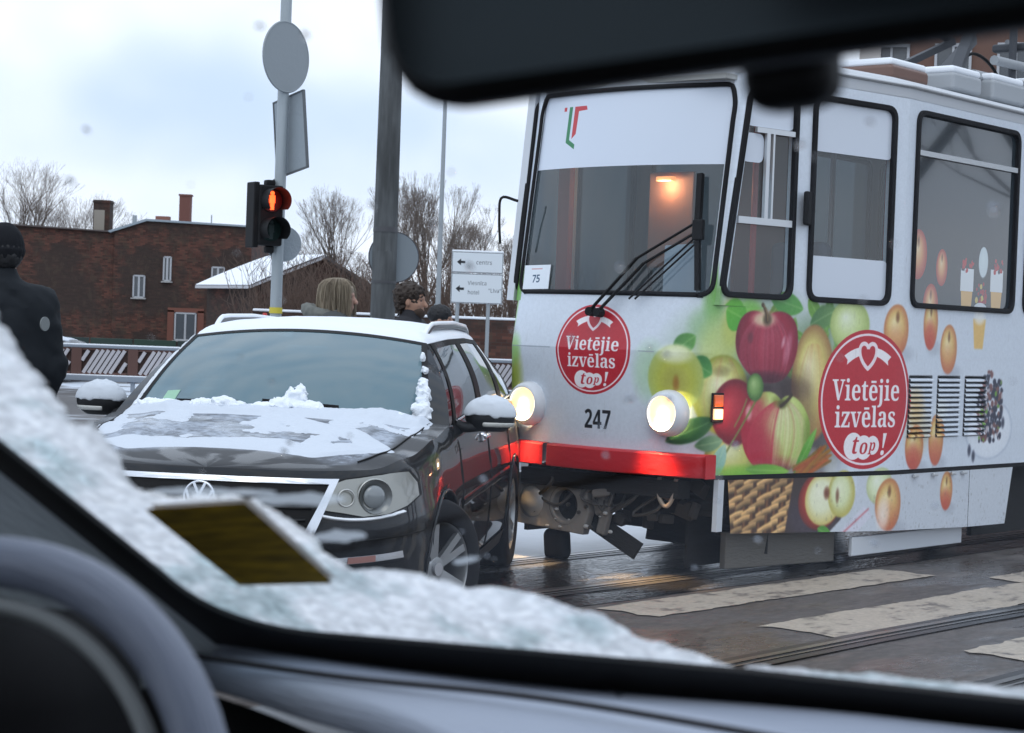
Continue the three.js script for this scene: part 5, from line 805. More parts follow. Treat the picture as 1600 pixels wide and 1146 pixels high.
{
  const g = thing('lamp_post', 'thin tall grey lamp post far behind the direction sign', 'lamp post', [-1.67, 0, -42], 0);
  mesh('shaft', cyl(0.03, 0.065, 9.5, 14, 0, 4.75, 0), M.galv, g); mesh('base_sleeve', cyl(0.085, 0.10, 1.9, 14, 0, 0.95, 0), M.galv, g);
  mesh('arm', tube([[0, 9.4, 0], [0.2, 9.9, 0.1], [0.9, 10.2, 0.4]], 0.04, 8), M.galv, g); mesh('lantern', rbox(0.6, 0.12, 0.22, 0.05, 1.1, 10.2, 0.5, 0, -0.4, 0), M.galv, g);
}
{
  const g = thing('direction_sign', 'white two-panel direction sign with black arrows on two posts', 'sign', [-0.695, 0, -35], 0);
  const tx = (w, h, f) => { const [c, x] = canvas(w, h); x.fillStyle = 'rgb(214,220,224)'; x.fillRect(0, 0, w, h); x.strokeStyle = 'rgb(90,96,102)'; x.lineWidth = 6; x.strokeRect(6, 6, w - 12, h - 12); f(x); return mat(0xffffff, 0.5, { map: ctex(c) }); };
  const arrow = (x, cx, cy) => { x.fillStyle = 'rgb(24,28,32)'; x.beginPath(); x.moveTo(cx - 42, cy); x.lineTo(cx, cy - 34); x.lineTo(cx, cy - 12); x.lineTo(cx + 42, cy - 12); x.lineTo(cx + 42, cy + 12); x.lineTo(cx, cy + 12); x.lineTo(cx, cy + 34); x.fill(); };
  const m1 = tx(512, 208, (x) => { arrow(x, 92, 104); x.fillStyle = 'rgb(70,76,82)'; x.font = '58px sans-serif'; x.fillText('centrs', 240, 122); });
  const m2 = tx(512, 288, (x) => { arrow(x, 88, 150); x.fillStyle = 'rgb(70,76,82)'; x.font = '52px sans-serif'; x.fillText('Viesnīca', 165, 110); x.fillText('hotel', 165, 200); x.fillText('“Līva”', 372, 178); });
  mesh('sign_panel', rbox(0.94, 0.385, 0.03, 0.006, 0, 2.60, 0.04), m1, g); mesh('sign_panel', rbox(0.94, 0.545, 0.03, 0.006, 0, 2.125, 0.04), m2, g);
  for (const x of [-0.34, 0.22]) mesh('post', cyl(0.035, 0.035, 2.8, 12, x, 1.4, 0), M.galv, g);
  mesh('snow_cap', rbox(0.94, 0.03, 0.05, 0.012, 0, 2.805, 0.03), M.snow, g);
}
{
  const g = thing('traffic_cone', 'small red and white traffic cone seen beyond the roof of the estate car', 'cone', [-3.89, 0.95, -30], 0);
  mesh('cone_body', cyl(0.03, 0.15, 0.55, 18, 0, 0.30, 0), mat([0.55, 0.05, 0.04], 0.5), g); mesh('white_band', cyl(0.075, 0.105, 0.12, 18, 0, 0.30, 0), mat([0.7, 0.7, 0.7], 0.5), g); mesh('cone_foot', box(0.36, 0.03, 0.36, 0, 0.015, 0), M.black, g);
  const b = thing('utility_box', 'low grey utility cabinet carrying the traffic cone', 'cabinet', [-3.89, 0, -30], 0); mesh('cabinet_body', rbox(0.7, 0.93, 0.45, 0.02, 0, 0.48, 0), M.galv, b); mesh('cabinet_door', rbox(0.6, 0.8, 0.02, 0.008, 0, 0.47, 0.23), M.galv, b);
}
// ---------------------------------------------------------------- brick buildings, wall, fence
const brickTex = dtex(512, 512, (u, v) => { // 4 m of weathered brick with creeper stems and soot, too far to tell the bricks apart
  const r = Math.floor(v * 52), off = r % 2 ? 0.5 : 0, bu = (u * 16 + off) % 1, bv = (v * 52) % 1, joint = bu < 0.04 || bv < 0.13, h = hash3(Math.floor(u * 16 + off) % 16, r, 9);
  const n = tn(u, v, 4, 111, 5), c = 0.75 + 0.5 * h, s = sst(0.40, 0.62, n), st = sst(0.56, 0.7, tn(u, v * 0.5, 26, 112, 4));
  const a = joint ? [0.26, 0.22, 0.20] : [0.315 * c, 0.195 * c, 0.16 * c], b = [0.20, 0.17, 0.155];
  return [0, 1, 2].map((k) => lerp(lerp(a[k], b[k], s * 0.75), [0.29, 0.245, 0.20][k], st * 0.45));
});
brickTex.repeat.set(0.25, 0.25);
const brickM = mat(0xffffff, 0.92, { map: brickTex, bumpMap: grainTex, bumpScale: 0.01 }), frameM = mat([0.42, 0.43, 0.45], 0.6), darkGlass = mat([0.035, 0.042, 0.05], 0.08, { clearcoat: 1 });
function metreUV(g) { const p = g.attributes.position, n = g.attributes.normal, uv = g.attributes.uv; for (let i = 0; i < p.count; i++) { const ax = Math.abs(n.getX(i)), ay = Math.abs(n.getY(i)), az = Math.abs(n.getZ(i)); if (az >= ax && az >= ay) uv.setXY(i, p.getX(i), p.getY(i)); else if (ax >= ay) uv.setXY(i, p.getZ(i), p.getY(i)); else uv.setXY(i, p.getX(i), p.getZ(i)); } return g; }
function houseWindow(parent, x, y, z, w, h) {
  const f = mesh('window', merge(box(0.07, h, 0.1, -w / 2, 0, 0), box(0.07, h, 0.1, w / 2, 0, 0), box(w, 0.07, 0.1, 0, h / 2, 0), box(w, 0.07, 0.1, 0, -h / 2, 0), box(0.09, h, 0.08, 0, 0, 0)).translate(x, y, z + 0.03), frameM, parent);
  mesh('pane', box(w / 2 - 0.06, h - 0.06, 0.02, x - w / 4, y, z + 0.015), darkGlass, f); mesh('pane', box(w / 2 - 0.06, h - 0.06, 0.02, x + w / 4, y, z + 0.015), darkGlass, f);
  mesh('sill', box(w + 0.2, 0.06, 0.16, x, y - h / 2 - 0.06, z + 0.08), mat([0.35, 0.34, 0.33], 0.8), f);
}
{
  const b = thing('brick_house', 'long dark brick house with two tall chimneys behind the fence', 'building', [-20, 0, -90], 0);
  const wall = (pts, z0, depth) => metreUV(new THREE.ExtrudeGeometry(new THREE.Shape(pts.map((p) => new THREE.Vector2(...p))), { depth, bevelEnabled: false }).translate(0, 0, z0));
  // front z = 0; the lower left block and the gabled right block
  mesh('wall', wall([[-14, 0], [1.2, 0], [1.2, 5.24], [-4.2, 5.42], [-14, 5.6]], -8, 8), brickM, b);
  mesh('wall', wall([[1.2, 0], [7.62, 0], [7.62, 5.72], [2.7, 5.86], [1.2, 5.34]], -9, 9.15), brickM, b);
  mesh('roof', wall([[0.9, 5.30], [2.66, 5.92], [7.75, 5.78], [7.75, 5.70], [2.7, 5.82], [1.0, 5.22]], -9.1, 9.4), mat([0.28, 0.33, 0.37], 0.5), b);
  mesh('parapet_coping', wall([[-14, 5.6], [-4.2, 5.42], [1.2, 5.24], [1.2, 5.30], [-4.2, 5.48], [-14, 5.66]], -0.2, 0.4), mat([0.10, 0.08, 0.075], 0.8), b);
  mesh('chimney', metreUV(merge(box(0.78, 1.6, 0.8, 0.28, 6.0, -1.5), box(0.86, 0.1, 0.88, 0.28, 6.72, -1.5))), brickM, b);
  mesh('chimney', metreUV(merge(box(0.52, 1.7, 0.55, 4.1, 6.4, -2.0), box(0.60, 0.08, 0.62, 4.1, 7.22, -2.0))), mat([0.16, 0.065, 0.05], 0.85), b);
  mesh('chimney', metreUV(box(0.65, 0.4, 0.5, 2.95, 6.0, -2.5)), mat([0.26, 0.12, 0.09], 0.85), b);
  mesh('roof_vent', merge(cyl(0.10, 0.12, 0.6, 10, 2.0, 5.8, -0.4), cyl(0.03, 0.03, 0.5, 6, 5.6, 6.0, -0.5)), M.galv, b);
  mesh('chimney_render', box(0.5, 0.95, 0.02, 0.18, 5.85, -1.09), mat([0.30, 0.27, 0.23], 0.9), b);
  for (const [x, y, w, h] of [[2.42, 2.75, 0.5, 1.0], [3.72, 3.62, 0.32, 1.1], [6.1, 3.2, 0.55, 1.15], [4.65, 0.95, 0.95, 1.25]]) houseWindow(b, x, y, x > 1.2 ? 0.16 : 0.01, w, h);
  mesh('window_surround', merge(box(0.3, 1.5, 0.03, 3.95, 0.95, 0.17), box(0.3, 1.5, 0.03, 5.35, 0.95, 0.17), box(1.7, 0.2, 0.03, 4.65, 1.72, 0.17)), mat([0.17, 0.065, 0.045], 0.85), b);
}
{
  const b = thing('gable_house', 'small brick gabled house with snow on one roof slope', 'building', [-7.1, 0, -70], 0.6);
  const wall = (pts, z0, depth) => metreUV(new THREE.ExtrudeGeometry(new THREE.Shape(pts.map((p) => new THREE.Vector2(...p))), { depth, bevelEnabled: false }).translate(0, 0, z0));
  mesh('wall', wall([[-2.6, 0], [3.4, 0], [3.4, 2.05], [0, 3.72], [-2.6, 2.65]], -4, 4), brickM, b);
  mesh('roof', wall([[0, 3.72], [3.7, 1.9], [3.75, 2.0], [0, 3.84]], -4.2, 4.5), mat([0.09, 0.08, 0.08], 0.8), b);
  mesh('roof_snow', grid(12, 20, (a, c) => [lerp(0.0, -3.0, a), lerp(3.86, 2.62, a) + 0.05 * Math.sqrt(Math.sin(Math.PI * clamp(a, 0.02, 0.98))), lerp(0.35, -4.2, c)]), M.snow, b);
  mesh('roof', wall([[0, 3.72], [-3.0, 2.50], [-3.0, 2.60], [0, 3.84]], -4.2, 4.5), mat([0.5, 0.5, 0.52], 0.8), b);
}
{
  const w = thing('brick_wall', 'low red brick wall with a cap of snow behind the passers-by', 'wall', [-2.4, 0, -45], 0);
  mesh('wall_body', metreUV(box(7.4, 1.62, 0.35, 0, 0.81, 0)), mat(0xffffff, 0.9, { map: brickTex }), w); mesh('snow_cap', rbox(7.4, 0.06, 0.4, 0.025, 0, 1.64, 0), M.snow, w);
  const h = thing('green_hoarding', 'low dark green board fence in front of the brick house', 'hoarding', [-9.2, 0, -44], 0);
  for (let i = 0; i < 9; i++) mesh('board', rbox(0.97, 0.86, 0.04, 0.01, -4 + i, 0.43, 0), mat([0.02, 0.035 + 0.006 * (i % 3), 0.032], 0.7), h);
  mesh('post', merge(box(0.08, 0.9, 0.08, -4.5, 0.45, -0.05), box(0.08, 0.9, 0.08, 4.5, 0.45, -0.05)), M.dirty, h);
}
{
  const f = thing('slatted_fence', 'brown fence with slanting white slats along the far pavement', 'fence', [-8.1, 0, -35], 0);
  const pm = mat([0.10, 0.048, 0.038], 0.7), wm = mat([0.46, 0.44, 0.46], 0.6), rm = mat([0.22, 0.25, 0.29], 0.6);
  const slat = box(0.062, 0.50, 0.03), slatEnd = box(0.062, 0.22, 0.03);
  for (let i = -2; i < 9; i++) {
    const x0 = i * 1.03; mesh('post', rbox(0.19, 0.66, 0.08, 0.012, x0 + 0.16, 0.50, 0), pm, f);
    for (let k = 0; k < 8; k++) { const o = mesh('slat', k === 0 || k === 7 ? slatEnd : slat, wm, f); o.position.set(x0 + 0.32 + k * 0.098, k === 0 ? 0.65 : k === 7 ? 0.44 : 0.545, 0.02); o.rotation.z = -0.55; }
    mesh('panel_edge', merge(box(0.84, 0.05, 0.05, x0 + 0.66, 0.775, 0), box(0.84, 0.05, 0.05, x0 + 0.66, 0.325, 0)), pm, f);
    mesh('back_board', box(0.84, 0.42, 0.012, x0 + 0.66, 0.55, -0.03), mat([0.055, 0.03, 0.025], 0.8), f);
  }
  mesh('top_rail', merge(rbox(11.5, 0.05, 0.1, 0.012, 3.3, 0.815, 0)), rm, f); mesh('rail_snow', rbox(11.5, 0.025, 0.09, 0.01, 3.3, 0.85, 0), M.snow, f);
  mesh('lower_rail', rbox(11.5, 0.10, 0.10, 0.02, 3.3, 0.235, 0.05), rm, f); mesh('rail_snow', rbox(11.5, 0.02, 0.09, 0.008, 3.3, 0.295, 0.05), M.snow, f);
  for (let i = 0; i < 8; i++) mesh('foot_post', box(0.07, 0.24, 0.07, -1.8 + i * 1.5, 0.12, 0.02), rm, f);
}
// parked car beyond the person on the left, the same make of body
{
  const c = estate.clone(); c.name = 'parked_car'; used.set('parked_car', 1); c.position.set(-8.75, 0, -39.5); c.rotation.y = Math.PI / 2; c.userData = { label: 'dark parked car with a snowy bonnet behind the slatted fence', category: 'car' }; scene.add(c);
}
// ---------------------------------------------------------------- bare winter trees
const barkM = mat([0.10, 0.082, 0.07], 0.9), twigM = mat([0.17, 0.135, 0.115], 0.9);  // twigs paler than bark: distance haze put into their colour
function seg(P, I, a, b, ra, rb, n) {
  const d = b.clone().sub(a).normalize(), u = Math.abs(d.y) < 0.9 ? V(0, 1, 0) : V(1, 0, 0), x = u.cross(d).normalize(), y = d.clone().cross(x), s = P.length / 3;
  for (const [c, r] of [[a, ra], [b, rb]]) for (let i = 0; i < n; i++) { const t = i / n * 6.2832; P.push(c.x + (x.x * Math.cos(t) + y.x * Math.sin(t)) * r, c.y + (x.y * Math.cos(t) + y.y * Math.sin(t)) * r, c.z + (x.z * Math.cos(t) + y.z * Math.sin(t)) * r); }
  for (let i = 0; i < n; i++) { const j = (i + 1) % n; I.push(s + i, s + j, s + n + j, s + i, s + n + j, s + n + i); }
}
function toGeo(P, I) { const g = new THREE.BufferGeometry(); g.setAttribute('position', new THREE.Float32BufferAttribute(P, 3)); g.setIndex(I); g.computeVertexNormals(); g.setAttribute('uv', new THREE.Float32BufferAttribute(new Float32Array(P.length / 3 * 2), 2)); return g; }
function bareTree(label, x, z, H, spread, seed, depth = 6, stems = 1, group = 'bare trees on the skyline', trunkR = 0.018) {
  RS = seed; const t = thing('bare_tree', label, 'tree', [x, 0, z], 0, group), TP = [], TI = [], CP = [], CI = [];
  const grow = (a, dir, len, r, lv) => {
    const parts = lv < 2 ? 3 : 2; let p = a.clone(), d = dir.clone();
    for (let i = 0; i < parts; i++) {
      const q = p.clone().addScaledVector(d, len / parts), r2 = r * (1 - 0.3 / parts * 1);
      if (lv <= 2) seg(TP, TI, p, q, r, r2, lv === 0 ? 8 : 5); else seg(CP, CI, p, q, r, Math.max(r2, 0.004), 3);
      p = q; r = r2; d.add(V(rr(-0.12, 0.12), rr(-0.02, 0.12), rr(-0.12, 0.12))).normalize();
      if (lv < depth && i > 0 && (lv > 0 || i > 0)) { const n2 = lv === 0 ? 2 : 1; for (let k = 0; k < n2; k++) { const az = rr(0, 6.28), ti = rr(0.45, 0.95) * spread, nd = d.clone().add(V(Math.cos(az) * ti, rr(-0.05, 0.3), Math.sin(az) * ti)).normalize(); grow(p, nd, len * rr(0.55, 0.78), r * 0.6, lv + 1); } }
    }
    if (lv < depth) for (let k = 0; k < 2; k++) { const az = rr(0, 6.28), ti = rr(0.25, 0.55) * spread; grow(p, d.clone().add(V(Math.cos(az) * ti, 0.15, Math.sin(az) * ti)).normalize(), len * rr(0.62, 0.8), r * 0.72, lv + 1); }
  };
  for (let s = 0; s < stems; s++) { const az = s / stems * 6.28 + seed; grow(V(stems > 1 ? Math.cos(az) * 0.25 : 0, 0, stems > 1 ? Math.sin(az) * 0.25 : 0), V(stems > 1 ? Math.cos(az) * 0.22 : 0, 1, stems > 1 ? Math.sin(az) * 0.22 : 0).normalize(), H * 0.30, H * trunkR / Math.sqrt(stems), 0); }
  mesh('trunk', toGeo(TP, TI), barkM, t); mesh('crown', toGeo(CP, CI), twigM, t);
}
bareTree('bare spreading tree above the brick house at the left edge', -25.5, -100, 9.4, 1.0, 11, 6);
bareTree('bare round tree above the brick house, next to its parapet', -23.0, -98, 8.4, 1.0, 12, 6);
bareTree('low bare tree behind the brick house by the pale chimney', -20.6, -99, 7.7, 1.1, 13, 6);
bareTree('tall bare tree rising between signal pole and thick pole', -6.9, -78, 7.1, 0.85, 14, 6);
bareTree('low bushy bare tree beside the gabled house', -9.0, -80, 5.3, 1.1, 15, 6);
bareTree('slim bare tree just right of the thick pole', -4.9, -76, 7.3, 0.55, 16, 6);
bareTree('tallest slim bare tree between thick pole and lamp post', -3.6, -79, 7.7, 0.5, 17, 6);
bareTree('bare tree directly behind the thin lamp post', -2.6, -74, 6.2, 0.7, 18, 6);
bareTree('bare tree behind the direction sign', -1.3, -77, 6.3, 0.7, 19, 6);
bareTree('bare tree half hidden by the left edge of the tram', -0.1, -73, 5.6, 0.8, 20, 6);
bareTree('low bare tree filling the gap below the slim trees', -5.6, -70, 4.4, 1.0, 21, 6);
// a brown thicket under the trees
{
  RS = 500; const P = [], I = [];
  for (let i = 0; i < 1500; i++) { const x = rr(-8, 2.5), z = rr(-62, -56); let p = V(x, 0, z), d = V(rr(-0.25, 0.25), 1, rr(-0.2, 0.2)).normalize(); const h = rr(1.2, 3.3); for (let k = 0; k < 3; k++) { const q = p.clone().addScaledVector(d, h / 3); seg(P, I, p, q, 0.018 - k * 0.004, 0.014 - k * 0.004, 3); p = q; d.add(V(rr(-0.2, 0.2), 0, rr(-0.2, 0.2))).normalize(); if (k) for (let m = 0; m < 2; m++) seg(P, I, p, p.clone().add(V(rr(-0.4, 0.4), rr(0.15, 0.6), rr(-0.3, 0.3))), 0.008, 0.004, 3); } }
  tag(mesh('thicket', toGeo(P, I), mat([0.13, 0.085, 0.065], 0.9)), 'brown leafless thicket behind the low brick wall', 'thicket', null, 'stuff');
}
// trees on the camera's right that the tram's side windows mirror
for (const [l, x, z, h, sd] of [['broad bare tree on the near pavement, mirrored in the tram window', 10.2, -14.6, 9, 31], ['tall bare tree on the near pavement beyond the picture edge', 12.2, -17.6, 10.5, 32], ['low bare tree on the near pavement beyond the picture edge', 9.6, -17.0, 7.5, 33], ['bare tree farthest along the near pavement', 15.0, -19.5, 11, 34]]) bareTree(l, x, z, h, 1.0, sd, 6, 1, 'trees across the road from the tram', 0.02);
// building behind the tram seen over its roof
{
  const b = thing('tenement', 'brown and white tenement seen over the roof of the tram', 'building', [9.6, 0, -46], -0.3);
  const wm = mat([0.52, 0.48, 0.45], 0.9), wall2 = mat([0.15, 0.085, 0.065], 0.9);
  mesh('wall', box(9, 10, 7, 3, 5, -3.5), wall2, b);
  for (let i = 0; i < 6; i++) for (let k = 0; k < 3; k++) { const f = mesh('window', merge(box(0.06, 1.5, 0.1, -0.4, 0, 0), box(0.06, 1.5, 0.1, 0.4, 0, 0), box(0.86, 0.08, 0.1, 0, 0.75, 0), box(0.86, 0.08, 0.1, 0, -0.75, 0), box(0.05, 1.5, 0.08, 0, 0, 0)).translate(-0.8 + i * 1.45, 2.2 + k * 2.8, 0.03), frameM, b); mesh('pane', box(0.78, 1.44, 0.02, -0.8 + i * 1.45, 2.2 + k * 2.8, 0.01), darkGlass, f); }
  mesh('cornice', merge(box(9.3, 0.35, 0.4, 3, 9.9, 0.1), box(9.1, 0.16, 0.2, 3, 6.55, 0.08), box(0.5, 10, 0.12, -1.3, 5, 0.05)), wm, b); mesh('roof', rbox(9.6, 0.25, 7.6, 0.08, 3, 10.2, -3.5), M.snow, b);
}
// ---------------------------------------------------------------- people
function person(o) {
  const g = thing('person', o.label, 'person', o.pos, o.turn, o.group), k = o.h / 1.76; g.scale.setScalar(k);
  const skin = mat(o.skin || [0.46, 0.27, 0.19], 0.55), aL = o.arms;
  const J = { hip: [[0.09, 0.93, 0], [-0.09, 0.93, 0]], knee: [[0.10, 0.50, 0.03], [-0.10, 0.50, 0.0]], ank: [[0.105, 0.09, -0.01], [-0.105, 0.09, -0.04]], sho: [[o.shoX || 0.185, o.shoY || 1.41, -0.01], [-(o.shoX || 0.185), o.shoY || 1.41, -0.01]], elb: aL[0], wri: aL[1] };
  const hd = [0, 1.63, 0.02];
  const headS = (x, y, z) => {
    let d = ell(x, y, z, [0, 1.655, 0.0], [0.078, 0.105, 0.098]); d = smin(d, ell(x, y, z, [0, 1.585, 0.028], [0.058, 0.075, 0.066]), 0.04); d = smin(d, ell(x, y, z, [0, 1.535, 0.062], [0.030, 0.024, 0.026]), 0.03);
    d = smin(d, cone(x, y, z, [0, 1.645, 0.098], [0, 1.604, 0.122], 0.010, 0.016), 0.014); d = smin(d, ell(x, y, z, [0, 1.664, 0.086], [0.055, 0.014, 0.016]), 0.015); d = smin(d, ell(x, y, z, [0, 1.572, 0.098], [0.024, 0.006, 0.008]), 0.008); d = smin(d, ell(x, y, z, [0, 1.56, 0.096], [0.021, 0.006, 0.008]), 0.008);
    for (const m of [-1, 1]) { const e = ell(x, y, z, [m * 0.032, 1.642, 0.098], [0.016, 0.009, 0.013]); d = Math.max(d, -e); d = smin(d, ell(x, y, z, [m * 0.082, 1.625, -0.002], [0.012, 0.032, 0.02]), 0.01); d = smin(d, ell(x, y, z, [m * 0.04, 1.61, 0.07], [0.02, 0.02, 0.02]), 0.02); }
    return smin(d, cone(x, y, z, [0, 1.56, -0.01], [0, 1.42, -0.02], 0.055, 0.062), 0.03);
  };
  const bodyS = (x, y, z) => {
    let d = ell(x, y, z, [0, 1.25, 0], [0.16, 0.22, 0.105]); d = smin(d, ell(x, y, z, [0, 0.98, 0], [0.155, 0.15, 0.11]), 0.1); d = smin(d, cone(x, y, z, J.sho[0], J.sho[1], 0.065, 0.065), 0.06); d = smin(d, cone(x, y, z, [0, 1.56, -0.01], [0, 1.42, -0.02], 0.055, 0.062), 0.03); d = smin(d, ell(x, y, z, [0, 1.655, 0], [0.07, 0.09, 0.09]), 0.02);
    for (const s of [0, 1]) { d = smin(d, cone(x, y, z, J.hip[s], J.knee[s], 0.085, 0.056), 0.05); d = smin(d, cone(x, y, z, J.knee[s], J.ank[s], 0.055, 0.038), 0.03); d = smin(d, cone(x, y, z, J.ank[s], [J.ank[s][0], 0.035, J.ank[s][2] + 0.15], 0.036, 0.030), 0.03); d = smin(d, cone(x, y, z, J.sho[s], J.elb[s], 0.052, 0.040), 0.03); d = smin(d, cone(x, y, z, J.elb[s], J.wri[s], 0.040, 0.027), 0.02); }
    return d;
  };
  const hands = [0, 1].map((s) => {
    const w = J.wri[s], e = J.elb[s], f = V(w[0] - e[0], w[1] - e[1], w[2] - e[2]).normalize(), side = V(s ? -1 : 1, 0, 0.2), up = side.clone().sub(f.clone().multiplyScalar(side.dot(f))).normalize(), c = f.clone().cross(up);
    const p = (a, b, n) => { const v = V(...w).addScaledVector(f, a).addScaledVector(c, b).addScaledVector(up, n); return [v.x, v.y, v.z]; };
    const bones = [[p(-0.02, 0, 0), p(0.08, 0, 0), 0.026, 0.030]]; [[-0.03, 0.068], [-0.01, 0.078], [0.01, 0.074], [0.03, 0.058]].forEach(([b, L]) => { bones.push([p(0.08, b, 0), p(0.08 + L * 0.5, b * 1.1, -0.008), 0.0095, 0.009], [p(0.08 + L * 0.5, b * 1.1, -0.008), p(0.08 + L * 0.9, b * 1.05, -0.03), 0.009, 0.0075]); }); bones.push([p(0.02, -0.03, -0.005), p(0.055, -0.06, -0.02), 0.012, 0.010], [p(0.055, -0.06, -0.02), p(0.085, -0.062, -0.03), 0.010, 0.008]);
    return nets((x, y, z) => { let d = 1; for (const [a, b, r1, r2] of bones) d = smin(d, cone(x, y, z, a, b, r1, r2), 0.008); return d; }, [w[0] - 0.16, w[1] - 0.2, w[2] - 0.16], [w[0] + 0.16, w[1] + 0.08, w[2] + 0.2], 0.008);
  });
  const bodyG = merge(nets(bodyS, [-0.55, -0.02, -0.35], [0.55, 1.5, 0.5], 0.024), nets(headS, [-0.12, 1.42, -0.13], [0.12, 1.79, 0.16], 0.0075), hands);
  mesh('body', bodyG, skin, g);
  mesh('eyes', merge([-1, 1].map((m) => new THREE.SphereGeometry(0.0125, 10, 8).translate(m * 0.032, 1.642, 0.082))), mat([0.05, 0.04, 0.035], 0.2), g);
  const wr = (x, y, z) => (o.wrinkle || 0.012) * (fbm(x * 11 + o.seed, y * 15, z * 11 + o.seed, 4) - 0.5) + (o.puffy ? 0.003 * Math.sin(y * 52 + 2 * vn(x * 5, z * 5 + o.seed)) : 0);
  const bulk = o.bulk || 0.035;
  const jacketS = (x, y, z) => {
    let d = ell(x, y, z, [0, 1.22, 0], [0.175 + bulk, 0.27, 0.12 + bulk]); d = smin(d, ell(x, y, z, [0, 0.95, 0], [0.175 + bulk, 0.22, 0.13 + bulk]), 0.12); d = smin(d, cone(x, y, z, J.sho[0], J.sho[1], 0.07 + bulk, 0.07 + bulk), 0.07);
    for (const s of [0, 1]) { d = smin(d, cone(x, y, z, J.sho[s], J.elb[s], 0.065 + bulk * 0.8, 0.052 + bulk * 0.7), 0.05); d = smin(d, cone(x, y, z, J.elb[s], J.wri[s], 0.052 + bulk * 0.7, 0.040 + bulk * 0.4), 0.03); }
    d = smin(d, cone(x, y, z, [0, 1.44, -0.015], [0, 1.53, 0.0], 0.085, 0.080), 0.05);
    if (o.hoodDown) { const t = Math.hypot(Math.hypot(x, z + 0.07) - 0.10, y - 1.49) - 0.05; d = smin(d, Math.max(t, z - 0.02), 0.04); }
    return Math.max(d + wr(x, y, z), o.hem - y);
  };
  mesh('jacket', nets(jacketS, [-0.65, o.hem - 0.06, -0.45], [0.65, 1.66, 0.6], 0.018), mat(o.jacket, 0.8, { specularIntensity: 0.5, bumpMap: grainTex, bumpScale: 0.002 }), g);
  const trS = (x, y, z) => { let d = ell(x, y, z, [0, 0.95, 0], [0.17, 0.13, 0.125]); for (const s of [0, 1]) { d = smin(d, cone(x, y, z, J.hip[s], J.knee[s], 0.10, 0.072), 0.05); d = smin(d, cone(x, y, z, J.knee[s], [J.ank[s][0], 0.11, J.ank[s][2]], 0.07, 0.058), 0.04); } return Math.max(d + wr(x, y, z), 0.09 - y); };
  mesh('trousers', nets(trS, [-0.32, 0.06, -0.25], [0.32, 1.12, 0.25], 0.02), mat(o.trousers, 0.8), g);
  mesh('shoes', merge([0, 1].map((s) => nets((x, y, z) => Math.max(smin(ell(x, y, z, [0, 0.05, 0.12], [0.05, 0.052, 0.09]), ell(x, y, z, [0, 0.07, 0], [0.046, 0.075, 0.07]), 0.05), -y), [-0.08, -0.02, -0.1], [0.08, 0.17, 0.24], 0.014).translate(J.ank[s][0], 0.002, J.ank[s][2]))), mat([0.03, 0.025, 0.022], 0.6), g);
  if (o.hair) mesh('hair', nets((x, y, z) => o.hair(x, y, z) + (o.hairNoise || 0.006) * (fbm(x * (o.hf || 60) + 3, y * (o.strand || 60), z * (o.hf || 60) + 3, 3) - 0.5) * 2, [-0.2, 1.3, -0.22], [0.2, 1.84, 0.17], 0.0065), mat(o.hairC, 0.65), g);
  if (o.strands) { RS = 811; const A = [], B = []; for (let i = 0; i < 620; i++) { const az = rr(0.55, 5.75), r0 = rr(0.0, 0.035), pts = []; const fl = rr(0.9, 1.12); for (let k = 0; k <= 6; k++) { const t = k / 6, th = t * 1.9, R = (0.118 + 0.012 * Math.sin(i)) * fl; const y = t < 0.55 ? 1.665 + 0.118 * Math.cos(th) : 1.665 + 0.118 * Math.cos(1.9 * 0.55) - (t - 0.55) * 0.55, s = Math.sin(Math.min(th, 1.35)); pts.push(V(Math.sin(az) * (r0 + R * s * 0.9) + rr(-0.005, 0.005), y, -0.02 + Math.cos(az) * (r0 + R * s) + rr(-0.005, 0.005))); } (i % 2 ? A : B).push(new THREE.TubeGeometry(new THREE.CatmullRomCurve3(pts), 9, rr(0.0012, 0.0026), 3)); }
    mesh('hair_strands', merge(A), mat([0.32, 0.265, 0.19], 0.6), g); mesh('hair_strands', merge(B), mat([0.25, 0.20, 0.145], 0.6), g); }
  for (const [name, f, m, lo, hi, c] of o.extra || []) mesh(name, nets(f, lo, hi, c), m, g);
  return g;
}
const hang = [[[0.26, 1.14, -0.03], [-0.26, 1.14, -0.03]], [[0.27, 0.90, 0.06], [-0.27, 0.90, 0.06]]];
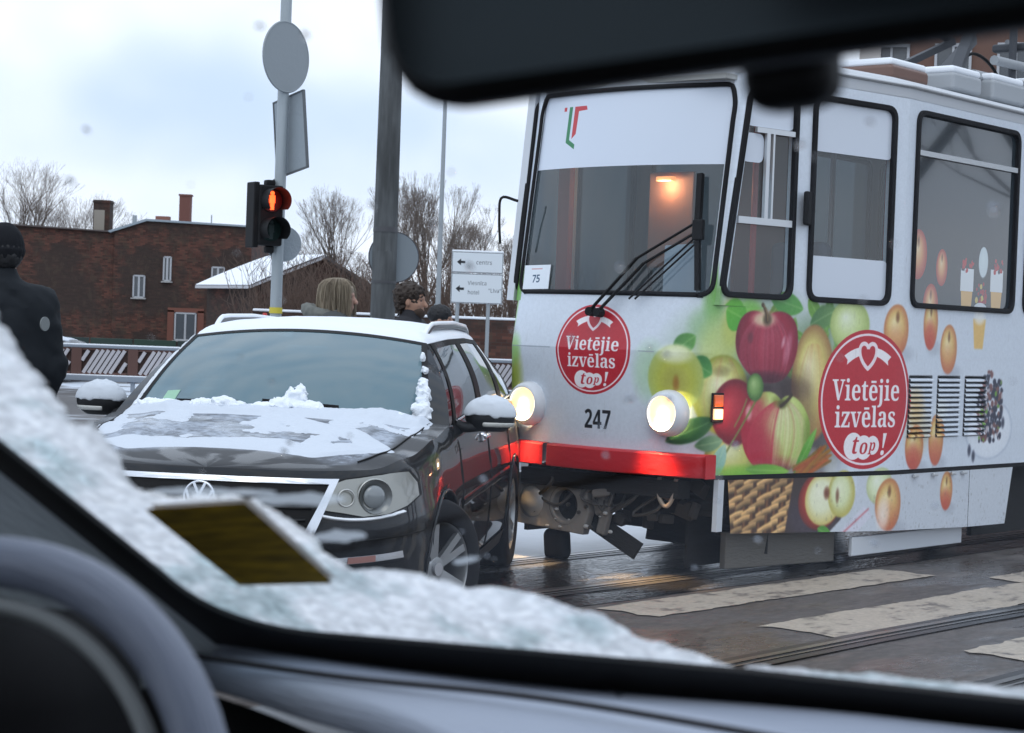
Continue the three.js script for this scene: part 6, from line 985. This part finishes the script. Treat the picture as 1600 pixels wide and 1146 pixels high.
{
  const blackC = [0.011, 0.014, 0.018];
  const p = person({ label: 'person in black padded jacket and dark knitted cap at the left edge', pos: [-2.67, 0, -10], turn: -2.5, h: 1.85, seed: 1, shoY: 1.36, shoX: 0.175, arms: [[[0.25, 1.08, -0.03], [-0.25, 1.08, -0.03]], [[0.25, 0.84, 0.06], [-0.25, 0.84, 0.06]]], hem: 0.74, bulk: 0.046, wrinkle: 0.055, jacket: blackC, trousers: [0.012, 0.013, 0.017], hairC: [0.012, 0.012, 0.014],
    extra: [['knitted_cap', (x, y, z) => { const d = ell(x, y, z, [0, 1.668, -0.006], [0.096, 0.118, 0.114]) + 0.004 * Math.sin(Math.atan2(x, z) * 26) * sst(1.76, 1.66, y) * 0.5 - (y < 1.655 ? 0.007 : 0) + 0.005 * (fbm(x * 30, y * 30, z * 30 + 3, 3) - 0.5); return Math.max(d, 1.615 - 0.06 * clamp((-z) / 0.1) - y); }, mat([0.012, 0.013, 0.016], 0.9, { specularIntensity: 0.3 }), [-0.14, 1.5, -0.16], [0.14, 1.82, 0.15], 0.008]], hair: (x, y, z) => Math.max(ell(x, y, z, [0, 1.64, -0.03], [0.085, 0.10, 0.09]), z - 0.02, 1.56 - y) });
  const b = mesh('sleeve_badge', cyl(0.035, 0.035, 0.006, 20, 0, 0, 0, Math.PI / 2), mat([0.20, 0.215, 0.215], 0.7), p); b.position.set(-0.13, 1.29, -0.235); b.rotation.set(0, 0.5 + Math.PI, 0);
}
person({ label: 'woman with long fair hair and grey hooded coat behind the estate car', pos: [-1.27, 0, -14], turn: 1.45, h: 1.72, seed: 2, arms: hang, hem: 0.62, bulk: 0.05, hoodDown: 1, jacket: [0.07, 0.075, 0.075], trousers: [0.02, 0.02, 0.03], skin: [0.48, 0.28, 0.21], hairC: [0.26, 0.21, 0.15], hairNoise: 0.013, strand: 7, hf: 85,
  hair: (x, y, z) => { let d = ell(x, y, z, [0, 1.665, -0.014], [0.102, 0.110, 0.116]); d = smin(d, ell(x, y, z, [0, 1.53, -0.06], [0.125, 0.19, 0.10]), 0.06); const face = ell(x, y, z, [0, 1.59, 0.13], [0.058, 0.095, 0.085]); return Math.max(d, -face, 1.37 - y); }, strands: 1,
  extra: [['fur_hood', (x, y, z) => { const t = Math.hypot(Math.hypot(x, (z + 0.09) * 0.9) - 0.13, y - 1.49 - 0.25 * Math.max(0, -z - 0.05)) - 0.052; return Math.max(t, z - 0.06) + 0.03 * (fbm(x * 45, y * 45, z * 45 + 8, 2) - 0.5); }, mat([0.16, 0.165, 0.15], 0.95), [-0.26, 1.34, -0.34], [0.26, 1.68, 0.12], 0.011]] });
person({ label: 'bearded man with curly brown hair walking behind the estate car', pos: [-0.78, 0, -14.5], turn: 1.35, h: 1.72, seed: 3, arms: hang, hem: 0.80, bulk: 0.03, jacket: [0.03, 0.03, 0.035], trousers: [0.03, 0.032, 0.05], skin: [0.45, 0.25, 0.17], hairC: [0.035, 0.022, 0.015], hairNoise: 0.024, hf: 48, strand: 48,
  hair: (x, y, z) => { let d = ell(x, y, z, [0, 1.69, -0.018], [0.102, 0.10, 0.122]); d = smin(d, ell(x, y, z, [0, 1.61, -0.065], [0.085, 0.09, 0.06]), 0.04); const face = ell(x, y, z, [0, 1.595, 0.12], [0.085, 0.105, 0.09]); return Math.max(d, -face, 1.53 - y); },
  extra: [['beard', (x, y, z) => Math.max(smin(ell(x, y, z, [0, 1.555, 0.055], [0.062, 0.045, 0.062]), ell(x, y, z, [0, 1.535, 0.07], [0.036, 0.035, 0.036]), 0.02), -ell(x, y, z, [0, 1.62, 0.1], [0.05, 0.05, 0.06]), -ell(x, y, z, [0, 1.566, 0.11], [0.02, 0.008, 0.03])) + 0.006 * (fbm(x * 60, y * 60, z * 60 + 5, 2) - 0.5), mat([0.06, 0.036, 0.024], 0.8), [-0.09, 1.47, -0.03], [0.09, 1.64, 0.14], 0.008]] });
person({ label: 'shorter person with black knitted cap partly hidden by the roof rail', pos: [-0.61, 0, -16], turn: 1.5, h: 1.58, seed: 4, arms: hang, hem: 0.7, bulk: 0.045, jacket: [0.015, 0.015, 0.018], trousers: [0.02, 0.02, 0.022], hairC: [0.012, 0.012, 0.014], hairNoise: 0.008,
  hair: (x, y, z) => { let d = ell(x, y, z, [0, 1.69, -0.01], [0.10, 0.095, 0.115]); const face = ell(x, y, z, [0, 1.58, 0.12], [0.085, 0.10, 0.09]); return Math.max(d, -face, 1.61 - y); } });
// ---------------------------------------------------------------- the car we sit in: dashboard, wheel, mirror, windscreen. Local -z is its forward direction
const own = thing('own_car', 'interior of the car the picture is taken from: dashboard, pillar, mirror', 'car', [0, 0, 0], -20 * Math.PI / 180);
const WSB = [0, 1.18, -1.34], SV = [0, 0.535, 0.845], SN = [0, 0.845, -0.535]; // foot of the screen, up along it, outward
const onScreen = (x, v, n = 0) => [x, WSB[1] + SV[1] * v + SN[1] * n, WSB[2] + SV[2] * v + SN[2] * n];
const screenBasis = M4().makeBasis(V(1, 0, 0), V(...SV), V(0, -SN[1], -SN[2]).multiplyScalar(-1)).setPosition(...WSB);
{
  const dashTex = dtex(256, 256, (u, v) => { const n = tn(u, v, 64, 201, 3); return [n, n, n]; }, false);
  const dashM = mat([0.31, 0.345, 0.42], 0.55, { bumpMap: dashTex, bumpScale: 0.0012 }), pillarM = mat([0.34, 0.37, 0.385], 0.8, { bumpMap: dashTex, bumpScale: 0.001 }), shell = mat([0.05, 0.055, 0.06], 0.5), liner = mat([0.12, 0.12, 0.12], 0.9);
  const glass = mat([0.975, 0.985, 0.985], 0.0, { transmission: 1, ior: 1.16 });
  const L = -0.74, R = 0.47, VT = 0.93, edgeL = (v) => -0.722 - 0.16 * v, edgeR = (v) => 0.452 + 0.10 * v;
  mesh('windscreen', grid(2, 2, (a, b) => { const v = lerp(-0.03, VT, b); return onScreen(lerp(edgeL(v) - 0.03, edgeR(v) + 0.03, a), v, 0); }), glass, own);
  // black ceramic band round the glass, rounded at the foot corners
  {
    const s = new THREE.Shape(); s.moveTo(edgeL(0) - 0.06, -0.06); s.lineTo(edgeR(0) + 0.06, -0.06); s.lineTo(edgeR(VT) + 0.06, VT + 0.02); s.lineTo(edgeL(VT) - 0.06, VT + 0.02); s.closePath();
    const h = new THREE.Path(); h.moveTo(-0.62, 0.001); h.lineTo(-0.45, 0.006); h.lineTo(-0.3, 0.010); h.lineTo(-0.15, 0.006); h.lineTo(0.36, -0.004); h.quadraticCurveTo(edgeR(0), 0, edgeR(0.05), 0.06); h.lineTo(edgeR(VT), VT - 0.05); h.lineTo(edgeL(VT), VT - 0.05); h.lineTo(edgeL(0.09) + 0.003, 0.09); h.quadraticCurveTo(-0.727, -0.008, -0.62, 0.001); s.holes.push(h);
    mesh('screen_border', new THREE.ExtrudeGeometry(s, { depth: 0.004, bevelEnabled: false, curveSegments: 12 }).applyMatrix4(M4().makeBasis(V(1, 0, 0), V(...SV), V(0, -0.845, 0.535)).setPosition(...onScreen(0.004, 0.007, -0.002))), mat([0.006, 0.006, 0.007], 0.7), own);
  }
  // dashboard top: gentle swells, rounded lip towards the driver
  const lip = (x) => { const k = [[-0.90, -1.41], [-0.77, -1.362], [-0.666, -1.302], [-0.536, -1.207], [-0.40, -1.09], [-0.30, -1.0], [-0.15, -0.92], [0.1, -0.89], [0.6, -0.88]]; for (let i = 1; i < k.length; i++) if (x <= k[i][0]) { const t = (x - k[i - 1][0]) / (k[i][0] - k[i - 1][0]); return lerp(k[i - 1][1], k[i][1], t); } return -0.88; };
  const dash = grid(80, 40, (a, b) => {
    const x = lerp(-0.90, 0.58, a), zl = lip(x), t = Math.min(1, b / 0.72), z = lerp(-1.40, zl, t), r = Math.max(0, (b - 0.72) / 0.28) * Math.PI * 0.62;
    let y = 1.148 + 0.010 * Math.sin(t * 2.6) + 0.012 * Math.exp(-(((x + 0.25 + 0.2 * t) / 0.13) ** 2)) * sst(0.15, 0.5, t) - 0.010 * Math.exp(-(((x + 0.05) / 0.12) ** 2)) * sst(0.1, 0.4, t) + 0.010 * Math.exp(-(((t - 0.16) / 0.10) ** 2)) * sst(-0.5, -0.2, x);
    y -= 0.006 * sst(0.05, 0.0, t);
    return [x, y - (1 - Math.cos(r)) * 0.016, z + Math.sin(r) * 0.016];
  });
  mesh('dashboard', dash, dashM, own);
  mesh('dashboard_face', grid(40, 6, (a, b) => { const x = lerp(-0.86, 0.58, a); return [x, lerp(1.125, 0.55, b), lip(x) + 0.006 - 0.10 * Math.sin(Math.min(1, b * 2.2) * Math.PI * 0.5) + (x > -0.3 ? 0.10 * b : 0)]; }), mat([0.012, 0.012, 0.013], 0.7), own);
  mesh('instrument_hood', grid(24, 8, (a, b) => { const an = lerp(0, Math.PI, a), x = -0.50 + Math.cos(an) * 0.17; return [x, 1.0 + Math.sin(an) * 0.085, lerp(-1.22, -1.06, b)]; }), mat([0.012, 0.012, 0.013], 0.6), own);
  mesh('defrost_vent', grid(50, 4, (a, b) => { const x = lerp(-0.44, 0.5, a), w = sst(0, 0.10, a); return [x, 1.1515 + 0.010 * Math.sin(lerp(0.0, 0.2, b) * 2.6), lerp(-1.385, -1.385 + 0.11 * w, b)]; }), mat([0.07, 0.08, 0.10], 0.6, { bumpMap: dashTex, bumpScale: 0.001 }), own);
  mesh('dash_seam', tube([[-0.84, 1.158, -1.335], [-0.6, 1.162, -1.27], [-0.4, 1.178, -1.19], [-0.1, 1.172, -1.14], [0.5, 1.165, -1.12]], 0.0025, 6, 60), mat([0.03, 0.03, 0.035], 0.8), own);
  mesh('instrument_binnacle', rbox(0.32, 0.36, 0.16, 0.05, -0.825, 1.04, -1.08), mat([0.008, 0.008, 0.009], 0.8, { specularIntensity: 0.3 }), own);
  // left pillar trim and the other body openings
  const pil = (m) => grid(4, 10, (a, b) => { const v = lerp(-0.06, VT, b), e = onScreen(m < 0 ? edgeL(v) - 0.012 : edgeR(v) + 0.012, v, -0.012), k = Math.sin(a * Math.PI / 2); return [e[0] + m * 0.105 * a, e[1] - 0.012 * k, e[2] + 0.11 * k + 0.05 * a]; });
  mesh('pillar_trim', pil(-1), pillarM, own); mesh('pillar_trim', pil(1), pillarM, own);
  const top = onScreen(0, VT, 0);
  mesh('headliner', grid(4, 10, (a, b) => [lerp(-0.80, 0.53, a), top[1] + 0.015 + 0.03 * Math.sin(b * Math.PI) , lerp(top[2] - 0.02, 1.75, b)]), liner, own);
  mesh('roof_skin', grid(4, 10, (a, b) => [lerp(-0.82, 0.55, a), top[1] + 0.05 + 0.04 * Math.sin(b * Math.PI), lerp(top[2] - 0.06, 1.8, b)]), shell, own);
  for (const [x, m] of [[-0.86, -1], [0.59, 1]]) { mesh('door_panel', rbox(0.06, 0.85, 2.7, 0.02, x, 0.72, 0.25), mat([0.03, 0.03, 0.032], 0.7), own); mesh('door_window', grid(1, 1, (a, b) => [x + m * -0.03 * b, lerp(1.14, top[1] + 0.01, b), lerp(-0.95 + 0.55 * b, 1.55, a)]), glass, own); mesh('door_pillar', rbox(0.05, 0.62, 0.10, 0.02, x - m * 0.02, 1.42, 0.45), shell, own); }
  mesh('rear_panel', merge(box(1.42, 0.8, 0.06, -0.135, 0.75, 1.85), box(1.42, 0.12, 0.06, -0.135, 1.68, 1.8)), shell, own); mesh('rear_window', grid(1, 1, (a, b) => [lerp(-0.8, 0.53, a), lerp(1.15, 1.64, b), lerp(1.86, 1.8, b)]), glass, own);
  mesh('rear_seat', merge(rbox(1.3, 0.62, 0.16, 0.06, -0.135, 0.82, 1.35, 0.2), rbox(1.3, 0.16, 0.5, 0.06, -0.135, 0.5, 1.1)), mat([0.025, 0.025, 0.028], 0.9), own);
  mesh('floor', box(1.42, 0.06, 3.2, -0.135, 0.30, 0.3), M.black, own);
  // bonnet outside, below the line of sight
  mesh('bonnet', grid(10, 8, (a, b) => { const x = lerp(-0.86, 0.59, a), k = (x + 0.135) / 0.73; return [x, lerp(1.115, 0.92, b * b) - 0.05 * k * k, lerp(-1.42, -2.45, b) + 0.1 * k * k]; }), shell, own);
  mesh('side_cowl', grid(4, 4, (a, b) => [-0.90, lerp(0.4, 1.16, b), lerp(-1.5, -0.85, a)]), mat([0.012, 0.012, 0.013], 0.8), own);
  mesh('front_end', grid(10, 4, (a, b) => { const x = lerp(-0.86, 0.59, a), k = (x + 0.135) / 0.73; return [x, lerp(0.92 - 0.05 * k * k, 0.25, b), -2.45 + 0.1 * k * k - 0.05 * Math.sin(b * 3)]; }), shell, own);
  for (const x of [-0.86, 0.59]) mesh('front_wing', box(0.02, 0.75, 1.15, x, 0.66, -1.85), shell, own);
  // steering wheel
  {
    const sw = part('steering_wheel', own); sw.position.set(-0.615, 1.135, -0.84); sw.rotation.set(-0.35, 0, 0);
    const leather = mat([0.16, 0.18, 0.235], 0.42, { bumpMap: dashTex, bumpScale: 0.001 });
    mesh('rim', new THREE.TorusGeometry(0.156, 0.0145, 18, 80), leather, sw);
    mesh('rim_trim', new THREE.TorusGeometry(0.131, 0.005, 10, 80).translate(0, 0, 0.004), mat([0.16, 0.17, 0.17], 0.4), sw);
    mesh('hub', rbox(0.12, 0.10, 0.05, 0.03, 0, -0.01, -0.02), mat([0.015, 0.015, 0.016], 0.6), sw);
    for (const a of [0.0, Math.PI, -Math.PI / 2]) mesh('spoke', rbox(0.10, 0.032, 0.02, 0.008, 0, 0, 0).translate(0.09, 0, -0.012).rotateZ(a), mat([0.02, 0.02, 0.022], 0.5), sw);
    mesh('column', cyl(0.04, 0.05, 0.3, 14, 0, -0.0, -0.17, Math.PI / 2), M.black, sw);
  }
  // rear-view mirror
  {
    const mr = part('rear_view_mirror', own); mr.position.set(-0.149, 1.5425, -0.60); mr.rotation.set(0.06, -0.04, 0.115, 'YXZ');
    const body = nets((x, y, z) => { const qx = Math.abs(x) - 0.098, qy = Math.abs(y) - 0.010, d = Math.hypot(Math.max(qx, 0), Math.max(qy, 0)) + Math.min(Math.max(qx, qy), 0) - 0.027; return Math.max(d, Math.abs(z + 0.006) - 0.016 + Math.max(0, d + 0.02) * 0.35); }, [-0.14, -0.05, -0.035], [0.14, 0.05, 0.025], 0.004);
    mesh('housing', body, mat([0.006, 0.006, 0.007], 0.5), mr);
    const gs = new THREE.Shape(); const w = 0.117, h = 0.030, r = 0.022; gs.moveTo(-w + r, -h); gs.lineTo(w - r, -h); gs.quadraticCurveTo(w, -h, w, -h + r); gs.lineTo(w, h - r); gs.quadraticCurveTo(w, h, w - r, h); gs.lineTo(-w + r, h); gs.quadraticCurveTo(-w, h, -w, h - r); gs.lineTo(-w, -h + r); gs.quadraticCurveTo(-w, -h, -w + r, -h);
    mesh('mirror_glass', new THREE.ShapeGeometry(gs, 8).translate(0, 0, 0.0115), mat([0.022, 0.027, 0.030], 0.12, { metalness: 1 }), mr);
    mesh('stalk', merge(rbox(0.032, 0.068, 0.03, 0.010, 0.009, -0.016, -0.03), bar([0.02, 0.0, -0.03], [0.02, 0.09, -0.03], 0.014)), M.black, mr);
  }
}
// permit card tucked against the glass
{
  const c = [[-0.69, 0.197], [-0.604, 0.218], [-0.584, 0.101], [-0.667, 0.082]];
  const tex = dtex(128, 128, (u, v) => { const n = 0.6 * vn(u * 3, v * 34) + 0.4 * vn(u * 7 + 9, v * 70), k = 0.55 + 0.8 * n; return [0.62 * k, 0.50 * k, 0.10 * k]; });
  const g = grid(1, 1, (a, b) => { const p = [0, 1].map((k) => lerp(lerp(c[3][k], c[2][k], a), lerp(c[0][k], c[1][k], a), b)); return onScreen(p[0], p[1] + 0.008, -0.006); }), g2 = grid(1, 1, (a, b) => { const p = [0, 1].map((k) => lerp(lerp(c[3][k], c[2][k], a), lerp(c[0][k], c[1][k], a), b)); return onScreen(p[0], p[1] + 0.008, -0.0048); });
  const card = mesh('permit_card', merge(g, g2), mat(0xffffff, 0.8, { map: tex })); card.rotation.y = own.rotation.y; tag(card, 'dark yellow permit card leaning against the windscreen', 'card');
  mesh('card_sleeve', grid(1, 1, (a, b) => { const p = [0, 1].map((k) => lerp(lerp(c[3][k], c[2][k], a), lerp(c[0][k], c[1][k], a), b)); return onScreen(p[0] + 0.0045, p[1] + 0.0125, -0.0035); }), mat([0.62, 0.58, 0.54], 0.6, { transmission: 0.35 }), card);
}
// snow frozen to the outside of our windscreen
{
  const upper = [[-0.80, 0.62], [-0.68, 0.60], [-0.672, 0.52], [-0.683, 0.43], [-0.69, 0.394], [-0.688, 0.371], [-0.696, 0.344], [-0.697, 0.319], [-0.673, 0.334], [-0.682, 0.292], [-0.69, 0.252], [-0.689, 0.228], [-0.67, 0.222], [-0.645, 0.226], [-0.60, 0.232], [-0.588, 0.20], [-0.575, 0.15], [-0.567, 0.126], [-0.552, 0.132], [-0.538, 0.128], [-0.514, 0.128], [-0.485, 0.114], [-0.446, 0.116], [-0.415, 0.095], [-0.386, 0.079], [-0.365, 0.048], [-0.343, 0.040], [-0.318, 0.018], [-0.30, 0.004], [-0.30, -0.05], [-0.80, -0.05]];
  const blobs = [[[-0.30, 0.012], [-0.25, 0.016], [-0.2, 0.018], [-0.12, 0.019], [0.1, 0.016], [0.30, 0.018], [0.30, -0.04], [-0.30, -0.04]]];
  const dist = (poly, x, y) => { let d = 1e9, inside = false; for (let i = 0, j = poly.length - 1; i < poly.length; j = i++) { const [ax, ay] = poly[i], [bx, by] = poly[j], ex = bx - ax, ey = by - ay, t = clamp(((x - ax) * ex + (y - ay) * ey) / (ex * ex + ey * ey)); d = Math.min(d, Math.hypot(x - ax - ex * t, y - ay - ey * t)); if ((ay > y) !== (by > y) && x < (bx - ax) * (y - ay) / (by - ay) + ax) inside = !inside; } return inside ? d : -d; };
  const th = (x, v) => { const n = 0.020 * (fbm(x * 80, v * 80, 1.3, 3) - 0.5), d1 = dist(upper, x + 0.004, v + 0.016) + n, d2 = Math.max(...blobs.map((b) => dist(b, x, v + 0.008))) + n * 0.8; return [Math.sqrt(clamp(d1 / 0.02)) * (0.003 + 0.008 * fbm(x * 30, v * 30, 5.1, 4)) + 0.004 * clamp(d1 / 0.02) * fbm(x * 140, v * 140, 2.2, 2) * (d1 > 0 ? 1 : 0) + Math.sqrt(clamp(d2 / 0.012)) * 0.006 * (d2 > 0 ? 1 : 0), Math.max(d1, d2)]; };
  const nx = 300, ny = 190, X = (a) => lerp(-0.81, 0.31, a), Y = (b) => lerp(-0.05, 0.62, b), skip = (i, j) => th(X((i + 0.5) / nx), Y((j + 0.5) / ny))[1] < 0;
  const iceTex = dtex(512, 512, (u, v) => { const n = fbm(u * 40, v * 24, 2, 4), m = fbm(u * 7, v * 5, 6, 4), g = fbm(u * 190, v * 120, 9, 2), k = 0.93 + 0.30 * (g - 0.5), ice = sst(0.45, 0.68, n * 0.4 + m * 0.6); return [0, 1, 2].map((c) => lerp([0.985, 0.99, 1][c], [0.83, 0.90, 0.91][c], ice) * k); });
  const iceRough = dtex(512, 512, (u, v) => { const m = fbm(u * 7, v * 5, 6, 4), n = fbm(u * 40, v * 24, 2, 4), ice = sst(0.45, 0.68, n * 0.4 + m * 0.6), d = th(X(u), Y(v))[1], e = sst(0.014, 0.0, d) , r = lerp(1, 0.86, ice) * lerp(1, 0.82, e * (0.4 + n)); return [r, r, r]; }, false);
  const sm = mat(0xffffff, 1, { map: iceTex, roughnessMap: iceRough, transmission: 0.92 });
  const g = grid(nx, ny, (a, b) => onScreen(X(a), Y(b), 0.003 + th(X(a), Y(b))[0] + 0.0016 * fbm(X(a) * 170, Y(b) * 170, 3, 2)), skip);
  const ws = mesh('windscreen_snow', g, sm); ws.rotation.y = own.rotation.y; tag(ws, 'crust of frozen snow along the foot and side of the windscreen', 'snow', null, 'stuff');
}
// thin smears of slush on the glass beside the card
{
  const P = [], g = []; for (const [x0, v0, lx, lv, seed] of [[-0.566, 0.224, 0.036, 0.009, 1], [-0.556, 0.172, 0.022, 0.008, 2], [-0.63, 0.226, 0.05, 0.006, 3], [-0.47, 0.150, 0.012, 0.004, 4]]) g.push(grid(24, 10, (a, b) => { const t = a * 2 - 1, w = Math.sqrt(Math.max(0, 1 - t * t)) * (0.5 + fbm(a * 6, seed, 0, 3)); return onScreen(x0 + t * lx, v0 + (b * 2 - 1) * lv * w + t * 0.006, 0.0012 + 0.001 * fbm(a * 12, b * 9, seed, 2)); }));
  const o = mesh('slush_smear', merge(g), mat([0.80, 0.85, 0.90], 0.82, { transmission: 0.9, transparent: true, opacity: 0.7 })); o.rotation.y = own.rotation.y; tag(o, 'thin watery smears of slush on the windscreen beside the card', 'slush', null, 'stuff');
}
// melt drops on the glass
{
  RS = 901; const parts = []; for (let i = 0; i < 150; i++) { const x = rr(-0.66, 0.3), v = rr(0.14, 0.8), r = rr(0.0008, 0.0022); parts.push(new THREE.SphereGeometry(r, 8, 4, 0, 6.3, 0, Math.PI / 2).scale(1, 0.6, rr(1, 1.7)).applyMatrix4(M4().makeBasis(V(1, 0, 0), V(...SN), V(0, SV[1], SV[2])).setPosition(...onScreen(x, v, 0.0006)))); }
  const md = mesh('melt_drops', merge(parts), mat([1, 1, 1], 0.0, { transmission: 1, ior: 1.33, thickness: 0.002 })); md.rotation.y = own.rotation.y; tag(md, 'small drops of melt water on the windscreen', 'drops', null, 'stuff');
}
renderer.render(scene, camera);
